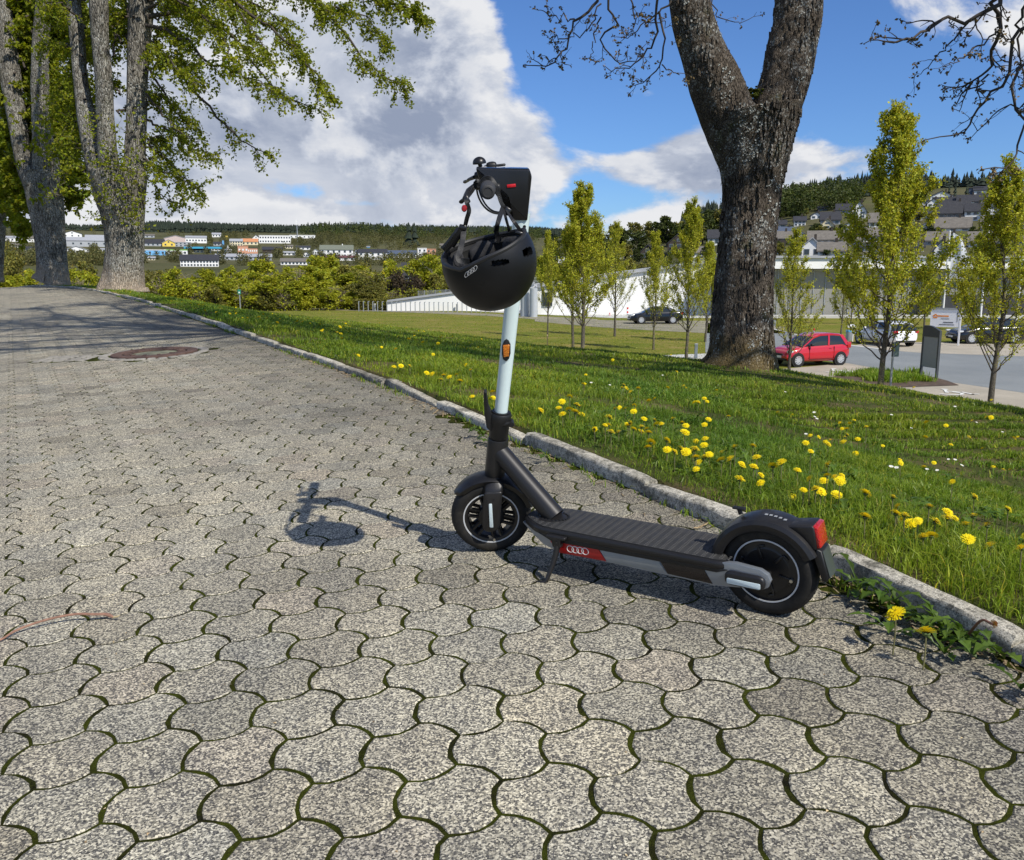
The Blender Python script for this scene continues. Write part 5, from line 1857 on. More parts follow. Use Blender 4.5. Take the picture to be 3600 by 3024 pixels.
 bb([(840, 5), (760, 85), (690, 130), (620, 190), (540, 200)], 0.012, 0.2, twig=0.24)
 bb([(470, 20), (400, 160), (330, 190), (280, 170)], 0.010, -0.4, twig=0.22)
 bb([(470, 90), (430, 200), (420, 280), (375, 310)], 0.010, 0.3, twig=0.20)
 bb([(790, 340), (850, 385), (905, 390), (925, 440)], 0.008, 0.1, twig=0.14)
 bb([(700, 130), (780, 120), (840, 150), (875, 230)], 0.008, 0.3, twig=0.18)
 bb([(600, -60), (640, 40), (640, 150), (560, 230)], 0.011, -0.6, twig=0.26)
 c7 = lambda x, y: (2400 + x / 1.96, y / 1.96)
 bare_branch(g, lv, rg, pxs(Y + .4, *[c7(*p) for p in ((205, -60), (220, 50), (250, 115), (320, 120), (375, 155), (470, 125), (555, 95))]), 0.010, depth=1, twig=0.13)
 for (e, r) in (((-0.5, 8.5, 7.5), 0.09), ((-3.5, 12.5, 8.5), 0.10), ((1.0, 15, 10), 0.09), ((6.5, 11, 9), 0.09), ((5, 16, 10), 0.08), ((-1.5, 10.5, 9.5), 0.08)):
  st = np.array(ll[-1][:3]) if e[0] < 2 else np.array(rl[-1][:3])
  e = np.array(e, float)
  bare_branch(g, lv, rg, [st, (st + e) / 2 + [0, 0, 0.8], e], r, twig=1.3)
 g.obj('branches', M_TWIG, smooth=True, angle=180, fn=off, parent=root)
 lv.obj('buds', M_BUD, rg, fn=off, parent=root)
 rg = np.random.default_rng(15)
 bx, by = 7.2, 7.6
 c1 = np.array([bx, by, gz(bx, by)])
 root = empty('maple_tree', tuple(c1), label='maple whose bare budding twigs hang into the top right corner', cat='tree')
 off = lambda V: V - c1
 g = G()
 p = lambda x, y, z, r: (x, y, z, r)
 trunk(g, [p(bx, by, c1[2] - 0.2, .42), p(bx, by, 1, .34), p(bx - .1, by, 2.6, .32), p(bx - .2, by, 3.6, .3)], flare=0.2, seed=5)
 l1 = [p(bx - .2, by, 3.3, .27), p(bx - 1.2, by - .1, 5.2, .2), p(bx - 2.8, by - .4, 7.2, .15), p(bx - 4.5, by - 0.8, 8.6, .10), p(bx - 6.8, by - 1.2, 9.4, 0.08), p(bx - 9.6, by - 1.6, 10.2, 0.04)]
 l2 = [p(bx - .2, by, 3.3, .27), p(bx + .7, by + .2, 5.5, .2), p(bx + 1.5, by + .5, 8.2, .14), p(bx + 2, by + .5, 11, .06)]
 l3 = [p(bx - .2, by, 3.5, .2), p(bx - .9, by - 1.4, 5.8, .15), p(bx - 2.2, by - 3.2, 8.0, .10), p(bx - 4.6, by - 4.0, 9.0, .07), p(bx - 7.6, by - 4.0, 9.8, .035)]
 for k, l in enumerate((l1, l2, l3)):
  trunk(g, l, seed=20 + k, sides=16)
 g.obj('trunk', M_MAPLE_BARK, smooth=True, angle=180, fn=off, parent=root)
 g, lv = G(), Leaves()
 c3_ = lambda x, y: (1700 + x / 1.105, y / 1.105)
 Yb = 9.0
 def rb(pts, r, dy, **k):
  bare_branch(g, lv, rg, pxs(Yb, *[c3_(*q) for q in pts], dy=dy), r, **k)
 rb([(2240, -160), (2060, -60), (1985, 20), (1890, 80), (1790, 70), (1700, 120), (1640, 150), (1550, 160)], 0.026, -0.6, twig=0.42)
 rb([(2240, -100), (1990, -10), (2010, 110), (1975, 200), (1960, 280), (1880, 330), (1840, 400)], 0.026, 0.4, twig=0.40)
 rb([(2260, 60), (2060, 130), (2040, 280), (1960, 380), (1900, 460), (1850, 520), (1710, 545)], 0.020, 0.2, twig=0.36)
 rb([(2260, 200), (2110, 240), (2050, 330), (2080, 450), (2075, 560), (2040, 640), (1930, 660)], 0.018, -0.5, twig=0.32)
 rb([(1890, 80), (1800, 180), (1740, 240), (1670, 300)], 0.010, 0.2, twig=0.28)
 rb([(2010, 110), (1900, 200), (1830, 240), (1780, 270)], 0.010, -0.3, twig=0.28)
 rb([(1960, 290), (1870, 360), (1790, 350)], 0.010, 0.2, twig=0.26)
 rb([(2260, 330), (2120, 400), (2000, 430), (1890, 540)], 0.014, 0.4, twig=0.3)
 rb([(2200, -120), (2100, 40), (2080, 180), (2110, 300)], 0.02, 0.4, twig=0.36)
 for l, r in ((l1, .07), (l3, .07), (l2, .07)):
  l = np.array(l)
  for q in range(14):
   t = rg.uniform(1.2, len(l) - 1.01)
   i = int(t)
   st = l[i, :3] + (l[i + 1, :3] - l[i, :3]) * (t - i)
   e = st + np.array([rg.normal(-0.8, 1.6), rg.normal(0, 1.6), rg.uniform(0.3, 1.8)])
   bare_branch(g, lv, rg, [st, (st + e) / 2 + [0, 0, 0.3], e], 0.045, twig=1.0)
 for k in range(30):
  h = rg.uniform(6.5, 10.5)
  T_ = np.array([rg.uniform(-9.5, -2), rg.uniform(9.0, 17.5), 0.3])
  e = T_ + np.array([SUN.x, SUN.y, SUN.z]) * (h / SUN.z)
  l = np.array((l1, l3)[k % 2])
  i = int(np.argmin(np.linalg.norm(l[:, :3] - e, axis=1)))
  st = l[max(1, i - 1), :3]
  bare_branch(g, lv, rg, [st, (st + e) / 2 + rg.normal(0, 0.4, 3), e, e + [rg.normal(-1.2, .4), rg.normal(0, .3), rg.normal(0, .3)]], rg.uniform(.05, .085), twig=1.0)
 g.obj('branches', M_TWIG, smooth=True, angle=180, fn=off, parent=root)
 lv.obj('buds', M_BUD, rg, fn=off, parent=root)
build_maple()

# ---- young hornbeams: slim stems under flame-shaped crowns
def hornbeam_mesh(seed, H=8.6, W=2.0, clear=1.5, n_br=52, leaves=26000, leaf=0.047):
 rg = np.random.default_rng(seed)
 g = G()
 top = H * 0.97
 st = np.array([[0, 0, -0.4], [0, 0, 0.5], [rg.normal(0, .03), rg.normal(0, .03), clear], [rg.normal(0, .06), rg.normal(0, .06), H * 0.45], [rg.normal(0, .08), rg.normal(0, .08), H * 0.72], [rg.normal(0, .05), 0, top]])
 S_ = spline(np.c_[st, [0.115, 0.10, 0.085, 0.05, 0.028, 0.008]], 26)
 gt = G()
 gt.tube(S_[:, :3], S_[:, 3], 12)
 lv = Leaves()
 def env(z):
  t = (z - clear) / (H - clear)
  if t < 0 or t > 1:
   return 0
  return W * np.interp(t, [0, .1, .22, .36, .5, .62, .75, .9, 1], [.12, .48, .82, 1, .90, .60, .32, .20, .06])
 per = leaves / (n_br * 1.0)
 for k in range(n_br):
  f = (k + rg.random()) / n_br
  h = clear * 0.93 + (H * 0.93 - clear) * f ** 1.25
  i = int(np.clip(np.searchsorted(S_[:, 2], h), 1, 25))
  p = S_[i, :3].copy()
  p[2] = h
  a = k * 2.4 + rg.normal(0, 0.4)
  zt = h + (H * 0.985 - h) * rg.uniform(0.22, 0.62)
  rt = max(0.05, env(zt)) * rg.uniform(0.45, 1.15) ** 0.5
  dr = np.array([math.cos(a), math.sin(a), 0])
  e = p + dr * rt
  e[2] = zt
  c1 = p + dr * rt * 0.60
  c1[2] = h + (zt - h) * 0.38
  nseg = 9
  tt = np.linspace(0, 1, nseg + 1)[:, None]
  P = (1 - tt) ** 2 * p + 2 * tt * (1 - tt) * c1 + tt * tt * e
  P[1:] += rg.normal(0, 0.035, (nseg, 3))
  ln = np.linalg.norm(np.diff(P, axis=0), axis=1).sum()
  g.tube(P, np.linspace(0.020, 0.004, nseg + 1) * (1.15 - 0.5 * f), 4, cap=False)
  for t in range(int(ln * 6.5) + 4):
   i = min(nseg - 1, int(1 + (nseg - 1) * rg.random() ** 0.55))
   s = rg.normal(0, 1, 3)
   s[2] = abs(s[2]) * 0.8 + 0.5
   W_ = wander(rg, P[i], s + (P[i + 1] - P[i]) / (ln / nseg) * 0.9, rg.uniform(0.25, 0.62) * min(1, 0.35 + ln / 3), 5, 0.15, up=0.10)
   g.tube(W_, [0.005, 0.0045, 0.004, 0.003, 0.003, 0.002], 3, cap=False)
   hh = W_[-1][2]
   low = np.clip((hh - clear) / (H * 0.30), 0.18, 1)
   for q in range(int(per / (ln * 6.5 + 4) * 1.0 * low) + 1):
    j = rg.integers(0, 5)
    lv.add(W_[j] + (W_[j + 1] - W_[j]) * rg.random() + rg.normal(0, 0.045, 3), leaf * rg.uniform(0.6, 1.2), rg.uniform(0.72, 1.25))
 V, F, T = lv.arrays(rg, 0.0)
 return (gt.mesh('trunk', M_TRUNK_Y, True, 180), g.mesh('branches', M_TWIG), np_mesh('foliage', V, [F], M_HORN_LEAF, T))
M_TRUNK_Y = bark_mat('young_tree_bark', (0.060, 0.052, 0.040), (0.20, 0.18, 0.145), 0.7, stretch=(16, 16, 5), depth=0.008, lcol=(0.33, 0.30, 0.12))
def build_hornbeams():
 vs = [hornbeam_mesh(61), hornbeam_mesh(62, W=1.8, leaves=12500), hornbeam_mesh(63, W=1.7, leaves=20000), hornbeam_mesh(64, W=2.25, n_br=64, leaves=40000)]
 L = [((2048, 1262), 620, None, 3, 1.00, 'tall young hornbeam in full yellow-green leaf right of the helmet, in front'),
         ((2014, 1235), 700, None, 2, 0.85, 'hornbeam standing half hidden directly behind the tallest one beside the helmet'),
         ((1925, 1186), 790, None, 2, 0.62, 'slim hornbeam next to the helmet with a thin lower crown'),
         ((2161, 1183), 760, None, 1, 0.85, 'hornbeam behind the gap left of the black car'),
         ((2297, 1230), 790, None, 2, 0.80, 'sparse hornbeam in front of the black car bonnet'),
         ((2412, 1275), 680, None, 0, 0.88, 'leafy hornbeam beside the grey path bollard'),
         ((2772, 1330), 775, 33, 1, 0.90, 'young hornbeam standing before the bonnet of the red car'),
         ((3092, 1398), 330, 27, 3, 0.88, 'tallest hornbeam between the red car and the grey board'),
         ((3480, 1440), 520, 25.5, 0, 1.00, 'hornbeam at the right edge beyond the grey board'),
         ((2956, 1180), 880, None, 1, 0.8, 'hornbeam on the back lawn beside the litter bin'),
         ((2992, 1130), 860, 74, 1, 0.8, 'farther hornbeam on the back lawn close to the glass hall'),
         ((3250, 1150), 880, 62, 2, 1.1, 'hornbeam behind the white notice board'),
         ((3420, 1140), 800, 66, 0, 1.0, 'hornbeam behind the flagpoles'),
         ((2480, 1190), 830, 55, 2, 0.9, 'hornbeam hidden behind the maple trunk')]
 for (b, top, Yd, v, wf, lab) in L:
  if Yd is None:
   p = onz(b[0], b[1], ZP)
  else:
   p = at(b[0], b[1], Yd)
   p[2] = gz(p[0], p[1])
  H = at(b[0], top, p[1])[2] - p[2]
  root = empty('hornbeam', tuple(p), random.uniform(0, 6), label=lab, cat='tree', group='young hornbeams on the lawn')
  s = H / 8.6
  root.scale = (s * wf, s * wf, s)
  for nm, me in zip(('trunk', 'branches', 'foliage'), vs[v]):
   put(bpy.data.objects.new(nm, me), parent=root)
build_hornbeams()

# ---- grass of the near lawn
def blades(name, X, Y, H, Wd, rg, m, lean=0.35, tone=None, kind='stuff', z=None):
 n = len(X)
 Z = ground(X, Y) - 0.004 if z is None else z
 a = rg.uniform(0, 2 * np.pi, n)
 f = rg.uniform(0, 2 * np.pi, n)
 ln = np.abs(rg.normal(0, lean, n)) + 0.08
 P0 = np.stack([X, Y, Z], 1)
 dirv = np.stack([np.cos(a), np.sin(a), np.zeros(n)], 1)
 sv = np.stack([np.cos(f), np.sin(f), np.zeros(n)], 1) * Wd[:, None] / 2
 up = np.array([0, 0, 1.0])
 H1 = H[:, None]
 mid = P0 + up * H1 * 0.55 + dirv * H1 * (ln * 0.28)[:, None]
 tip = P0 + up * H1 * (1 - 0.35 * ln[:, None]) + dirv * H1 * ln[:, None]
 V = np.stack([P0 - sv, P0 + sv, mid + sv * 0.8, mid - sv * 0.8, tip], 1).reshape(-1, 3)
 k = np.arange(n)[:, None] * 5
 Q4 = k + np.array([[0, 1, 2, 3]])
 T3 = k + np.array([[3, 2, 4]])
 t = np.ones((n, 3)) if tone is None else tone
 t = t * (1 + rg.normal(0, 0.26, (n, 1)))
 dry = rg.random(n) < 0.07
 t[dry] *= np.array([2.0, 1.35, 1.6])
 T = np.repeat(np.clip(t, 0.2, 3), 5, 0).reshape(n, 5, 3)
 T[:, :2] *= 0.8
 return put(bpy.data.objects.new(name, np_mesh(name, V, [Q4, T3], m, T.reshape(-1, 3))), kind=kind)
M_GRASS = leaf_mat('grass_blade', (0.095, 0.160, 0.014), (0.215, 0.290, 0.032), (1.2, 1.5, 0.5), 0.34, rough=0.42, scale=1.2)
DANDELIONS = []
def build_grass():
 rg = np.random.default_rng(71)
 xs, ys, dd = [], [], []
 for (y0, y1, dens) in ((1.0, 3.6, 16000), (3.6, 6.0, 8500), (6.0, 9.0, 4200), (9, 13, 1700), (13, 20, 900), (20, 27, 450)):
  A = (y1 - y0) * (0.66 * (y1 + y0))
  n = int(A * dens)
  n = min(n, 260000)
  y = rg.uniform(y0, y1, n)
  x = rg.uniform(-0.66, 0.66, n) * y
  s, ix = kerb_dist(x, y)
  keep = (s > 0.058 + 0.02 * rg.random(n)) & (s < 11)
  xs.append(x[keep])
  ys.append(y[keep])
 X, Y = np.concatenate(xs), np.concatenate(ys)
 s, _ = kerb_dist(X, Y)
 den = vnoise(X * 2.2, Y * 2.2, 41) * 0.6 + vnoise(X * 7, Y * 7, 42) * 0.4
 bare = vnoise(X * 0.9 + 3, Y * 1.3, 43)
 keep = (rg.random(len(X)) < np.clip(0.72 + den * 0.45 - np.clip((bare - 0.30) * 2.4, 0, 0.68), 0.1, 1)) & ~((s < 0.24) & (Y < 4.3) & (rg.random(len(X)) < 0.55 * (1 - (s - 0.08) / 0.16)))
 X, Y, s = X[keep], Y[keep], s[keep]
 d = np.hypot(X, Y)
 tuft = np.clip(0.5 + 0.9 * vnoise(X * 3.1, Y * 3.1, 51), 0, 1.3)
 H = (0.032 + 0.045 * tuft) * rg.uniform(0.6, 1.25, len(X)) * np.where(s < 0.3, 0.6 + 0.4 * s / 0.3, 1) * np.where(s > 5, 0.8, 1)
 Wd = np.where(d < 4, 0.0031, np.where(d < 7, 0.0050, np.where(d < 12, 0.009, 0.016))) * rg.uniform(0.6, 1.3, len(X))
 v = vnoise(X * 0.8, Y * 0.8, 61)
 far = np.clip((s - 3) / 5, 0, 1)
 v2 = vnoise(X * 2.7, Y * 2.7, 67)
 tone = np.stack([1 + 0.26 * v + 0.20 * v2 + 0.30 * far, 1 + 0.12 * v + 0.10 * v2 + 0.10 * far, 1 - 0.1 * v + 0.3 * far], 1)
 Z = ground(X, Y) - 0.004
 zk = s < 0.62
 ss, ix = kerb_dist(X[zk], Y[zk])
 Z[zk] = zplane(KL[ix, 0], KL[ix, 1]) + 0.046 - 0.03 * ss
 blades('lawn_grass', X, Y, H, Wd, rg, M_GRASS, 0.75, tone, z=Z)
 gs, gx = [], []
 for k in range(2600):
  sv = KS[0] + rg.uniform(4.2, 27)
  if vnoise(np.array([sv * 1.7]), np.array([3.0]), 77)[0] < -0.05:
   continue
  p, n = kerb_at(sv)
  q = p - n * abs(rg.normal(0.0, 0.035)) - n * 0.004
  gs.append(q)
 gs = np.array(gs)
 H = rg.uniform(0.012, 0.05, len(gs))
 blades('gutter_weeds', gs[:, 0], gs[:, 1], H, np.full(len(gs), 0.006), rg, M_GRASS, 0.8, z=zplane(gs[:, 0], gs[:, 1]) - 0.004)
 return rg
def grass_ok():
 pass
RG_GRASS = build_grass()
M_WEED = leaf_mat('dandelion_leaf', (0.060, 0.115, 0.016), (0.120, 0.185, 0.026), (1.2, 1.4, 0.6), 0.3, rough=0.4, scale=8)
M_PETAL = Mat('dandelion_petals', (0.86, 0.62, 0.012), 0.6, spec=0.2)
M_PETAL.col(M_PETAL.mix(1.0, M_PETAL.ramp(M_PETAL.noise(60, 3), [(0.3, (0.90, 0.70, 0.006)), (0.7, (0.98, 0.84, 0.02))]), M_PETAL.tone(), 'MULTIPLY'))
M_PETAL = M_PETAL.translucent((0.8, 0.6, 0.02), 0.25).m
M_STALK = plain('flower_stalk', (0.16, 0.15, 0.06), 0.6, var=0.3, scale=20)
M_DAISY = plain('daisy_petals', (0.80, 0.80, 0.78), 0.6, var=0.05, scale=20)
def toothed_leaf(g, rg, p, a, L, W, rise=0.5, tone=1.0, teeth=5):
 d = np.array([math.cos(a), math.sin(a), 0])
 s = np.array([-d[1], d[0], 0])
 n = 2 * teeth + 2
 mid, lf, rt = [], [], []
 for i in range(n):
  t = i / (n - 1)
  z = L * rise * math.sin(min(t, 1) * 2.2) * (1 - 0.25 * t)
  c = np.array(p) + d * L * t + np.array([0, 0, z + 0.003])
  w = W * (0.25 + 0.95 * t) * (1.0 if i % 2 else 0.42) if t < 0.85 else W * (1 - t) * 3.2
  b = -0.05 * L if i % 2 else 0.01 * L
  mid.append(c)
  lf.append(c + s * w + d * b + [0, 0, w * 0.35])
  rt.append(c - s * w + d * b + [0, 0, w * 0.35])
 V = np.array(lf + mid + rt)
 F = [[i, n + i, n + i + 1, i + 1] for i in range(n - 1)] + [[n + i, 2 * n + i, 2 * n + i + 1, n + i + 1] for i in range(n - 1)]
 g.add(V, [F], tone)
def dandelion_head(g, rg, c, r, nrm=(0, 0, 1), rows=3):
 n0 = np.array(nrm, float)
 n0 /= np.linalg.norm(n0)
 a = np.cross(n0, [0.3, 0.9, 0.1])
 a /= np.linalg.norm(a)
 b = np.cross(n0, a)
 for k, (cnt, rr, lift) in enumerate(((22, 1.0, 0.10), (18, 0.80, 0.28), (13, 0.55, 0.42), (8, 0.28, 0.5))[:rows + 1]):
  for i in range(cnt):
   t = 2 * math.pi * (i + rg.uniform(-.2, .2)) / cnt + k
   u = math.cos(t) * a + math.sin(t) * b
   v = np.cross(n0, u)
   R_ = r * rr * rg.uniform(0.88, 1.06)
   w = r * 0.16
   base = c + n0 * r * (lift - 0.05)
   tip = c + u * R_ + n0 * r * (lift + rg.uniform(-0.08, 0.10))
   g.add([base - v * w * 0.3, base + v * w * 0.3, tip + v * w * 0.55, tip - v * w * 0.55], [[[0, 1, 2, 3]]], rg.uniform(0.85, 1.1) * (1 - 0.06 * (k == 3)))
HEADS = []
for sd in range(5):
 _g = G()
 dandelion_head(_g, np.random.default_rng(100 + sd), np.zeros(3), 1.0)
 HEADS.append(_g.mesh('flower_head', M_PETAL))
_g = G().tube([(0, 0, -1), (0.04, 0.02, -0.5), (0, 0, 0)], [0.035, 0.03, 0.035], 5)
STALK = _g.mesh('stalk', M_STALK)
_g = G().lathe([(0.0, -0.35), (0.30, -0.25), (0.42, 0.0), (0.35, 0.12)], 'z', (0, 0, 0), 8)
CALYX = _g.mesh('calyx', plain('calyx_green', (0.08, 0.12, 0.025), 0.7))
ROS = []
for sd in range(3):
 _r = np.random.default_rng(200 + sd)
 _g = G()
 for i in range(9):
  toothed_leaf(_g, _r, (0, 0, 0), i * 0.7 + _r.normal(0, .15), _r.uniform(0.06, 0.115), _r.uniform(0.008, 0.014), _r.uniform(0.15, 0.55), _r.uniform(0.8, 1.2))
 ROS.append(_g.mesh('leaf_rosette', M_WEED))
def dandelion(x, y, z, r, h, rg, label, ros=True, group='dandelions in the lawn', parts=True, tilt=None):
 if group:
  w = where(x, y)
  label, group = 'yellow dandelion, ' + w, 'dandelions, ' + w
 root = empty('dandelion', (x, y, z), label=label, cat='flower', group=group)
 hd = bpy.data.objects.new('flower_head', HEADS[rg.integers(5)])
 put(hd, parent=root)
 hd.location = (0, 0, h)
 hd.scale = (r, r, r)
 tl = tilt if tilt is not None else (rg.normal(0.48, 0.2), rg.normal(0.15, 0.22))
 hd.rotation_euler = (tl[0], tl[1], rg.uniform(0, 6))
 if parts:
  st = bpy.data.objects.new('stalk', STALK)
  put(st, parent=root)
  st.location = (0, 0, h)
  st.scale = (0.06, 0.06, h + 0.01)
  cx = bpy.data.objects.new('calyx', CALYX)
  put(cx, parent=root)
  cx.location = (0, 0, h - 0.1 * r)
  cx.scale = (r, r, r)
 if ros:
  q = bpy.data.objects.new('leaf_rosette', ROS[rg.integers(3)])
  put(q, parent=root)
  q.rotation_euler = (0, 0, rg.uniform(0, 6))
  k = rg.uniform(0.8, 1.2)
  q.scale = (k, k, k)
 return root
def where(x, y):
 s_, _ = kerb_dist([x], [y])
 px = CX + FPX * (x / y)
 if y < 2.9:
  return 'nearest group, beside the kerb right of the rear fender'
 if y < 4.2:
  return 'dense drift above the rear fender' if px < 2950 else 'loose group right of the rear light'
 if y < 6.2:
  return 'drift just right of the scooter stem' if px < 2450 else 'scattered below the red car'
 if px < 1500:
  return 'far left strip of lawn under the nearest linden' if y > 11 else 'strip along the kerb left of the helmet'
 return 'far edge of the lawn before the hornbeams'
def build_flowers():
 rg = np.random.default_rng(81)
 c4 = lambda x, y: (1900 + x / 1.2353, 1250 + y / 1.2353)
 big = [(362, 128), (425, 143), (127, 178), (94, 201), (158, 214), (152, 245), (96, 255), (185, 124), (325, 231), (368, 231), (408, 216), (281, 304), (234, 317), (306, 333), (340, 332), (388, 292), (405, 320), (450, 276),
           (494, 280), (470, 335), (438, 310), (524, 298), (615, 291), (627, 335), (549, 369), (551, 410), (583, 418), (612, 407), (671, 407), (676, 443), (712, 187), (724, 200), (765, 151), (1300, 293), (1342, 295), (1330, 320), (1415, 310),
           (1331, 345), (1316, 376), (1378, 364), (1172, 348), (1208, 355), (1174, 417), (845, 399), (940, 443), (825, 449), (786, 455), (926, 484), (1047, 465), (1010, 480), (1117, 499), (1250, 475), (957, 554), (1245, 522), (1277, 527), (1309, 523),
           (1300, 545), (1169, 535), (1195, 580), (1217, 592), (1142, 585), (1561, 454), (1919, 403), (1788, 549), (1530, 616), (1551, 655), (1543, 686), (1581, 694), (1641, 719), (1714, 722), (1688, 656), (1768, 682), (2031, 668), (1857, 799),
           (2090, 835), (1937, 267), (1957, 270), (1676, 290), (1130, 267), (1874, 283), (1487, 393), (1880, 698), (1410, 700), (711, 390), (1941, 738), (1230, 545), (300, 268), (505, 300)]
 px = [c4(*p) for p in big]
 left = [(1385, 1290), (1410, 1287), (1500, 1312), (1520, 1315), (1560, 1320), (1580, 1326), (1605, 1318), (1655, 1302), (1440, 1286), (1550, 1335), (1617, 1340), (1437, 1192), (1465, 1196), (1487, 1203), (1540, 1208), (1548, 1186),
   (1195, 1150), (1215, 1138), (1130, 1164), (1260, 1250), (808, 1103), (830, 1102), (700, 1072), (670, 1066), (760, 1098), (925, 1105), (975, 1135), (1045, 1130), (1135, 1160), (870, 1118), (507, 1030), (575, 1036), (640, 1062), (602, 1059), (689, 1085), (720, 1092), (1064, 1131), (1680, 1222), (1735, 1400), (1725, 1402), (1660, 1395)]
 rows = [(p, 1) for p in px] + [(p, 0) for p in left]
 spots = []
 for (p, near) in rows:
  h = rg.uniform(0.09, 0.135)
  d = ray(*p)
  r = np.geomspace(1.5, 40, 900)
  k = r / math.hypot(d[0], d[1])
  Pp = np.array([0, 0, HC]) + d[None] * k[:, None]
  gg = ground(Pp[:, 0], Pp[:, 1]) + h
  b = np.where(Pp[:, 2] < gg)[0]
  if not len(b):
   continue
  q = Pp[b[0]]
  spots.append((q[0], q[1], q[2] - h, h))
 for (x, y, z, h) in list(spots[:84]):
  for k in range(rg.integers(0, 3)):
   x2, y2 = x + rg.normal(0, .16), y + rg.normal(0, .22)
   if kerb_dist([x2], [y2])[0][0] > 0.2:
    hh = rg.uniform(0.05, 0.10)
    spots.append((x2, y2, gz(x2, y2), hh))
 for i, (x, y, z, h) in enumerate(spots):
  dd = math.hypot(x, y)
  dandelion(x, y, z, rg.uniform(0.014, 0.0235) * (1.0 if dd < 8 else 1.15), h, rg, 'yellow dandelion in flower in the grass right of the kerb', ros=dd < 6.5, parts=dd < 7)
 n = 0
 while n < 90:
  y = rg.uniform(5, 26)
  x = rg.uniform(-0.5, 0.62) * y
  s, _ = kerb_dist([x], [y])
  if s[0] < 0.3 or s[0] > 8 or (x > 0 and rg.random() < 0.55):
   continue
  dandelion(x, y, gz(x, y), rg.uniform(0.017, 0.025), rg.uniform(0.04, 0.08), rg, 'yellow dandelion in flower in the grass right of the kerb', ros=False, parts=False)
  n += 1
 g = G()
 for (p, near) in rows[:85]:
  if rg.random() < 0.5:
   q = hit(p[0] + rg.normal(0, 30), p[1] + 25 + rg.normal(0, 15), 1.4, 30)
   if kerb_dist([q[0]], [q[1]])[0][0] < 0.12:
    continue
   for i in range(rg.integers(3, 7)):
    toothed_leaf(g, rg, q + [rg.normal(0, .04), rg.normal(0, .04), 0.01], rg.uniform(0, 6.28), rg.uniform(0.05, 0.12), rg.uniform(0.012, 0.026), rg.uniform(0.25, 0.75), rg.uniform(0.8, 1.25), teeth=4)
 g.obj('broad_leaf_weeds', M_WEED, kind='stuff')
 dg = G()
 dandelion_like = [(1190, 291), (1187, 272), (1199, 300), (1062, 180), (1523, 285), (1798, 248), (1768, 492), (1798, 484), (1828, 506), (1520, 524), (1543, 526), (1609, 340), (1892, 313), (301, 153), (220, 143), (530, 105), (1675, 537), (1720, 530), (2003, 370), (1151, 374)]
 for i in range(14):
  t = 2 * math.pi * i / 14
  u, v = np.array([math.cos(t), math.sin(t), 0]), np.array([-math.sin(t), math.cos(t), 0])
  dg.add([u * 0.25 - v * .08, u * 0.25 + v * .08, u + v * .15 + [0, 0, .1], u - v * .15 + [0, 0, .1]], [[[0, 1, 2, 3]]])
 dm = dg.mesh('petals', M_DAISY)
 cm = G().lathe([(0.0, 0.12), (0.2, 0.09), (0.3, 0.0)], 'z', (0, 0, 0), 8).mesh('centre', M_PETAL)
 for p in dandelion_like:
  q = hit(*c4(*p), 1.4, 30)
  z0 = q[2]
  root = empty('daisy', (q[0], q[1], z0), label='small white daisy in the grass among the dandelions', cat='flower', group='daisies in the lawn')
  r = rg.uniform(0.010, 0.014)
  for me in (dm, cm):
   o = bpy.data.objects.new(me.name, me)
   put(o, parent=root)
   o.scale = (r, r, r)
   o.location = (0, 0, 0.05)
   o.rotation_euler = (0.3, rg.normal(0, .2), 0)
  st = put(bpy.data.objects.new('stalk', STALK), parent=root)
  st.scale = (0.025, 0.025, 0.055)
  st.location = (0, 0, 0.05)
 def gut(px_, py_, r, h, lab, **k):
  q = onz(px_, py_, zplane(1.05, 2.0) + h)
  z = float(zplane(q[0], q[1]))
  return dandelion(q[0], q[1], z, r, h, rg, lab, group=None, ros=False, tilt=(0.55, 0.25)), q
 gut(3151, 2146, 0.0235, 0.10, 'open yellow dandelion at the foot of the kerb, the nearer to the rear wheel')
 gut(3258, 2206, 0.0230, 0.09, 'open yellow dandelion on the paving by the kerb, the farther from the rear wheel')
 g = G()
 for (x_, y_, n) in ((3150, 2060, 5), (3185, 2110, 5), (3250, 2130, 7), (3130, 2215, 4), (3340, 2210, 8), (3400, 2240, 7), (3440, 2255, 7), (3320, 2290, 5), (3500, 2300, 3), (3590, 2300, 4), (3590, 2410, 4), (3220, 2180, 4), (3290, 2170, 5), (1700, 1540, 5), (1730, 1560, 4), (1660, 1490, 3), (1930, 1620, 3)):
  q = onz(x_, y_ + 8, zplane(1.0, 2.0))
  if y_ < 1700:
   q = onz(x_, y_, zplane(0, 4.1))
  q[2] = float(zplane(q[0], q[1]))
  s, ix = kerb_dist([q[0]], [q[1]])
  if s[0] > -0.03:
   q[:2] -= KN[ix[0]] * (s[0] + 0.03)
  for i in range(n):
   toothed_leaf(g, rg, q, rg.uniform(1.6, 5.4), rg.uniform(0.055, 0.115), rg.uniform(0.009, 0.020), rg.uniform(0.1, 0.9), rg.uniform(0.6, 1.1), teeth=4)
 g.obj('dandelion_leaves', M_WEED, kind='stuff')
 g = G()
 a = onz(3405, 2230, zplane(1.1, 1.95) + 0.02)
 b = onz(3490, 2195, zplane(1.2, 2.0) + 0.082)
 P = spline([a, (a + b) / 2 + [0, 0, 0.022], b], 12)
 root = empty('wilted_dandelion', tuple(a), label='wilted orange dandelion bent over the top of the kerb', cat='flower')
 g.tube(P - a, np.linspace(0.0035, 0.003, 12), 7)
 g.obj('stalk', plain('reddish_stalk', (0.25, 0.11, 0.07), 0.6, var=0.2, scale=20), smooth=True, parent=root)
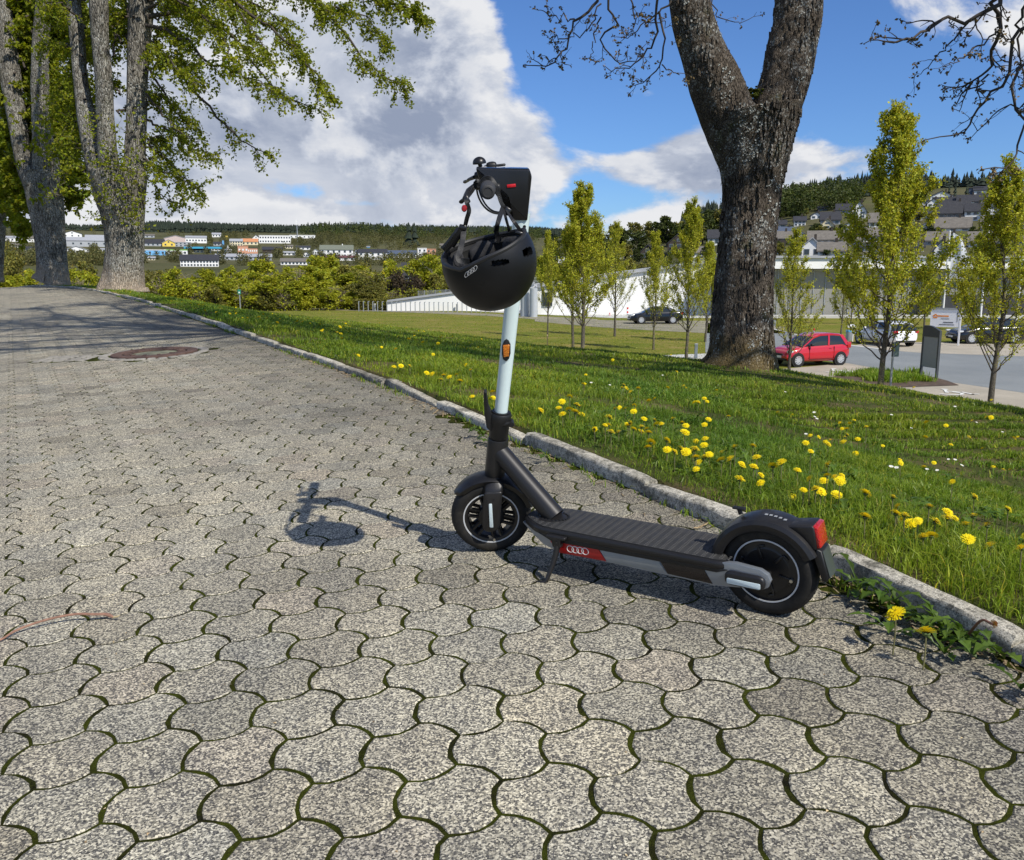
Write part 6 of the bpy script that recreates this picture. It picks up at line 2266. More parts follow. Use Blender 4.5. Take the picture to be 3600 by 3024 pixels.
 h = put(bpy.data.objects.new('flower_head', np_mesh('flower_head', *(lambda m: (np.array([v.co[:] for v in m.vertices]), [np.array([list(p.vertices) for p in m.polygons])]))(HEADS[0]), plain('wilted_petals', (0.55, 0.25, 0.03), 0.7, var=0.4, scale=60))), parent=root)
 h.location = b - a
 h.scale = (0.010, 0.010, 0.020)
 h.rotation_euler = (0.2, 1.3, 0.3)
 g = G()
 lt = 0
 while lt < 900:
  sv = KS[0] + rg.uniform(4.0, 14) ** 1.0
  p, n = kerb_at(sv)
  if rg.random() > 0.35 + 0.65 * (vnoise(np.array([sv * 1.1]), np.array([8.0]), 5)[0] > 0):
   continue
  q = p - n * (abs(rg.normal(0, 0.045)) + 0.003)
  z = float(zplane(*q)) + rg.uniform(0.0005, 0.008)
  a = rg.uniform(0, 6.28)
  L, w = rg.uniform(0.004, 0.028), rg.uniform(0.001, 0.004)
  d, s_ = np.array([math.cos(a), math.sin(a), rg.normal(0, .15)]), np.array([-math.sin(a), math.cos(a), rg.normal(0, .3)])
  c = np.array([q[0], q[1], z])
  g.add([c - d * L - s_ * w, c + d * L - s_ * w, c + d * L + s_ * w, c - d * L + s_ * w], [[[0, 1, 2, 3]]], rg.uniform(0.5, 1.5))
  lt += 1
 lm = Mat('dry_litter', (0.2, 0.14, 0.08), 0.8)
 lm.col(lm.mix(1.0, lm.ramp(lm.noise(200, 2), [(0.35, (0.10, 0.06, 0.03)), (0.5, (0.24, 0.17, 0.09)), (0.65, (0.36, 0.30, 0.17))]), lm.tone(), 'MULTIPLY'))
 g.obj('dry_litter', lm.m, kind='stuff')
 g = G()
 for k in range(420):
  y = rg.uniform(1.2, 7)
  x = rg.uniform(-0.62, 0.62) * y
  s, _ = kerb_dist([x], [y])
  if s[0] > -0.02:
   continue
  a = rg.uniform(0, 6.28)
  L, w = rg.uniform(0.0015, 0.005), rg.uniform(0.0012, 0.003)
  c = np.array([x, y, float(zplane(x, y)) + 0.0012])
  d, s_ = np.array([math.cos(a), math.sin(a), rg.normal(0, .2)]), np.array([-math.sin(a), math.cos(a), 0.2])
  g.add([c - d * L - s_ * w, c + d * L, c + s_ * w + [0, 0, .001], c - d * L * .4 + s_ * w], [[[0, 1, 2, 3]]], rg.uniform(0.7, 2.0))
 g.obj('bud_scales', lm.m, kind='stuff')
 pts = [(-60, 2262), (0, 2250), (60, 2215), (160, 2180), (260, 2160), (330, 2160), (372, 2160), (398, 2170)]
 zs = [0.006, 0.008, 0.012, 0.020, 0.022, 0.018, 0.014, 0.010]
 P = []
 for (x_, y_), hh in zip(pts, zs):
  q = onz(x_, y_, 0.03 + hh)
  z = float(zplane(q[0], q[1])) + hh
  P.append(onz(x_, y_, z))
 P = spline(P, 40)
 root = empty('fallen_twig', tuple(P[0]), label='bent reddish brown twig lying on the paving at the left edge', cat='twig')
 g = G().tube(P - P[0], np.interp(np.linspace(0, 1, 40), [0, .5, .8, .93, 1], [0.0028, 0.0034, 0.0042, 0.0052, 0.003]), 8)
 g.obj('stick', plain('twig_red_brown', (0.26, 0.14, 0.095), 0.75, var=0.35, scale=40), smooth=True, parent=root)
 g = G()
 e = P[-1] - P[0]
 for k in range(3):
  g.tube([e, e + np.array([0.012 + 0.004 * k, rg.normal(0, .006), 0.003 * k])], [0.0022, 0.001], 5)
 g.obj('broken_end', plain('pale_wood', (0.45, 0.36, 0.2), 0.7), parent=root)
build_flowers()

# ------------------------------------------------------------------ the plain: roads, parking places, paths
def road_mat(name, lo, hi, scale=3.0, speck=0.25):
 m = Mat(name, hi, 0.9, spec=0.2)
 c = m.ramp(m.noise(scale, 8, 0.65), [(0.3, lo), (0.7, hi)])
 c = m.mix(speck, c, m.ramp(m.noise(60, 4, 0.8), [(0.3, 0.15), (0.7, 1.0)]), 'OVERLAY')
 m.col(c).bump(m.noise(80, 3, 0.7), 0.4, 0.01)
 return m.m
M_ASPH = road_mat('grey_asphalt', (0.17, 0.185, 0.19), (0.235, 0.25, 0.25), 0.25)
M_BEIGE = road_mat('beige_concrete_pavers', (0.30, 0.27, 0.215), (0.42, 0.375, 0.30), 0.5)
M_PALE = road_mat('pale_concrete', (0.42, 0.42, 0.40), (0.55, 0.54, 0.51), 0.5, 0.1)
M_GRAVEL = road_mat('gravel_path', (0.16, 0.155, 0.11), (0.30, 0.27, 0.20), 0.7)
M_PAINT = plain('road_paint', (0.72, 0.71, 0.66), 0.7, var=0.15, scale=6)
Z1 = ZP + 0.008
def flats():
 sheet('parking_bay_pavement', [(2600, 1285), (2720, 1300), (2987, 1276), (3102, 1297), (3317, 1338), (3620, 1382), (3900, 1420), (3900, 1700), (3300, 1640), (2600, 1500)], M_BEIGE, Z1)
 sheet('asphalt_road', [(2480, 1135), (2704, 1152), (2783, 1172), (2987, 1213), (3102, 1228), (3233, 1238), (3620, 1252), (4100, 1260), (4100, 1450), (3620, 1384), (3317, 1340), (3102, 1299), (2987, 1278), (2850, 1262), (2720, 1258), (2480, 1240)], M_ASPH, Z1 + 0.004)
 sheet('rear_bay_pavement', [(3005, 1214), (3060, 1204), (3250, 1203), (3620, 1208), (4100, 1214), (4100, 1264), (3620, 1254), (3233, 1240), (3102, 1230)], M_BEIGE, Z1 + 0.008)
 sheet('lawn_bank_path', [(1880, 1266), (2046, 1261), (2260, 1252), (2480, 1243), (2600, 1236), (2600, 1254), (2480, 1262), (2260, 1270), (2050, 1278), (1880, 1282)], M_PALE, Z1)
 sheet('meadow_path', [(800, 1079.5), (905, 1078.5), (1100, 1083), (1300, 1088), (1500, 1094), (1720, 1103), (1900, 1112), (2100, 1122), (2100, 1140), (1900, 1124), (1720, 1111), (1500, 1101), (1300, 1094), (1100, 1088), (905, 1083)], M_GRAVEL, Z1)
 sheet('gravel_road', [(1880, 1117), (2100, 1125), (2260, 1128), (2500, 1128), (2760, 1150), (2760, 1172), (2500, 1172), (2260, 1160), (2100, 1150), (1880, 1130)], M_GRAVEL, Z1 + 0.004)
 sheet('forecourt', [(1225, 1083), (1360, 1074), (1880, 1072), (2300, 1090), (2500, 1090), (2500, 1118), (2150, 1118), (1900, 1106), (1660, 1094), (1400, 1088)], M_PALE, Z1 + 0.002)
 sheet('kerb_line', [(2704, 1151), (2783, 1171), (2987, 1211.5), (3102, 1226), (3102, 1229.5), (2987, 1215), (2783, 1174), (2704, 1154)], M_PALE, Z1 + 0.012)
 sheet('kerb_line', [(3233, 1336), (3317, 1340), (3317, 1343), (3233, 1340)], M_PALE, Z1 + 0.012)
 sheet('planting_bed', [(2900, 1330), (2985, 1312), (3090, 1306), (3230, 1312), (3330, 1338), (3372, 1354), (3200, 1360), (3050, 1364), (2950, 1356)],
          plain('bark_mulch', (0.085, 0.055, 0.035), 0.95, var=0.5, scale=3, bump=0.6), Z1 + 0.016)
 def wheel(px, py, w, nm, lab):
  c = onz(px, py, Z1 + 0.02)
  root = empty(nm, tuple(c), label=lab, cat='road marking')
  g = G()
  th = np.linspace(-2.5, 1.2, 18)
  k = w
  ring = [(0.42 * k * math.cos(t), 0.42 * k * math.sin(t)) for t in th]
  ring2 = [(0.31 * k * math.cos(t), 0.31 * k * math.sin(t)) for t in th]
  V = np.array([(x, y, 0) for x, y in ring] + [(x, y, 0) for x, y in ring2])
  n = len(ring)
  g.add(V, [[[i, i + 1, n + i + 1, n + i] for i in range(n - 1)]])
  g.obj('wheel_symbol', M_PAINT, parent=root)
  g = G()
  for q in ([(-.1, .1), (.0, .1), (.04, .8), (-.06, .8)], [(-.02, .40), (.42, .36), (.42, .46), (-.02, .5)], [(.34, .4), (.62, -.1), (.72, -.05), (.44, .46)], [(.62, -.1), (.86, -.02), (.84, .08), (.62, .02)]):
   g.add([(x * k, y * k, 0.0) for x, y in q], [[[0, 1, 2, 3]]])
  th = np.linspace(0, 2 * np.pi, 12, endpoint=False)
  g.add([(0.0 * k + 0.11 * k * math.cos(t), .95 * k + 0.11 * k * math.sin(t), 0) for t in th], [[list(range(12))]])
  g.obj('figure_symbol', M_PAINT, parent=root)
  root.rotation_euler = (0, 0, R(-18))
  return root
 wheel(2935, 1306, 1.25, 'wheelchair_marking', 'white wheelchair symbol painted on the bay beside the red car')
 wheel(3338, 1382, 1.15, 'wheelchair_marking', 'white wheelchair symbol painted on the nearest empty bay')
 rg = np.random.default_rng(31)
 xs, ys = [], []
 A = np.array([onz(x, y, ZP)[:2] for x, y in ((2910, 1330), (2985, 1316), (3090, 1308), (3225, 1314), (3320, 1338), (3350, 1350), (3150, 1350), (3000, 1352))])
 cen = A.mean(0)
 for k in range(34):
  a, b = rg.integers(0, len(A), 2)
  p = cen + (A[a] - cen) * rg.uniform(0.1, 0.95) * 0.6 + (A[b] - cen) * rg.uniform(0, 0.4)
  n = 160
  rr = rg.uniform(0.25, 0.55)
  q = p + rg.normal(0, rr * 0.45, (n, 2))
  xs.append(q[:, 0])
  ys.append(q[:, 1])
 X, Y = np.concatenate(xs), np.concatenate(ys)
 n = len(X)
 blades('bed_plants', X, Y, rg.uniform(0.15, 0.42, n), np.full(n, 0.035), rg, M_GRASS, 0.5, np.ones((n, 3)) * 1.15, z=np.full(n, ZP))
 n = 60000
 y = 30 * (100 / 30) ** rg.random(n)
 x = rg.uniform(-0.62, 0.62, n) * y
 ok = (np.abs(ground(x, y) - ZP) < 0.05) & (x / y < 0.30)
 x, y = x[ok], y[ok]
 d = np.hypot(x, y)
 t = vnoise(x * 0.25, y * 0.25, 3)
 blades('mown_grass_tufts', x, y, rg.uniform(0.02, 0.06, len(x)), 0.0009 * d, rg, M_GRASS, 0.6, np.stack([1.25 + 0.5 * np.clip(t, 0, 1), 1.1 + 0.2 * t, 0.9 + 0 * t], 1), z=np.full(len(x), ZP))
 g = G()
 for k in range(900):
  px = rg.uniform(560, 2700)
  py = rg.choice([rg.uniform(1098, 1180), rg.uniform(1180, 1262)])
  q = onz(px, py, ZP + 0.07)
  if abs(gz(q[0], q[1]) - ZP) > 0.05:
   continue
  if vnoise(np.array([q[0] * .12]), np.array([q[1] * .12]), 12)[0] < 0.1:
   continue
  r = rg.uniform(0.03, 0.055)
  th = np.linspace(0, 2 * np.pi, 5, endpoint=False)
  g.add(np.stack([q[0] + r * np.cos(th), q[1] + r * np.sin(th), np.full(5, q[2])], 1), [[list(range(5))]])
 g.obj('meadow_dandelions', M_PETAL, kind='stuff')
flats()

# ------------------------------------------------------------------ buildings
M_WHITE = plain('white_render', (0.78, 0.78, 0.76), 0.8, var=0.04, scale=0.6)
M_CREAM = plain('cream_render', (0.70, 0.62, 0.42), 0.8, var=0.05, scale=0.6)
M_YELLOW = plain('yellow_cladding', (0.75, 0.55, 0.10), 0.7, var=0.05, scale=0.6)
M_ORANGE = plain('terracotta_render', (0.58, 0.30, 0.19), 0.8, var=0.08, scale=0.6)
M_GREYW = plain('grey_cladding', (0.36, 0.38, 0.40), 0.7, var=0.06, scale=0.6)
M_BROWNW = plain('dark_timber', (0.045, 0.035, 0.028), 0.8, var=0.2, scale=1)
M_SLATE = plain('slate_roof', (0.032, 0.032, 0.036), 0.6, var=0.25, scale=1.5)
M_SLATE2 = plain('weathered_roof', (0.15, 0.135, 0.115), 0.85, var=0.2, scale=1.2)
M_NAVY = plain('blue_grey_roof', (0.075, 0.095, 0.135), 0.5, var=0.15, scale=1.5)
M_REDROOF = plain('orange_roof', (0.50, 0.22, 0.10), 0.8, var=0.15, scale=1)
M_GREYROOF = plain('pale_grey_roof', (0.33, 0.34, 0.36), 0.6, var=0.12, scale=1)
M_GREENROOF = plain('green_grey_roof', (0.15, 0.165, 0.125), 0.8, var=0.15, scale=1)
M_BLUEW = plain('sky_blue_cladding', (0.16, 0.42, 0.72), 0.6, var=0.05, scale=1)
M_GREENW = plain('lime_cladding', (0.30, 0.62, 0.12), 0.6, var=0.05, scale=1)
M_CYAN = plain('turquoise_canopy', (0.05, 0.35, 0.55), 0.5, var=0.05, scale=1)
M_GLASS = Mat('window_glass', (0.035, 0.045, 0.055), 0.12, coat=0.4).m
M_METAL = plain('galvanised_steel', (0.34, 0.36, 0.37), 0.45, 0.4, var=0.1, scale=8)
ORD = 'first second third fourth fifth sixth seventh eighth ninth tenth eleventh twelfth thirteenth fourteenth fifteenth sixteenth seventeenth eighteenth nineteenth twentieth'.split()
def nth(i):
 return ORD[i - 1] if i <= 20 else '%d%s' % (i, {1: 'st', 2: 'nd', 3: 'rd'}.get(i % 10, 'th'))
RECTS = []
def house(label, px0, px1, base, eave, ridge, wall=None, roof=None, gable=False, depth=None, rz=0.0, dist=None, wins=(3, 1), cat='house', name='house', win_m=None, flat=False, chimney=True, group=None, balcony=False, hip=0.0):
 wall, roof = wall or M_WHITE, roof or M_SLATE
 cx = (px0 + px1) / 2
 RECTS.append((px0, px1, ridge, base))
 p = hit(cx, base) if dist is None else at(cx, base, dist)
 Y = p[1]
 W = (px1 - px0) / FPX * Y
 W = W * 1.0
 he = at(cx, eave, Y)[2] - p[2]
 hr = at(cx, ridge, Y)[2] - p[2]
 D = depth or min(max(W * 0.8, 7), 14)
 az = math.atan2(p[0], p[1])
 root = empty(name, tuple(p), -az * 0.9 + rz, label=label, cat=cat, group=group)
 g = G().box((0, D / 2, he / 2 - 1.5), (W, D, he + 3))
 if not flat and gable:
  g.prism([(-W / 2, he), (W / 2, he), (0, hr - 0.05)], 'y', 0.0, D)
 elif not flat:
  g.prism([(0, he), (D, he), (D / 2, hr - 0.05)], 'x', -W / 2, W / 2)
 g.obj('wall', wall, parent=root)
 g = G()
 o, t = 0.45, 0.22
 if flat:
  g.box((0, D / 2, he + 0.2), (W + 0.4, D + 0.4, 0.45))
 elif gable:
  k = (hr - he) / (W / 2)
  g.prism([(-W / 2 - o, he - o * k), (0, hr), (0, hr + t * 1.3), (-W / 2 - o, he - o * k + t * 1.3)], 'y', -o, D + o)
  g.prism([(W / 2 + o, he - o * k), (W / 2 + o, he - o * k + t * 1.3), (0.001, hr + t * 1.3), (0.001, hr)], 'y', -o, D + o)
 else:
  k = (hr - he) / (D / 2)
  a = W / 2 + o
  y0, y1 = -o, D + o
  zl, zt = he - o * k, hr
  hx = a - hip * D / 2
  v = [(-a, y0, zl), (a, y0, zl), (hx, D / 2, zt), (-hx, D / 2, zt), (a, y1, zl), (-a, y1, zl)]
  v2 = [(x, y, z + t * 1.3) for x, y, z in v]
  g.add(np.array(v + v2), [[[0, 3, 2, 1], [5, 4, 2, 3], [6, 7, 8, 9], [11, 9, 8, 10], [0, 1, 7, 6], [4, 5, 11, 10], [0, 6, 9, 3], [3, 9, 11, 5], [1, 2, 8, 7], [2, 4, 10, 8]]])
 ro = g.obj('roof', roof, parent=root)
 if chimney and not flat:
  g = G().box((W * 0.18, D * 0.5, hr + 0.35), (0.6, 0.6, 1.5))
  g.obj('chimney', M_WHITE if roof is M_GREENROOF else M_BROWNW, parent=ro)
 nx, nz = wins
 if nx and nz:
  sh = he / nz
  ww, wh = min(1.3, W / nx * 0.5), min(1.35, sh * 0.5)
  fr = None
  for j in range(nz):
   for i in range(nx):
    x = (i + 0.5) / nx * W - W / 2
    z = sh * (j + 0.52)
    f = G().box((x, -0.03, z), (ww + 0.2, 0.10, wh + 0.2)).obj('window', M_METAL if wall is not M_WHITE else M_GREYW, parent=root)
    G().box((x, -0.075, z), (ww, 0.05, wh)).obj('pane', win_m or M_GLASS, parent=f)
  if gable and not flat and hr - he > 2.2:
   f = G().box((0, -0.03, he + (hr - he) * 0.3), (ww + 0.2, 0.10, wh)).obj('window', M_GREYW, parent=root)
   G().box((0, -0.075, he + (hr - he) * 0.3), (ww, 0.05, wh - 0.2)).obj('pane', M_GLASS, parent=f)
 if balcony:
  G().box((0, -0.7, he * 0.52), (W * 0.7, 1.4, 0.9)).obj('balcony', M_BROWNW, parent=root)
 return root
def town():
 H_ = house
 g1 = 'commercial buildings across the valley'
 H_('white gabled house with dark roof on the skyline between the two left lindens', 225, 284, 836, 822, 812, M_WHITE, M_SLATE, wins=(3, 1), group=g1, gable=True)
 H_('long grey hall with a dark glazed strip between the two left lindens', 227, 372, 868, 846, 834, M_GREYW, M_GREYROOF, wins=(6, 1), cat='hall', name='hall', group=g1, chimney=False)
 H_('low white tent hall with pale roof between the two left lindens, lowest there', 229, 310, 898, 880, 866, M_WHITE, M_GREYROOF, wins=(0, 0), cat='hall', name='hall', gable=True, group=g1, chimney=False)
 H_('white warehouse half behind the nearest linden trunk', 305, 372, 852, 838, 826, M_WHITE, M_GREYROOF, wins=(4, 1), cat='hall', name='hall', group=g1, chimney=False)
 H_('house with weathered roof left of the second linden', 77, 134, 852, 838, 824, M_WHITE, M_SLATE2, wins=(3, 1), group=g1)
 H_('white block at the far left beyond the lindens', 12, 62, 850, 836, 830, M_WHITE, M_GREYROOF, wins=(4, 1), group=g1, chimney=False)
 H_('white shed left of the second linden, lower of the two', 40, 75, 872, 862, 856, M_WHITE, M_SLATE2, wins=(2, 1), group=g1, chimney=False)
 H_('barrel roofed hall with pinkish front', 581, 656, 852, 838, 828, plain('pink_render', (0.55, 0.45, 0.42), 0.8), M_GREYROOF, wins=(0, 0), cat='hall', name='hall', gable=True, group=g1, chimney=False)
 H_('white hall with a row of small dark windows beside the pinkish hall', 656, 724, 856, 836, 829, M_WHITE, M_GREYROOF, wins=(7, 1), cat='hall', name='hall', group=g1, chimney=False)
 H_('low hall with long dark roof just right of the nearest linden', 502, 575, 866, 855, 841, M_GREYW, M_SLATE, wins=(5, 1), cat='hall', name='hall', group=g1, chimney=False)
 H_('small hall with yellow gable', 573, 614, 867, 854, 843, M_YELLOW, M_GREYROOF, wins=(2, 1), cat='hall', name='hall', gable=True, group=g1, chimney=False)
 H_('grey two storey office right of the yellow gable', 617, 670, 868, 853, 846, M_GREYW, M_GREYROOF, wins=(4, 2), cat='office', name='office_building', flat=True, group=g1)
 H_('flat blue and white building nearest the linden trunk', 498, 580, 898, 880, 877, M_BLUEW, M_WHITE, wins=(4, 1), cat='shop', name='shop_building', flat=True, group=g1)
 H_('flat white and lime building under the turquoise canopy', 582, 656, 898, 880, 877, M_WHITE, M_GREENW, wins=(5, 1), cat='shop', name='shop_building', flat=True, group=g1)
 p = hit(712, 890)
 Y = p[1]
 W = (772 - 652) / FPX * Y
 h = at(712, 871, Y)[2] - p[2]
 root = empty('petrol_station_canopy', tuple(p), 0.2, label='long turquoise canopy roof on posts in the town', cat='canopy')
 G().box((0, 5, h), (W, 10, 1.4)).obj('roof', M_CYAN, parent=root)
 for k in range(5):
  G().cyl((-W / 2 + W * (k + .5) / 5, 4, -2), (-W / 2 + W * (k + .5) / 5, 4, h), 0.3, n=8).obj('post', M_WHITE, parent=root)
 H_('long white hall with dark roof and many small windows above the nearest trees', 640, 764, 938, 915, 896, M_WHITE, M_SLATE, wins=(12, 2), cat='hall', name='hall', group=g1, chimney=False)
 H_('low grey roofed hall running right from the long white hall', 764, 950, 915, 903, 893, M_GREYW, M_GREYROOF, wins=(12, 1), cat='hall', name='hall', group=g1, chimney=False)
 p = hit(802, 890)
 Y = p[1]
 r = 13 / FPX * Y
 root = empty('pagoda_tent', tuple(p), label='small white pagoda tent with pointed roof', cat='tent')
 G().lathe([(r, -1), (r, r * 0.8), (r * 1.1, r * 0.85)], 'z', (0, 0, 0), 4).obj('side', M_WHITE, parent=root)
 G().lathe([(r * 1.15, r * 0.8), (r * 0.45, r * 1.2), (r * 0.12, r * 1.9), (0, r * 2.3)], 'z', (0, 0, 0), 4).obj('roof', M_WHITE, parent=root)
 H_('terracotta block with tall white windows', 838, 872, 892, 866, 862, M_ORANGE, M_ORANGE, wins=(3, 1), flat=True, cat='office', name='office_building', group=g1, win_m=M_WHITE)
 H_('lower terracotta wing beside the terracotta block', 872, 905, 892, 873, 870, M_ORANGE, M_SLATE, wins=(5, 1), flat=True, cat='office', name='office_building', group=g1, win_m=M_WHITE)
 H_('cream building with small windows above the pagoda tent', 810, 852, 866, 848, 840, M_CREAM, M_GREYROOF, wins=(5, 2), group=g1, chimney=False)
 H_('cream house with orange roof left of the long white hall on the slope', 852, 905, 862, 850, 839, M_CREAM, M_REDROOF, wins=(4, 1), group=g1, chimney=False)
 H_('brown roofed shed row below the long white hall on the slope', 925, 990, 890, 878, 868, M_BROWNW, M_SLATE, wins=(0, 0), group=g1, chimney=False)
 H_('white house at the left end of the long white hall on the slope', 888, 914, 852, 838, 826, M_WHITE, M_SLATE, wins=(2, 2), gable=True, group=g1, chimney=False)
 a = H_('long white factory hall with stepped bays high on the slope', 915, 1020, 856, 829, 822, M_WHITE, M_WHITE, wins=(12, 2), flat=True, cat='hall', name='hall', group=g1)
 H_('right end of the stepped white factory, with dark joints', 1020, 1106, 838, 828, 825, M_WHITE, M_WHITE, wins=(6, 1), flat=True, cat='hall', name='hall', group=g1)
 H_('big white house with green grey roof and four chimneys', 1128, 1240, 906, 878, 862, M_WHITE, M_GREENROOF, wins=(6, 2), cat='house', group=g1)
 H_('low white annex with dark red roof below the big white house', 1140, 1246, 917, 906, 899, M_WHITE, plain('dark_red_roof', (0.13, 0.05, 0.045), 0.7), wins=(5, 1), group=g1, chimney=False)
 H_('white two storey workshop with dark roof and four garage windows', 1262, 1360, 914, 888, 876, M_WHITE, M_SLATE, wins=(5, 2), group=g1)
 H_('grey gabled end of the white workshop', 1243, 1264, 912, 890, 877, M_GREYW, M_SLATE, wins=(1, 1), gable=True, group=g1, chimney=False)
 H_('low building with blue solar roof', 1360, 1462, 906, 894, 881, M_WHITE, M_NAVY, wins=(8, 1), group=g1, chimney=False)
 H_('white cube house left of the orange cube', 1469, 1500, 903, 874, 872, M_WHITE, M_WHITE, wins=(2, 2), flat=True, group=g1)
 H_('orange cube house at the right end of the town', 1500, 1532, 903, 877, 875, M_ORANGE, M_ORANGE, wins=(2, 2), flat=True, group=g1)
 H_('low grey roofed house row with white front at the wood edge', 990, 1100, 932, 920, 909, M_WHITE, M_SLATE2, wins=(9, 1), group=g1, chimney=False)
 H_('dark slate house among the nearest trees left of the helmet', 1418, 1480, 985, 965, 927, M_WHITE, M_SLATE, wins=(3, 1), dist=180, chimney=True)
 H_('small shed with blue door behind the cube houses', 1290, 1300, 872, 868, 866, M_BLUEW, M_GREYROOF, wins=(0, 0), chimney=False)
 rg = np.random.default_rng(55)
 new = []
 for k in range(900):
  px = rg.choice([rg.uniform(0, 500), rg.uniform(500, 1000), rg.uniform(990, 1640)])
  b = rg.uniform(832, 915)
  w, hh = rg.uniform(18, 52), rg.uniform(7, 12)
  if 1000 < px and b < 872:
   continue
  if any(px - w / 2 - 5 < q and px + w / 2 + 5 > a and b - hh * 1.7 < f + 3 and b + 3 > t for a, q, t, f in RECTS):
   continue
  new.append((px, b, w, hh))
  RECTS.append((px - w / 2, px + w / 2, b - hh * 1.6, b))
  if len(new) >= 46:
   break
 new.sort()
 for i, (px, b, w, hh) in enumerate(new):
  del RECTS[next(j for j, q in enumerate(RECTS) if q[3] == b)]
  c = int(rg.integers(0, 6))
  wl = (M_WHITE, M_WHITE, M_WHITE, M_GREYW, M_CREAM, M_WHITE)[c]
  H_(nth(i + 1) + ' small ' + ('grey' if c == 3 else 'cream' if c == 4 else 'white') + ' house from the left among the larger town buildings', px - w / 2, px + w / 2, b, b - hh, b - hh * 1.55, wl, (M_SLATE, M_SLATE2, M_GREYROOF)[i % 3], gable=bool(w < 26), wins=(3, 1), group='small houses of the town', chimney=False)
 for (px, b, t, w, m, nm, lab, cat) in ((798, 852, 829, 7, M_YELLOW, 'advertising_pylon', 'yellow advertising pylon in the town', 'pylon'),
                                           (786, 882, 846, 5, M_BLUEW, 'banner_flag', 'tall pale blue banner flag beside the pagoda tent', 'flag')):
  p = hit(px, b)
  Y = p[1]
  h = at(px, t, Y)[2] - p[2]
  root = empty(nm, tuple(p), label=lab, cat=cat)
  G().box((0, 0, h * 0.2), (w / FPX * Y * 0.4, 0.5, h * 0.6)).obj('post', M_METAL, parent=root)
  G().box((0, 0, h * 0.65), (w / FPX * Y, 0.8, h * 0.7)).obj('panel', m, parent=root)
 p = hit(1046, 850)
 Y = p[1]
 h = at(1046, 776, Y)[2] - p[2]
 root = empty('radio_mast', tuple(p), label='thin lattice radio mast above the factory on the slope', cat='mast')
 G().tube([(0, 0, 0), (0, 0, h * 0.6), (0, 0, h)], [0.7, 0.5, 0.35], 4).obj('mast', M_METAL, parent=root)
 G().box((0, 0, h * 0.92), (1.6, 1.6, 5)).obj('antenna', M_WHITE, parent=root)
 p = hit(2849, 702)
 Y = p[1]
 h = at(2849, 652, Y)[2] - p[2]
 root = empty('hilltop_cross', tuple(p), label='tall dark cross shaped mast on the right hilltop', cat='mast')
 G().tube([(0, 0, -2), (0, 0, h)], [0.42, 0.28], 6).obj('mast', M_BROWNW, parent=root)
 k = h * 0.64
 G().box((0, 0, k), (16 / FPX * Y, 0.5, 0.5)).obj('cross_arm', M_BROWNW, parent=root)
 for s in (-1, 1):
  G().cyl((s * 7 / FPX * Y, 0, k), (s * 7 / FPX * Y, 0, k + h * 0.08), 0.2, n=5).obj('arm_tip', M_BROWNW, parent=root)
town()
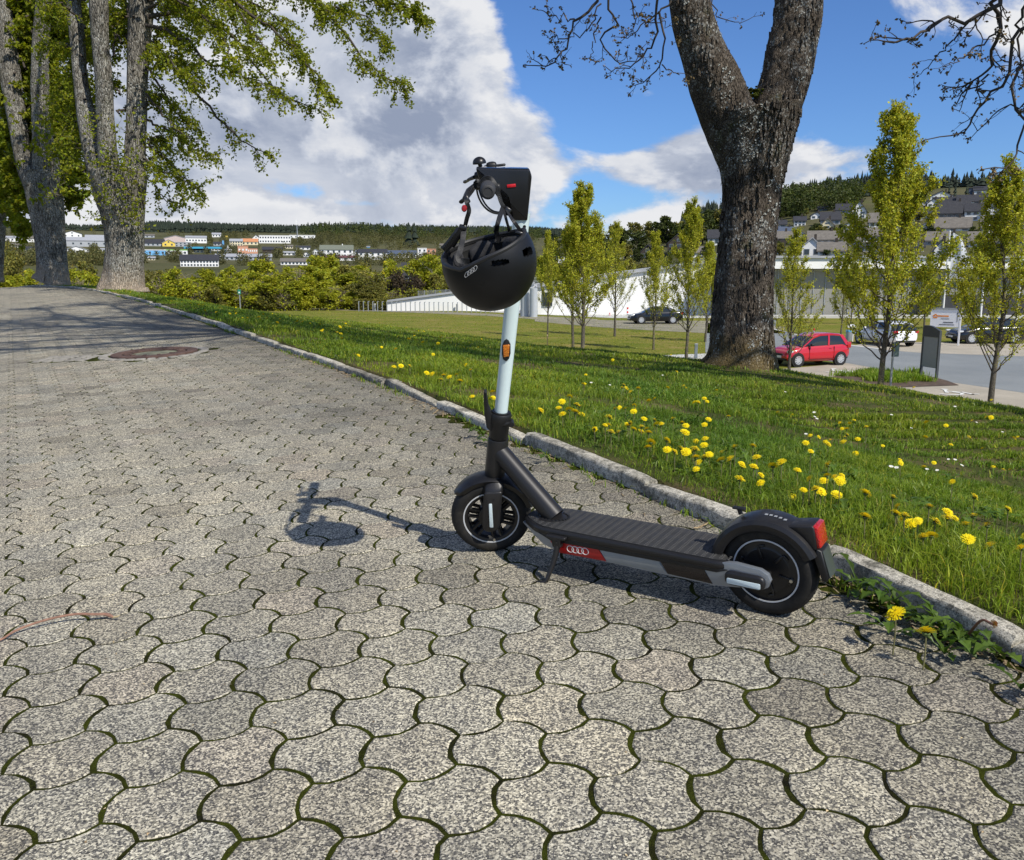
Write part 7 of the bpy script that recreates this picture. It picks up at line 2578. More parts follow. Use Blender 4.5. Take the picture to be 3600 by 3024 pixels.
def village():
 H_ = house
 V = 'houses of the hillside village'
 rows = [
  ('white modern house with two gables and skylights near the top right', 3396, 3458, 778, 742, 714, M_WHITE, M_SLATE, dict(wins=(3, 2), gable=False)),
  ('white gable wall with three slit windows, right half of the modern house', 3460, 3515, 778, 740, 706, M_WHITE, M_SLATE, dict(wins=(2, 2), gable=True)),
  ('beige house with wide dark roof and a white dormer', 3302, 3400, 772, 748, 706, plain('beige_grey_render', (0.34, 0.31, 0.28), 0.8), M_SLATE, dict(wins=(4, 1))),
  ('house with pale weathered roof below the modern house', 3296, 3404, 815, 800, 764, M_WHITE, M_SLATE2, dict(wins=(3, 1))),
  ('house with long weathered roof at the right edge', 3456, 3545, 815, 797, 759, M_GREYW, M_SLATE2, dict(wins=(3, 1))),
  ('topmost house, white with wide dark roof at the crest', 3430, 3520, 690, 668, 653, M_WHITE, M_SLATE, dict(wins=(3, 1))),
  ('dark blue flat building at the crest, left of the topmost house', 3408, 3450, 690, 662, 656, M_NAVY, M_SLATE, dict(flat=True, wins=(0, 0))),
  ('dark roofed house at the crest with a white gable triangle', 3275, 3345, 702, 690, 672, M_WHITE, M_SLATE, dict(gable=True, wins=(3, 1))),
  ('white gable house under the crest, behind the tallest hornbeam top', 3262, 3300, 728, 715, 698, M_WHITE, M_SLATE, dict(gable=True, wins=(2, 1))),
  ('dark roofed house in the second row below the crest', 3300, 3360, 722, 712, 692, M_WHITE, M_SLATE, dict(wins=(3, 1))),
  ('house with broad dark roof above the modern white house', 3370, 3440, 722, 708, 684, M_WHITE, M_SLATE, dict(wins=(3, 1))),
  ('brown roofed house right of the topmost row', 3450, 3530, 715, 700, 676, M_WHITE, M_SLATE, dict(wins=(3, 1))),
  ('white house with bare gable between maple trunk and tall hornbeam, lowest there', 2820, 2884, 905, 868, 838, M_WHITE, M_GREYROOF, dict(gable=True, wins=(2, 1))),
  ('half timbered house with wide grey roof behind the white gable', 2845, 2956, 872, 842, 812, M_WHITE, M_SLATE2, dict(wins=(5, 2), balcony=True)),
  ('white house with grey dormer roof right of the white gable', 2880, 2965, 908, 882, 852, M_WHITE, M_SLATE2, dict(wins=(4, 2))),
  ('dark timber house just right of the maple trunk', 2722, 2780, 864, 838, 814, M_BROWNW, M_SLATE2, dict(wins=(3, 1), balcony=True)),
  ('white house with navy roof above the dark timber house', 2735, 2792, 832, 818, 798, M_WHITE, M_NAVY, dict(wins=(3, 1))),
  ('small white house with grey roof just right of the maple trunk, upper', 2716, 2762, 800, 790, 774, M_WHITE, M_SLATE, dict(wins=(2, 1))),
  ('small white chalet under the wood with lit balcony', 2852, 2888, 770, 758, 746, M_WHITE, M_SLATE, dict(gable=True, wins=(2, 1))),
  ('dark roofed house right of the small chalet', 2888, 2950, 792, 772, 744, M_GREYW, M_SLATE, dict(wins=(3, 1))),
  ('house with pale gable below the dark roofed one', 2886, 2930, 805, 792, 768, M_CREAM, M_SLATE2, dict(gable=True, wins=(1, 1))),
  ('dark house under the wood edge with glass front', 2878, 2908, 742, 734, 724, M_NAVY, M_SLATE, dict(wins=(2, 1))),
  ('grey roofed house at the wood edge left of the tall hornbeam', 2942, 2990, 752, 738, 716, M_GREYW, M_SLATE, dict(wins=(3, 1))),
  ('white house seen through the left side of the tall hornbeam', 2995, 3042, 768, 742, 708, M_WHITE, M_SLATE, dict(gable=True, wins=(2, 2))),
  ('pale roofed house behind the middle of the tall hornbeam', 3060, 3140, 800, 780, 748, M_WHITE, M_SLATE2, dict(wins=(4, 1))),
  ('white gabled house behind the tall hornbeam, upper right of it', 3150, 3200, 762, 745, 720, M_WHITE, M_SLATE, dict(gable=True, wins=(2, 1))),
  ('house with beige roof behind the tall hornbeam, lower', 3040, 3120, 850, 828, 800, M_WHITE, M_SLATE2, dict(wins=(4, 1))),
  ('brown roofed house right of the tall hornbeam above the flag', 3260, 3330, 862, 845, 815, M_GREYW, M_SLATE2, dict(wins=(3, 1))),
  ('white house with steep gable beside the banner', 3285, 3330, 905, 880, 845, M_WHITE, M_SLATE, dict(gable=True, wins=(1, 2))),
  ('house with brown roof right of the banner', 3410, 3480, 870, 850, 815, M_WHITE, M_SLATE2, dict(wins=(3, 1))),
  ('dark chalet with white balcony left of the maple trunk', 2348, 2424, 892, 855, 820, M_BROWNW, M_SLATE, dict(gable=True, wins=(3, 2), balcony=True)),
  ('dark roofed house partly hidden by the maple trunk on its left', 2490, 2548, 862, 836, 808, M_WHITE, M_SLATE, dict(wins=(3, 1))),
  ('small dark house with white front between the two sparse hornbeams', 2250, 2302, 912, 888, 862, M_BROWNW, M_SLATE, dict(gable=True, wins=(2, 1))),
  ('white framed house just left of the maple trunk, lower', 2520, 2560, 915, 888, 866, M_WHITE, M_SLATE, dict(gable=True, wins=(1, 1))),
  ('grey roofed house between chalet and maple trunk', 2425, 2470, 905, 888, 868, M_WHITE, M_SLATE2, dict(wins=(2, 1))),
  ('low white house behind the slim hornbeams near the helmet', 1955, 1985, 925, 902, 884, M_WHITE, M_SLATE, dict(wins=(3, 2), flat=True)),
  ('grey roofed barn between the chalets left of the maple', 2180, 2235, 905, 890, 872, M_WHITE, M_SLATE2, dict(wins=(3, 1))),
 ]
 for (lab, x0, x1, b, e, r, w, ro, kw) in rows:
  H_(lab, x0, x1, b, e, r, w, ro, group=V, **kw)
 rg = np.random.default_rng(58)
 new = []
 for k in range(1500):
  px = rg.uniform(2700, 3600)
  b = rg.uniform(712 if px > 3230 else 770, 895)
  w, hh = rg.uniform(26, 46), rg.uniform(13, 19)
  if px < 2990 and b < 790:
   continue
  if any(px - w / 2 - 4 < q and px + w / 2 + 4 > a and b - hh * 2 < f and b + 2 > t for a, q, t, f in RECTS):
   continue
  new.append((px, b, w, hh))
  RECTS.append((px - w / 2, px + w / 2, b - hh * 1.9, b))
  if len(new) >= 44:
   break
 new.sort()
 for i, (px, b, w, hh) in enumerate(new):
  H_(nth(i + 1) + ' small white village house from the left on the hillside', px - w / 2, px + w / 2, b, b - hh, b - hh * 1.85, M_WHITE, (M_SLATE, M_SLATE, M_SLATE2)[i % 3], gable=bool(rg.random() < 0.45), wins=(3, 1 + i % 2), group='small houses of the hillside village', chimney=bool(i % 2))
village()
def halls():
 Yb = onz(1360, 1088, ZP)[1]
 root = empty('white_ramp_building', (0, 0, ZP), label='low white building whose wedge shaped wall rises behind the hornbeams', cat='building')
 P = lambda px, py, Y: at(px, py, Y) - np.array([0, 0, ZP])
 g = G()
 pts = [(1362, 1062), (1612, 1029), (1880, 998)]
 Y0 = 101.0
 bot = [P(px, 1091, Y0 - 0.0) for px, _ in pts]
 top = [P(px, py, Y0) for px, py in pts]
 for a in range(2):
  q = [np.array([bot[a][0], Y0, -0.5]), np.array([bot[a + 1][0], Y0, -0.5]), top[a + 1], top[a]]
  bk = [x + np.array([0, 0.5, 0]) for x in q]
  g.add(np.array(q + bk), [[[0, 1, 2, 3], [5, 4, 7, 6], [3, 2, 6, 7], [4, 0, 3, 7], [1, 5, 6, 2]]])
 g.obj('ramp_wall', M_WHITE, parent=root)
 g = G()
 for a in range(2):
  A, B = top[a], top[a + 1]
  d = np.array([0, -0.25, 0])
  u = np.array([0, 0, 0.22])
  g.add(np.array([A + d, B + d, B + d + u, A + d + u, A - d * 3, B - d * 3, B - d * 3 + u, A - d * 3 + u]), [[[0, 1, 2, 3], [3, 2, 6, 7], [5, 4, 7, 6], [4, 0, 3, 7], [1, 5, 6, 2]]])
 g.obj('coping', M_GREYROOF, parent=root)
 Y1 = 92.0
 g = G()
 q = [(1890, 1010), (2060, 990), (2240, 958), (2500, 924), (2500, 1120), (1890, 1120)]
 tp = [P(px, py, Y1) for px, py in q]
 tp[4][2] = tp[5][2] = -0.5
 n = len(tp)
 bk = [x + np.array([0, 26.0, 0]) for x in tp]
 g.add(np.array(tp + bk), [[list(range(n))[::-1]], [[n + i for i in range(n)]], [[i, (i + 1) % n, n + (i + 1) % n, n + i] for i in range(n)]])
 g.obj('main_wall', M_WHITE, parent=root)
 g = G()
 for a in range(3):
  A, B = tp[a], tp[a + 1]
  d = np.array([0, -0.35, 0])
  u = np.array([0, 0, 0.35])
  g.add(np.array([A + d, B + d, B + d + u, A + d + u, A - d * 3, B - d * 3, B - d * 3 + u, A - d * 3 + u]), [[[0, 1, 2, 3], [3, 2, 6, 7], [5, 4, 7, 6], [4, 0, 3, 7], [1, 5, 6, 2]]])
 g.obj('roof_edge', M_GREYROOF, parent=root)
 g = G().box(P(1925, 1052, Y1 - 0.1), (1.0, 0.2, 1.4))
 g.obj('window', M_GLASS, parent=root)
 for k, (px, w) in enumerate(((1846, 30), (1876, 24))):
  c = at(px, 1090, 88 - k)
  r = w / 2 / FPX * 88 * 1.1
  top_ = at(px, 1013, 88 - k)[2]
  s = empty('steel_silo', (c[0], c[1], ZP), label=('left' if k == 0 else 'right') + ' of two pale steel cylinders between scooter stem and hornbeams', cat='silo')
  G().cyl((0, 0, -0.3), (0, 0, top_ - ZP), r, n=24).obj('tank', plain('pale_steel', (0.50, 0.53, 0.55), 0.4, 0.3, var=0.06, scale=1), smooth=True, parent=s)
 s = empty('louvre_stack', tuple(at(1876, 1012, 90)), label='stack of horizontal louvres above the steel cylinders', cat='louvres')
 for k in range(9):
  G().box((0, 0, 0.06 + 0.14 * k), (1.5, 1.5, 0.05)).obj('slat', M_METAL, parent=s)
 rg = np.random.default_rng(3)
 k = 0
 xs = np.linspace(1262, 1740, 30)
 for i, px in enumerate(xs):
  py = 1062 + (px - 1262) * 0.0 + 0
  b = onz(px, 1095 + (px - 1262) * 0.010, ZP)
  t_ = at(px, 1059 + (px - 1262) * 0.012, b[1])[2]
  s = empty('railing_post', (b[0], b[1], ZP), label=nth(i + 1) + ' slim grey steel post from the left along the ramp wall', cat='post', group='steel posts along the ramp wall')
  G().box((0, 0, (t_ - ZP) / 2), (0.09, 0.09, t_ - ZP)).obj('upright', M_METAL, parent=s)
  G().box((0, 0.45, t_ - ZP - 0.05), (0.07, 0.9, 0.07)).obj('top_bar', M_METAL, parent=s)
 for px, w in ((1318, 6), (1607, 6)):
  b = onz(px, 1094, ZP)
  s = empty('grey_bollard', (b[0], b[1], ZP), label=('left' if px < 1400 else 'right') + ' thick grey bollard before the row of steel posts', cat='bollard')
  G().cyl((0, 0, 0), (0, 0, 0.78), 0.11, n=12).obj('post', M_METAL, parent=s)
  G().cyl((0, 0, 0.78), (0, 0, 0.84), 0.13, n=12).obj('cap', M_WHITE, parent=s)
 s = empty('mesh_fence', tuple(at(1470, 1045, 104)), label='grey wire mesh fence along the top of the white ramp wall', cat='fence')
 o = at(1470, 1045, 104)
 for px in (1470, 1492, 1530, 1567, 1602, 1640):
  A, B = at(px, 1048 - (px - 1470) * 0.12, 104) - o, at(px, 1022 - (px - 1470) * 0.05, 104) - o
  G().cyl(A, B, 0.04, n=6).obj('post', M_METAL, parent=s)
 g = G()
 for i in range(0, 60):
  px = 1470 + i * 2.9
  A, B = at(px, 1046 - (px - 1470) * 0.12, 104) - o, at(px, 1024 - (px - 1470) * 0.05, 104) - o
  g.box((A + B) / 2, (0.012, 0.012, B[2] - A[2]))
 for j in range(9):
  t = j / 8
  A = at(1470, 1046 + (1024 - 1046) * t, 104) - o
  B = at(1640, 1026 + (1015 - 1026) * t, 104) - o
  g.tube([A, B], 0.012, 4)
 g.obj('wire_mesh', M_METAL, parent=s, kind='stuff')
 Y = 86.0
 zt = at(3000, 908, Y)[2] - ZP
 zf = at(3000, 945, Y)[2] - ZP
 x0, x1 = at(2560, 1000, Y)[0], at(3700, 1000, Y)[0]
 zb = 0.0
 root = empty('glass_hall', (x0, Y, ZP), label='long flat hall with white fascia and grey glass front behind the parked cars', cat='building')
 L = x1 - x0
 G().box((L / 2, 8.8, (zf + zt) / 2), (L, 18, zt - zf)).obj('fascia', M_WHITE, parent=root)
 G().box((L / 2, 8.8, zt + 0.12), (L + 0.5, 18.5, 0.22)).obj('roof_edge', M_GREYROOF, parent=root)
 G().box((L / 2, 9.9, zf / 2 - 0.2), (L - 1, 16, zf)).obj('core', plain('taupe_wall', (0.24, 0.23, 0.20), 0.7, var=0.06), parent=root)
 gl = Mat('grey_hall_glass', (0.26, 0.255, 0.23), 0.25, coat=0.1).m
 n = 26
 for i in range(n):
  w = (L - 1) / n
  x = 0.5 + w * (i + 0.5)
  f = G().box((x, 1.35, zf / 2 - 0.05), (w - 0.10, 0.12, zf - 0.25)).obj('pane', gl, parent=root)
  G().box((x + w / 2, 1.32, zf / 2), (0.08, 0.20, zf - 0.1)).obj('mullion', M_METAL, parent=root)
 G().box((L / 2, -0.4, 0.05), (L, 2.4, 0.35)).obj('plinth', M_PALE, parent=root)
 G().box((L * 0.8, 0.5, 1.1), (L * 0.4, 0.3, 2.2)).obj('dark_base_wall', M_SLATE, parent=root)
halls()

# ------------------------------------------------------------------ street furniture
def furniture():
 white = plain('sign_white', (0.80, 0.80, 0.80), 0.4, var=0.02)
 dark = plain('anthracite_metal', (0.055, 0.060, 0.065), 0.4, var=0.1)
 panel = plain('board_grey', (0.30, 0.31, 0.31), 0.35, var=0.04)
 ink = plain('sign_ink', (0.10, 0.11, 0.13), 0.5)
 redm = plain('signal_red', (0.60, 0.03, 0.02), 0.5, var=0.1)
 orange = plain('sign_orange', (0.75, 0.25, 0.04), 0.5)
 b0, b1 = onz(3236, 1329, ZP), onz(3291, 1338, ZP)
 c = (b0 + b1) / 2
 W = np.linalg.norm(b1 - b0)
 ang = math.atan2(b1[1] - b0[1], b1[0] - b0[0])
 hl = at(3247, 1140, b0[1])[2] - ZP
 root = empty('notice_totem', tuple(c), ang, label='tall grey notice board in a dark frame with arched top at the road edge', cat='sign')
 for s in (-1, 1):
  G().box((s * W / 2, 0, hl * 0.45), (0.07, 0.10, hl * 0.9)).obj('post', dark, parent=root)
 G().box((0, 0, hl * 0.50), (W - 0.07, 0.06, hl * 0.56)).obj('panel', panel, parent=root)
 g = G()
 th = np.linspace(0, 1, 9)
 arch = [(-W / 2 - 0.03, hl * 0.78), (W / 2 + 0.03, hl * 0.78), (W / 2 + 0.03, hl * 0.90)] + [(W / 2 + 0.03 - (W + .06) * t, hl * (0.90 + 0.10 * math.sin(min(1, t * 1.35) * math.pi / 2) - 0.02 * t)) for t in th[1:]]
 bprism(g, arch, -0.06, 0.06, b=0.01)
 g.obj('arched_head', dark, parent=root)
 b0, b1 = onz(3268, 1172, ZP), onz(3373, 1196, ZP)
 Yc = 53.0
 b0, b1 = at(3270, 1172, Yc), at(3372, 1172, Yc - 1)
 b0[2] = b1[2] = ZP
 c = (b0 + b1) / 2
 W = np.linalg.norm(b1 - b0)
 ang = math.atan2(b1[1] - b0[1], b1[0] - b0[0])
 z0, z1 = at(3320, 1150, c[1])[2] - ZP, at(3320, 1088, c[1])[2] - ZP
 root = empty('white_notice_board', tuple(c), ang, label='wide white board with an orange emblem and an arrow on two white posts', cat='sign')
 for s in (-1, 1):
  G().box((s * W / 2, 0, z1 / 2), (0.09, 0.10, z1)).obj('post', white, parent=root)
 bd = G().box((0, 0, (z0 + z1) / 2), (W - 0.1, 0.08, z1 - z0)).obj('board', white, parent=root)
 G().box((0, 0, z1 + 0.04), (W + 0.15, 0.16, 0.09)).obj('top_rail', panel, parent=root)
 yy = -0.045
 h = z1 - z0
 for (x, z, w, hh, m) in ((-0.08, 0.62, 0.36, 0.10, orange), (-0.02, 0.47, 0.30, 0.04, ink), (0.1, 0.27, 0.34, 0.07, ink), (0.05, 0.14, 0.52, 0.05, ink)):
  G().box((x * W, yy, z0 + h * z), (w * W, 0.01, hh * h * 0.8)).obj('text_line', m, parent=bd)
 g = G()
 for a in range(5):
  t = a * 2 * math.pi / 5 + 0.3
  g.box((-0.36 * W + 0.06 * W * math.cos(t), yy, z0 + h * 0.6 + 0.06 * W * math.sin(t)), (0.075 * W, 0.012, 0.05 * W))
 g.obj('emblem', orange, parent=bd, kind='stuff')
 g = G().box((0.40 * W, yy, z0 + h * 0.55), (0.018 * W, 0.01, h * 0.5))
 g.add([(0.365 * W, yy - .004, z0 + h * .74), (0.435 * W, yy - .004, z0 + h * .74), (0.40 * W, yy - .004, z0 + h * .92)], [[[0, 1, 2]]])
 g.obj('arrow', ink, parent=bd, kind='stuff')
 for k, (pb, pt, Yf, lab) in enumerate(((((3316, 1085), (3356, 815)), None, 72, 'flagpole with a translucent white banner blowing to the right'), (((3446, 1120), (3480, 795)), None, 60, 'bare white flagpole right of the banner'),
                                           (((3574, 1118), (3598, 905)), None, 62, 'white pole at the right edge of the view'))):
  b = at(*pb[0], Yf)
  b[2] = ZP
  t_ = at(*pb[1], Yf)
  root = empty('flagpole', tuple(b), label=lab, cat='flagpole')
  H = t_[2] - ZP
  G().tube([(0, 0, 0), (0, 0, H)], [0.085, 0.05], 10).obj('pole', white, smooth=True, parent=root)
  G().lathe([(0.0, 0.1), (0.07, 0.05), (0.08, 0)], 'z', (0, 0, H), 8).obj('finial', white, parent=root)
  if k == 0:
   g = G()
   out = [(3356, 818), (3385, 850), (3402, 880), (3400, 930), (3392, 985), (3372, 975), (3345, 990), (3333, 975), (3338, 900), (3347, 850)]
   nU, nV_ = 14, 14
   V = []
   for i in range(nU):
    for j in range(nV_):
     u, v = i / (nU - 1), j / (nV_ - 1)
     w = 60 * (0.25 + 0.75 * math.sin(min(1, v * 1.4 + .12) * math.pi / 2))
     x = 3352 - 16 * v + u * w
     y = 818 + v * 170 + u * 14 * (1 - v)
     p = at(x, y, Yf + 0.5 * math.sin(u * 6 + v * 3) * u)
     V.append(p - b)
   F = [[i * nV_ + j, i * nV_ + j + 1, (i + 1) * nV_ + j + 1, (i + 1) * nV_ + j] for i in range(nU - 1) for j in range(nV_ - 1)]
   g.add(V, [F])
   bm = Mat('banner_cloth', (0.70, 0.72, 0.76), 0.7)
   sp = bm.n('ShaderNodeSeparateXYZ')
   bm.l(bm.P('Object'), sp.inputs[0])
   bm.col(bm.ramp(bm.math('MULTIPLY', sp.outputs[2], 0.1), [((H - 4.3) / 10, (0.36, 0.37, 0.30)), ((H - 3.1) / 10, (0.55, 0.58, 0.62)), ((H - 2.3) / 10, (0.72, 0.74, 0.78))]))
   bm.translucent((0.7, 0.72, 0.76), 0.4)
   g.obj('banner', bm.m, smooth=True, parent=root)
 b = at(3128, 1388, 27.5)
 b[2] = gz(b[0], b[1])
 root = empty('sign_post', tuple(b), label='thin grey post with a green backed parking sign before the bed', cat='sign')
 t_ = at(3128, 1203, 27.5)[2] - b[2]
 G().cyl((0, 0, -0.3), (0, 0, t_), 0.035, n=10).obj('post', M_METAL, smooth=True, parent=root)
 G().box((0.10, 0.05, t_ - 0.24), (0.22, 0.03, 0.46), bev=0.008).obj('plate', plain('grey_green_plate', (0.14, 0.20, 0.19), 0.5), parent=root)
 G().box((-0.04, -0.05, t_ - 0.24), (0.05, 0.03, 0.44), bev=0.008).obj('side_plate', dark, parent=root)
 b = onz(2988, 1201, ZP)
 root = empty('litter_bin', tuple(b), label='grey litter bin with blue bag under a white panel, behind the red car', cat='litter bin')
 k = b[1] / FPX
 G().cyl((-12 * k * .4, 0, 4 * k), (-12 * k * .4, 0, 36 * k), 11 * k, n=16).obj('bin', M_METAL, smooth=True, parent=root)
 G().cyl((-12 * k * .4, 0, 34 * k), (-12 * k * .4, 0, 40 * k), 11.6 * k, n=16).obj('bag', plain('blue_bag', (0.12, 0.42, 0.70), 0.5), smooth=True, parent=root)
 G().box((9 * k, 0, 27 * k), (3 * k, 0.06, 54 * k)).obj('post', white, parent=root)
 G().box((2 * k, -0.05, 55 * k), (29 * k, 0.05, 11 * k)).obj('panel', white, parent=root)
 for (px, py, h, lab) in ((2860, 1187, 32, 'red and white bollard behind the roof of the red car'), (2175 + 31, 1108, 27, 'red and white barrier post left of the black car, front'), (2173, 1104, 22, 'red and white barrier post farthest left of the black car'),
                             (2207 + 36, 1104, 27, 'red and white barrier post above the black car bonnet'), (2143, 1112, 12, 'small red cone at the left end of the barrier posts')):
  b = onz(px, py, ZP)
  k = b[1] / FPX
  root = empty('striped_post', tuple(b), label=lab, cat='bollard')
  for i in range(4):
   G().cyl((0, 0, h * k * i / 4), (0, 0, h * k * (i + 1) / 4), 3.0 * k, n=10).obj('stripe_band', redm if i % 2 else white, parent=root)
 b = onz(2446, 1260, ZP)
 k = b[1] / FPX
 root = empty('path_bollard', tuple(b), label='grey flat topped bollard light beside the maple trunk', cat='bollard')
 G().box((0, 0, 24 * k), (10 * k, 8 * k, 48 * k), bev=0.01).obj('post', plain('blue_grey_metal', (0.16, 0.19, 0.22), 0.5), parent=root)
 G().box((0, 0, 50 * k), (11 * k, 9 * k, 4 * k), bev=0.01).obj('cap', M_METAL, parent=root)
 b = onz(2722, 1146, ZP)
 k = b[1] / FPX
 root = empty('path_bollard', tuple(b), label='small grey bollard just right of the maple trunk on the back lawn', cat='bollard')
 G().box((0, 0, 10 * k), (8 * k, 8 * k, 20 * k), bev=0.01).obj('post', M_METAL, parent=root)
 G().box((0, 0, 21 * k), (9 * k, 9 * k, 2 * k)).obj('cap', dark, parent=root)
 b = at(1924, 1246, 45)
 b[2] = ZP
 root = empty('wooden_stake', tuple(b), label='pale wooden stake in the mown grass near the slim hornbeam', cat='stake')
 h = at(1924, 1180, 45)[2] - ZP
 G().box((0, 0, h / 2), (0.055, 0.045, h), bev=0.006).obj('stake', plain('raw_wood', (0.52, 0.38, 0.20), 0.8, var=0.2), parent=root)
 G().box((0, 0, h + 0.02), (0.06, 0.05, 0.05)).obj('tip', plain('raw_wood_light', (0.60, 0.46, 0.26), 0.8), parent=root)
 b = at(845, 1085, 60)
 b[2] = gz(b[0], b[1])
 root = empty('green_sign', tuple(b), label='small green and white sign on a thin post at the meadow edge', cat='sign')
 h = at(845, 1018, 60)[2] - b[2]
 G().cyl((0, 0, -0.3), (0, 0, h), 0.035, n=8).obj('post', M_METAL, parent=root)
 G().box((0, -0.05, h - 0.16), (0.20, 0.03, 0.32)).obj('plate', plain('sign_green', (0.02, 0.25, 0.16), 0.4), parent=root)
 G().box((0, -0.07, h - 0.20), (0.09, 0.01, 0.10)).obj('symbol', white, parent=root)
furniture()

# ------------------------------------------------------------------ cars
M_TYRE = plain('car_tyre', (0.012, 0.012, 0.012), 0.8, coord='Object')
M_CGLASS = Mat('car_glass', (0.018, 0.022, 0.022), 0.06, coat=0.5).m
M_ALLOY = plain('wheel_silver', (0.50, 0.51, 0.52), 0.35, 0.4, var=0.05, coord='Object')
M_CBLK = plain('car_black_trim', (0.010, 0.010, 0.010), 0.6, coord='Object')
M_LAMP = Mat('headlamp_glass', (0.55, 0.57, 0.58), 0.08, coat=0.8).m
M_TAIL = Mat('tail_lamp', (0.45, 0.012, 0.010), 0.12, coat=0.8).m
M_PLATE = plain('plate_white', (0.72, 0.72, 0.70), 0.4, coord='Object')
def car(name, label, paint, L, W, H, side, roof, wheels, wr, loc, rz, doors, kind='hatch', hub=7, group=None):
 root = empty(name, loc, rz, label=label, cat='car', group=group)
 hw = W / 2
 xs = np.linspace(0.0, L, 34)
 sd = np.array(side)
 zt = np.interp(xs, sd[:, 0], sd[:, 1])
 rings = []
 for x, z1 in zip(xs, zt):
  e = min(x, L - x)
  k = 1 - 0.20 * max(0, 1 - e / 0.55) ** 2
  z0 = 0.20 + 0.16 * max(0, 1 - e / 0.5) ** 2
  w = hw * k
  h = z1 - z0
  ring = [(w * 0.86, z0), (w * 0.97, z0 + h * 0.12), (w, z0 + h * 0.38), (w * 0.995, z0 + h * 0.62), (w * 0.965, z0 + h * 0.84), (w * 0.90, z0 + h * 0.97), (w * 0.62, z0 + h * 1.015), (w * 0.2, z0 + h * 1.03)]
  full = [(x, y, z) for y, z in ring] + [(x, -y, z) for y, z in ring[::-1]]
  rings.append(full)
 rings = np.array(rings)
 g = G().loft(rings - np.array([L / 2, 0, 0]))
 body = g.obj('body', paint, smooth=True, angle=50, parent=root)
 rf = np.array(roof)
 g = G()
 rr = []
 for x in np.linspace(rf[0, 0], rf[-1, 0], 26):
  zr = np.interp(x, rf[:, 0], rf[:, 1])
  zb = np.interp(x, sd[:, 0], sd[:, 1]) - 0.06
  t = (zr - zb) / (H - zb)
  wt = hw * (0.90 - 0.17 * max(t, 0.0))
  wb = hw * 0.905
  zr = max(zr, zb + 0.01)
  rr.append([(x - L / 2, wb, zb), (x - L / 2, wb * 0.5 + wt * 0.5 + 0.012, (zb + zr) / 2), (x - L / 2, wt, zr - 0.05 * min(1, t * 2)), (x - L / 2, wt * 0.82, zr), (x - L / 2, -wt * 0.82, zr), (x - L / 2, -wt, zr - 0.05 * min(1, t * 2)), (x - L / 2, -(wb * 0.5 + wt * 0.5 + 0.012), (zb + zr) / 2), (x - L / 2, -wb, zb)])
 g.loft(np.array(rr))
 g.obj('windows', M_CGLASS, smooth=True, angle=40, parent=root)
 g = G()
 rr2 = []
 top = [r for r in rr if r[3][2] > H - 0.17]
 for r in top:
  c = np.array(r)[2:6].copy()
  lo = c.copy()
  c[:, 2] += 0.012
  c[0, 1] += 0.015
  c[3, 1] -= 0.015
  lo[:, 2] -= 0.05
  lo[0, 1] += 0.015
  lo[3, 1] -= 0.015
  rr2.append(np.r_[c, lo[::-1]])
 g.loft(np.array(rr2))
 g.obj('roof', paint, smooth=True, angle=50, parent=root)
 for (x0, x1, wd) in doors['pillars']:
  for s in (1, -1):
   z0 = np.interp(x0, sd[:, 0], sd[:, 1]) - 0.03
   z1 = np.interp(x1, rf[:, 0], rf[:, 1]) - 0.03
   yb, yt = hw * 0.912, hw * 0.745
   ym = (hw * 0.905 + hw * 0.73) / 2 + 0.024
   pts = [(x0 - L / 2, s * yb, z0), ((x0 + x1) / 2 - L / 2, s * ym, (z0 + z1) / 2), (x1 - L / 2, s * yt, z1)]
   g = G()
   rg_ = []
   for (x, y, z) in pts:
    rg_.append([(x - wd / 2, y + s * 0.008, z), (x + wd / 2, y + s * 0.008, z), (x + wd / 2, y - s * 0.05, z), (x - wd / 2, y - s * 0.05, z)][::s])
   g.loft(np.array(rg_))
   g.obj('pillar', paint if doors.get('painted', True) else M_CBLK, smooth=True, angle=40, parent=root)
 for wx in wheels:
  for s in (1, -1):
   y = s * (hw - 0.10)
   c = (wx - L / 2, 0, wr)
   G().lathe([(wr + 0.055, hw - 0.16), (wr + 0.055, hw + 0.004), (wr + 0.02, hw + 0.004), (0.0, hw - 0.02)] if s > 0 else [(0.0, -hw + 0.02), (wr + 0.02, -hw - 0.004), (wr + 0.055, -hw - 0.004), (wr + 0.055, -hw + 0.16)], 'y', c, 30).obj('wheel_arch', M_CBLK, smooth=True, parent=root)
   g = G().lathe([(wr * 0.66, 0.10), (wr * 0.93, 0.105), (wr, 0.07), (wr, -0.07), (wr * 0.93, -0.105), (wr * 0.66, -0.10)], 'y', (wx - L / 2, y + s * 0.02, wr), 34)
   ty = g.obj('wheel', M_TYRE, smooth=True, angle=50, parent=root)
   g = G()
   cx, cz = wx - L / 2, wr
   yo = y + s * 0.02 + s * 0.085
   for a in range(hub):
    t = 2 * math.pi * a / hub + 0.3
    p0 = (cx + wr * 0.10 * math.cos(t), yo, cz + wr * 0.10 * math.sin(t))
    p1 = (cx + wr * 0.62 * math.cos(t), yo + s * 0.008, cz + wr * 0.62 * math.sin(t))
    g.tube([p0, p1], [wr * 0.12, wr * 0.13], 6, up=(0, 1, 0), sy=0.35)
   g.lathe([(wr * 0.60, 0.0), (wr * 0.60, 0.02), (wr * 0.68, 0.025), (wr * 0.70, 0.0)], 'y', (cx, yo - 0.008, cz), 30)
   g.lathe([(0, 0.012), (wr * 0.16, 0.012), (wr * 0.18, -0.012), (0, -0.012)], 'y', (cx, yo, cz), 16)
   g.obj('hubcap', M_ALLOY, smooth=True, angle=40, parent=ty)
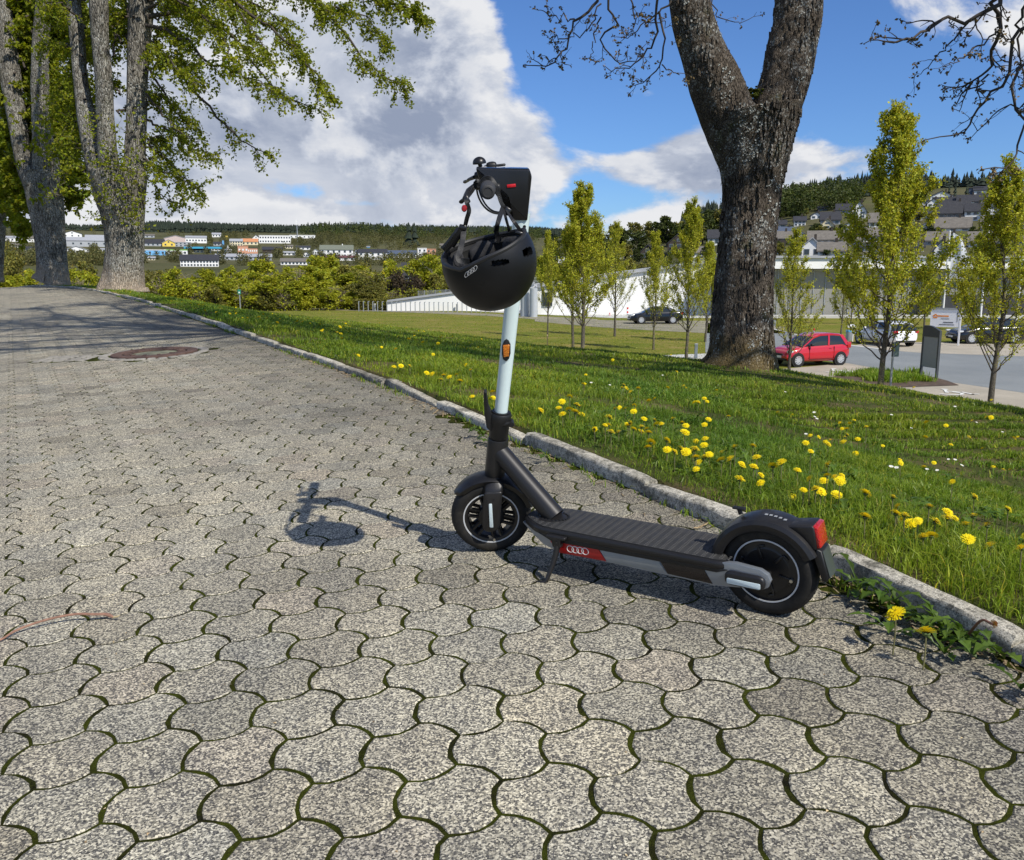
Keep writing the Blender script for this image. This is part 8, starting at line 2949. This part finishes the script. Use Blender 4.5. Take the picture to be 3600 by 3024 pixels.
   G().lathe([(0.0, 0.0), (wr * 0.62, 0.0)] if s < 0 else [(wr * 0.62, 0.0), (0.0, 0.0)], 'y', (cx, yo - s * 0.03, cz), 20).obj('brake_shadow_plate', M_CBLK, parent=ty)
 zb = np.interp(L - 0.15, sd[:, 0], sd[:, 1])
 for s in (1, -1):
  g = G().box((L / 2 - 0.20, s * (hw * 0.80), doors['lamp']), (0.34, 0.20, 0.13), bev=0.05)
  g.obj('headlight', M_LAMP, smooth=True, parent=root)
  g = G().box((-L / 2 + 0.10, s * hw * 0.78, doors['tail']), (0.22, 0.26, doors.get('tailh', 0.2)), bev=0.04)
  g.obj('tail_light', M_TAIL, smooth=True, parent=root)
  mx = doors['mirror'] - L / 2
  g = G().box((mx, s * (hw + 0.07), doors['mz']), (0.14, 0.17, 0.12), bev=0.04)
  g.obj('mirror', doors.get('mm', M_CBLK), smooth=True, parent=root)
  for (dx, dz) in doors['handles']:
   g = G().box((dx - L / 2, s * hw * 0.985, dz), (0.16, 0.045, 0.03), bev=0.012)
   g.obj('door_handle', doors.get('hm', paint), smooth=True, parent=root)
  g = G()
  for dx in doors['gaps']:
   z1 = np.interp(dx, sd[:, 0], sd[:, 1]) - 0.09
   g.box((dx - L / 2, s * (hw * 0.985), (z1 + 0.32) / 2), (0.014, 0.045, z1 - 0.32))
  for dz in (0.31,):
   a_, b_ = min(doors['gaps']), max(doors['gaps'])
   g.box(((a_ + b_) / 2 - L / 2, s * hw * 0.98, dz), (b_ - a_, 0.04, 0.014))
  g.obj('door_gap', M_CBLK, parent=root, kind='stuff')
 G().box((L / 2 - 0.03, 0, 0.52), (0.08, W * 0.42, 0.10), bev=0.02).obj('grille', M_CBLK, parent=root)
 G().box((L / 2 - 0.06, 0, 0.33), (0.12, W * 0.66, 0.16), bev=0.03).obj('lower_intake', M_CBLK, parent=root)
 G().box((L / 2 + 0.01, 0, 0.42), (0.02, 0.50, 0.11)).obj('front_plate', M_PLATE, parent=root)
 G().box((-L / 2 - 0.005, 0, doors.get('pz', 0.62)), (0.03, 0.50, 0.11)).obj('rear_plate', M_PLATE, parent=root)
 G().box((-L / 2 + 0.08, 0, 0.33), (0.16, W * 0.72, 0.14), bev=0.03).obj('rear_bumper_insert', M_CBLK, parent=root)
 return root
def cars():
 redp = Mat('red_car_paint', (0.48, 0.004, 0.016), 0.28, coat=1.0).m
 whp = Mat('white_car_paint', (0.78, 0.78, 0.79), 0.3, coat=1.0).m
 blp = Mat('black_car_paint', (0.004, 0.0045, 0.006), 0.22, coat=0.5).m
 dkp = Mat('dark_grey_car_paint', (0.006, 0.006, 0.007), 0.2, coat=0.6).m
 z = ZP + 0.03
 p = onz(2850, 1284, ZP)
 car('parked_car', 'small red three door hatchback parked behind the maple trunk', redp, 3.56, 1.64, 1.48,
  [(0, 0.82), (0.10, 0.95), (0.5, 0.98), (2.5, 0.92), (2.75, 0.90), (3.25, 0.80), (3.5, 0.66), (3.56, 0.52)],
  [(0.06, 0.95), (0.25, 1.25), (0.5, 1.44), (1.0, 1.48), (1.7, 1.47), (2.1, 1.36), (2.8, 0.92)],
  [0.62, 3.03], 0.29, (p[0], p[1] + 0.3, z), math.atan2(-.34, -.94),
  dict(pillars=[(2.78, 2.02, 0.075), (1.30, 1.22, 0.09), (0.20, 0.50, 0.20)], lamp=0.68, tail=0.92, tailh=0.3, mirror=2.35, mz=0.98, handles=[(1.22, 0.80)], gaps=[1.02, 2.42]), hub=9)
 p = onz(3128, 1216, ZP)
 car('parked_car', 'white hatchback seen from behind beyond the road', whp, 4.05, 1.78, 1.46,
  [(0, 0.86), (0.08, 0.98), (0.5, 1.00), (2.9, 0.94), (3.1, 0.90), (3.75, 0.76), (4.0, 0.62), (4.05, 0.5)],
  [(0.05, 0.98), (0.45, 1.34), (0.8, 1.43), (1.3, 1.46), (1.9, 1.45), (2.4, 1.33), (3.15, 0.92)],
  [0.78, 3.34], 0.33, (p[0], p[1] + 0.8, z), math.atan2(.977, -.213),
  dict(pillars=[(3.12, 2.3, 0.08), (1.75, 1.7, 0.09), (0.45, 0.75, 0.22)], lamp=0.70, tail=0.86, tailh=0.16, mirror=2.7, mz=1.0, handles=[(1.55, 0.85), (2.5, 0.84)], gaps=[0.95, 1.72, 2.85], mm=whp), hub=5)
 p = onz(2305, 1139, ZP)
 car('parked_car', 'black saloon car standing behind the sparse hornbeams before the white hall', blp, 4.6, 1.8, 1.46,
  [(0, 0.90), (0.15, 1.02), (0.9, 1.02), (3.2, 0.95), (3.6, 0.90), (4.3, 0.76), (4.55, 0.6), (4.6, 0.5)],
  [(0.35, 1.0), (1.0, 1.32), (1.6, 1.44), (2.2, 1.46), (2.7, 1.38), (3.55, 0.94)],
  [0.9, 3.65], 0.34, (p[0], p[1] + 0.6, z), math.atan2(-.06, -1),
  dict(pillars=[(3.5, 2.75, 0.08), (2.2, 2.1, 0.08), (0.8, 1.3, 0.16)], lamp=0.72, tail=0.88, mirror=3.1, mz=1.0, handles=[(1.9, 0.86), (2.9, 0.85)], gaps=[1.2, 2.15, 3.15]), hub=10)
 p = onz(3500, 1212, ZP)
 car('parked_car', 'dark grey car parked at the right edge behind the rightmost hornbeam', dkp, 4.4, 1.82, 1.52,
  [(0, 0.90), (0.10, 1.02), (0.6, 1.04), (3.0, 0.98), (3.35, 0.94), (4.1, 0.80), (4.35, 0.66), (4.4, 0.5)],
  [(0.08, 1.02), (0.45, 1.36), (0.9, 1.48), (1.5, 1.52), (2.2, 1.50), (2.6, 1.38), (3.4, 0.96)],
  [0.85, 3.55], 0.34, (p[0], p[1] + 1.2, z), math.atan2(-.02, -1),
  dict(pillars=[(3.3, 2.55, 0.08), (2.0, 1.9, 0.08), (0.5, 0.85, 0.22)], lamp=0.74, tail=0.92, mirror=2.9, mz=1.04, handles=[(1.8, 0.88), (2.75, 0.87)], gaps=[1.1, 1.98, 3.0]), hub=10)
 p = onz(3680, 1200, ZP)
cars()

# ------------------------------------------------------------------ woods and far trees
M_BELT = leaf_mat('wood_leaf', (0.22, 0.24, 0.014), (0.42, 0.42, 0.035), (1.15, 1.15, 0.5), 0.42, scale=0.25)
M_DARKLEAF = leaf_mat('hill_tree_leaf', (0.042, 0.058, 0.014), (0.085, 0.105, 0.022), (1.2, 1.3, 0.5), 0.25, scale=0.05)
M_CONIF = plain('conifer_needles', (0.016, 0.026, 0.014), 0.9, var=0.45, scale=0.15)
M_BARE = plain('bare_twigs', (0.21, 0.175, 0.12), 0.9, var=0.35, scale=1.0)
def crown_mesh(seed, kind='leaf', n=2600, leaf=0.16):
 rg = np.random.default_rng(seed)
 gt, gb, lv = G(), G(), Leaves()
 lean = rg.normal(0, 0.03, 2)
 gt.tube([(0, 0, -0.08), (lean[0] * .4, lean[1] * .4, 0.25), (lean[0], lean[1], 0.6)], [0.030, 0.022, 0.010], 7)
 ncl = 26
 for k in range(ncl):
  a, f = rg.uniform(0, 6.28), rg.random()
  z = 0.18 + 0.74 * f
  rmax = 0.34 * math.sin(math.pi * min(1, (z - 0.05) / 0.98)) ** 0.6
  r = rmax * rg.uniform(0.3, 1.0)
  c = np.array([r * math.cos(a), r * math.sin(a), z])
  s0 = np.array([0, 0, max(0.12, z * 0.55)])
  P = spline([s0, (s0 + c) / 2 + rg.normal(0, 0.02, 3), c], 6)
  gb.tube(P, np.linspace(0.010, 0.003, 6), 4, cap=False)
  cr = rg.uniform(0.07, 0.15)
  tn = rg.uniform(0.75, 1.2)
  if kind == 'bare':
   for q in range(16):
    W_ = wander(rg, P[rg.integers(2, 6)], rg.normal(0, 1, 3) + [0, 0, 0.7], cr * rg.uniform(0.8, 1.8), 4, 0.2, up=0.05)
    gb.tube(W_, [0.0035, 0.003, 0.0025, 0.002, 0.0015], 3, cap=False)
   m = n // ncl // 6
  else:
   m = n // ncl
  for q in range(m):
   u = rg.normal(0, 1, 3)
   u /= np.linalg.norm(u)
   p = c + u * cr * rg.uniform(0.45, 1.05) ** 0.6 * np.array([1, 1, 0.8])
   lv.add(p, leaf * 0.11 * rg.uniform(0.6, 1.3), tn * rg.uniform(0.85, 1.15))
 V, F, T = lv.arrays(rg, 0.1)
 return gt, gb, V, F, T
def make_variants(seeds, kind, n, leaf, mat):
 out = []
 for s in seeds:
  gt, gb, V, F, T = crown_mesh(s, kind, n, leaf)
  out.append((gt.mesh('trunk', M_TRUNK_Y), gb.mesh('limbs', M_BARE if kind == 'bare' else M_TWIG), np_mesh('crown', V, [F], mat, T)))
 return out
def place_tree(vs, p, H, w, lab, group, rz, name='deciduous_tree'):
 root = empty(name, tuple(p), rz, label=lab, cat='tree', group=group)
 root.scale = (H * w, H * w, H)
 for nm, me in zip(('trunk', 'limbs', 'crown'), vs):
  put(bpy.data.objects.new(nm, me), parent=root)
 return root
def conifer(g, p, H, r, rg, tiers=3, sides=7):
 for k in range(tiers):
  z0, z1 = H * (0.08 + 0.28 * k), H * (0.45 + 0.275 * k)
  rr = r * (1 - 0.27 * k)
  a = rg.uniform(0, 6.28) + np.arange(sides) * 2 * np.pi / sides
  q = rr * rg.uniform(0.75, 1.15, sides)
  ring = np.stack([p[0] + q * np.cos(a), p[1] + q * np.sin(a), np.full(sides, p[2] + z0) + rg.uniform(-.04, .04, sides) * H], 1)
  g.add(np.r_[ring, [[p[0], p[1], p[2] + min(z1, H)]]], [[[j, (j + 1) % sides, sides] for j in range(sides)]], rg.uniform(0.7, 1.3))
def woods():
 rg = np.random.default_rng(91)
 bright = make_variants((1, 2, 3, 4), 'leaf', 4200, 0.26, M_BELT)
 bare = make_variants((11, 12, 13), 'bare', 2600, 0.22, M_BELT)
 M_MIX = leaf_mat('olive_leaf', (0.13, 0.13, 0.026), (0.24, 0.22, 0.045), (1.2, 1.2, 0.5), 0.3, scale=0.3)
 olive = make_variants((21, 22, 23), 'leaf', 3200, 0.24, M_MIX)
 M_COP = leaf_mat('copper_leaf', (0.045, 0.034, 0.020), (0.085, 0.062, 0.036), (1.1, 1.0, 0.8), 0.2, scale=0.3)
 copper = make_variants((31, 32), 'leaf', 3600, 0.24, M_COP)
 kinds = {'b': (bright, 'bright green leafy tree in the wood belt beyond the meadow'), 't': (bare, 'twiggy half bare grey brown tree in the wood belt beyond the meadow'),
             'o': (olive, 'dull olive tree in the wood belt beyond the meadow'), 'c': (copper, 'dark copper coloured tree in the wood belt beyond the meadow')}
 GRP = 'trees of the wood belt beyond the meadow'
 T = [(1310, 1005, 70, 104, 'o'), (1180, 1000, 60, 106, 't'), (1120, 955, 70, 112, 'b'), (1230, 985, 60, 116, 't'), (1040, 985, 60, 105, 'b'), (960, 960, 75, 108, 't'), (900, 905, 75, 116, 'b'), (880, 1000, 60, 105, 't'),
         (820, 930, 70, 112, 'b'), (790, 995, 60, 106, 'b'), (720, 945, 70, 110, 'b'), (680, 985, 60, 105, 't'), (640, 960, 65, 112, 't'), (580, 975, 60, 107, 't'), (540, 940, 60, 118, 'o'), (1000, 930, 60, 120, 'b'), (1100, 900, 80, 126, 'b'),
         (1160, 890, 75, 135, 'b'), (1220, 935, 55, 124, 'c'), (1270, 925, 60, 132, 'o'), (1300, 960, 50, 118, 'b'), (1345, 905, 80, 135, 'b'), (1380, 955, 55, 122, 'b'), (1400, 950, 40, 116, 'c'), (1460, 965, 38, 112, 'c'), (1500, 900, 75, 132, 'b'),
         (1540, 960, 55, 118, 'o'), (1570, 930, 60, 128, 'b'), (1600, 985, 60, 114, 'o'), (1450, 1010, 60, 106, 'o'), (1380, 1020, 55, 105, 't'), (1240, 1025, 50, 105, 'b'), (1640, 960, 60, 130, 'b'), (1700, 950, 60, 135, 'b'), (1240, 1000, 45, 108, 'o'),
         (480, 930, 70, 128, 'o'), (430, 900, 60, 140, 'o'), (320, 905, 70, 130, 'o'), (270, 940, 70, 118, 'b'), (220, 930, 60, 125, 't'), (60, 900, 60, 120, 'o'), (30, 860, 60, 150, 'o'), (90, 940, 60, 110, 'b'), (10, 960, 60, 108, 'b'), (290, 970, 60, 110, 't'),
         (340, 960, 60, 115, 'b'), (60, 960, 60, 112, 'b'), (760, 1000, 45, 104, 'o'), (1160, 1015, 50, 104, 'b'), (930, 1010, 55, 104, 'o'), (1000, 1010, 50, 104, 't'), (1900, 900, 50, 135, 'b'), (1935, 870, 45, 150, 'b'), (1960, 940, 45, 125, 'b'),
         (2215, 900, 45, 130, 'o'), (2165, 930, 45, 126, 'b'), (2260, 915, 40, 128, 'o'), (200, 985, 55, 106, 't'), (370, 1000, 60, 106, 'b'), (510, 990, 50, 106, 'b'), (610, 1005, 50, 104, 'b')]
 for k in range(26):
  px = rg.uniform(520, 1420)
  T.append((px, rg.uniform(925, 985), rg.uniform(55, 80), rg.uniform(104, 128), 'bbbto'[k % 5]))
 T.sort()
 cnt = {}
 for i, (px, top, hw, Y, k) in enumerate(T):
  vs, lab = kinds[k]
  cnt[k] = cnt.get(k, 0) + 1
  lab = nth(cnt[k]) + ' ' + lab.replace('tree in the wood belt beyond the meadow', 'tree from the left in the meadow wood belt')
  p = at(px, 1080, Y)
  p[2] = gz(p[0], p[1])
  H = at(px, top, Y)[2] - p[2]
  w = 2 * hw / FPX * Y / (0.72 * H)
  place_tree(vs[rg.integers(len(vs))], p, H, min(w, 1.6), lab, GRP, rg.uniform(0, 6.28))
 g, lv = G(), Leaves()
 for k in range(15000):
  px = rg.uniform(1250, 1560)
  p = at(px, 1080, 104)
  t = (px - 1250) / 310
  h = at(px, 1052 - 10 * t, 104)[2] - ZP
  lv.add(np.array([p[0], 103.0 + rg.uniform(-0.6, 0.6), ZP + rg.uniform(0, 1) ** 0.5 * h]), 0.10, rg.uniform(0.7, 1.1))
 lv.obj('clipped_hedge', M_MIX, rg, label='low clipped hedge in front of the wood belt left of the ramp wall', cat='hedge')
 lv = Leaves()
 for k in range(52000):
  px = rg.uniform(-150, 1720)
  Y = rg.uniform(102, 140)
  hh = 2.2 + 1.6 * vnoise(np.array([px * 0.02]), np.array([Y * 0.3]), 6)[0]
  p = at(px, 1080, Y)
  z = gz(p[0], p[1]) if k % 20 == 0 or k == 0 else z
  lv.add(np.array([p[0], Y, z + rg.uniform(0, 1) ** 0.7 * hh]), 0.15, rg.uniform(0.65, 1.1))
 lv.obj('undergrowth', M_BELT, rg, kind='stuff')
 hills = make_variants((41, 42, 43), 'leaf', 1500, 0.42, M_DARKLEAF)
 hl2 = make_variants((44, 45), 'leaf', 1500, 0.42, M_MIX)
 L = []
 for (x, b, t) in ((2030, 905, 800), (2075, 905, 805), (2110, 915, 830), (2160, 870, 795), (2190, 900, 810), (2230, 850, 782), (2245, 905, 820), (2290, 860, 780), (2320, 860, 785), (2345, 870, 768), (2380, 860, 780), (2410, 880, 790),
                      (2440, 870, 772), (2470, 860, 760), (2500, 830, 745), (2540, 820, 740), (2200, 920, 860), (2240, 930, 880), (2280, 930, 890), (2480, 905, 860), (2130, 930, 850), (2050, 930, 855), (2010, 900, 820), (1960, 880, 830), (1930, 880, 835),
                      (2760, 765, 712), (2785, 768, 722), (2805, 775, 705), (2835, 760, 735), (2740, 770, 730), (2815, 790, 750), (2700, 780, 735), (2870, 835, 790), (2890, 838, 795), (2925, 830, 800), (2855, 838, 800), (2740, 905, 855), (2735, 880, 850), (2960, 842, 792),
                      (3010, 860, 800), (3100, 830, 780), (3200, 850, 790), (3230, 780, 740), (3400, 700, 682), (3290, 830, 800), (3420, 840, 800), (3260, 830, 790), (3450, 862, 830), (3350, 870, 830), (3560, 860, 800), (3590, 780, 730), (3130, 770, 735), (2905, 912, 880), (2795, 910, 870),
                      (2640, 790, 730), (2600, 800, 735), (2560, 830, 760)):
  L.append((x, b, t, 'g'))
 L.sort()
 for i, (x, b, t, k) in enumerate(L):
  p = hit(x, b)
  H = (b - t) / FPX * p[1] * 1.02
  v = hills if rg.random() < 0.75 else hl2
  place_tree(v[rg.integers(len(v))], p, H, rg.uniform(0.95, 1.35), nth(i + 1) + ' dark green broadleaf tree from the left on the village hillside', 'broadleaf trees on the right hillside', rg.uniform(0, 6.28))
 lv = Leaves()
 n = 0
 while n < 230000:
  px = rg.uniform(-200, 1880)
  u = rg.random()
  py = 825 + 110 * u
  cl = vnoise(np.array([px * 0.021]), np.array([py * 0.06]), 8)[0]
  bias = -0.45 if (px < 420 or px > 1080) else -0.3
  if px > 1080 and py < 862:
   bias = -0.6
  if cl < bias or any(a - 6 < px < b + 6 and t < py < f + 13 for a, b, t, f in RECTS):
   continue
  if n % 40 == 0 or True:
   p = hit(px, py)
  if p[1] > 1500:
   n += 1
   continue
  H = rg.uniform(3, 7)
  for q in range(70):
   a = rg.uniform(0, 6.28)
   zz = rg.random()
   rr = H * 0.45 * math.sin(math.pi * min(1, zz * 0.9 + 0.1)) ** 0.5 * math.sqrt(rg.random())
   lv.add(np.array([p[0] + rr * math.cos(a), p[1] + rr * math.sin(a), p[2] + zz * H]), H * 0.085, rg.uniform(0.7, 1.25))
   n += 1
 lv.obj('valley_scrub', leaf_mat('scrub_leaf', (0.075, 0.075, 0.028), (0.15, 0.145, 0.045), (1.1, 1.1, 0.6), 0.25, scale=0.02), rg, kind='stuff')
 g = G()
 for k in range(9500):
  px = rg.uniform(470, 2050)
  r = rg.uniform(1850, 2500)
  az = math.atan((px - CX) / FPX)
  x, y = math.sin(az) * r, math.cos(az) * r
  edge = vnoise(np.array([x / 160]), np.array([y / 160]), 14)[0]
  if edge < -0.75:
   continue
  conifer(g, (x, y, gz(x, y)), rg.uniform(16, 27), rg.uniform(3.2, 5), rg, tiers=2, sides=5)
 for k in range(1400):
  px = rg.uniform(1100, 1860)
  r = rg.uniform(1250, 1700)
  az = math.atan((px - CX) / FPX)
  x, y = math.sin(az) * r, math.cos(az) * r
  if vnoise(np.array([x / 90]), np.array([y / 90]), 15)[0] < 0.0:
   continue
  conifer(g, (x, y, gz(x, y)), rg.uniform(14, 24), rg.uniform(3.0, 4.6), rg, tiers=2, sides=5)
 for k in range(500):
  px = rg.uniform(-100, 480)
  r = rg.uniform(1400, 1800)
  az = math.atan((px - CX) / FPX)
  x, y = math.sin(az) * r, math.cos(az) * r
  conifer(g, (x, y, gz(x, y)), rg.uniform(9, 15), rg.uniform(3, 5), rg, tiers=2, sides=5)
 g.obj('ridge_forest', M_CONIF, kind='stuff')
 g = G()
 n = 0
 while n < 1700:
  px = rg.uniform(2380, 3420)
  r = rg.uniform(455, 640)
  az = math.atan((px - CX) / FPX)
  x, y = math.sin(az) * r, math.cos(az) * r
  if px > 3230 and r < 545:
   continue
  if 2730 < px < 2860 and r < 500:
   continue
  conifer(g, (x, y, gz(x, y)), rg.uniform(4, 11) * rg.uniform(0.6, 1.1), rg.uniform(1.5, 2.6), rg, tiers=3, sides=6)
  n += 1
 g.obj('hilltop_forest', M_CONIF, kind='stuff')
 for (px, b, t, lab) in ((3335, 692, 655, 'pointed dark conifer on the crest, left of the other two'), (3357, 692, 653, 'pointed dark conifer on the crest, middle one'), (3397, 694, 655, 'bushy dark conifer beside the dark blue building on the crest'), (2378, 800, 765, 'dark conifer between the far broadleaf trees, right of two'),
       (2362, 800, 775, 'dark conifer between the far broadleaf trees, left of two'), (1438, 870, 785, 'tall dark conifer on the ridge edge, left of two'), (1458, 870, 786, 'tall dark conifer on the ridge edge, right of two')):
  p = hit(px, b)
  H = (b - t) / FPX * p[1]
  root = empty('conifer_tree', tuple(p), label=lab, cat='tree')
  g = G()
  conifer(g, (0, 0, 0), H, H * 0.24, rg, tiers=4, sides=9)
  g.obj('crown', M_CONIF, parent=root)
  G().cyl((0, 0, -1), (0, 0, H * 0.4), H * 0.02, n=6).obj('trunk', M_TWIG, parent=root)
 lv = Leaves()
 for k in range(420):
  px = rg.uniform(1080, 1900) if k < 300 else rg.uniform(2560, 2980)
  r = rg.uniform(1050, 1750) if k < 300 else rg.uniform(400, 470)
  az = math.atan((px - CX) / FPX)
  x, y = math.sin(az) * r, math.cos(az) * r
  z = gz(x, y)
  H = rg.uniform(9, 16) if k < 300 else rg.uniform(6, 10)
  for q in range(110):
   a = rg.uniform(0, 6.28)
   zz = rg.random()
   rr = H * 0.5 * math.sin(math.pi * min(1, zz * 0.88 + 0.1)) ** 0.5 * math.sqrt(rg.random())
   lv.add(np.array([x + rr * math.cos(a), y + rr * math.sin(a), z + zz * H]), H * 0.07, rg.uniform(0.7, 1.25))
 lv.obj('hillside_copse', M_DARKLEAF, rg, kind='stuff')
woods()
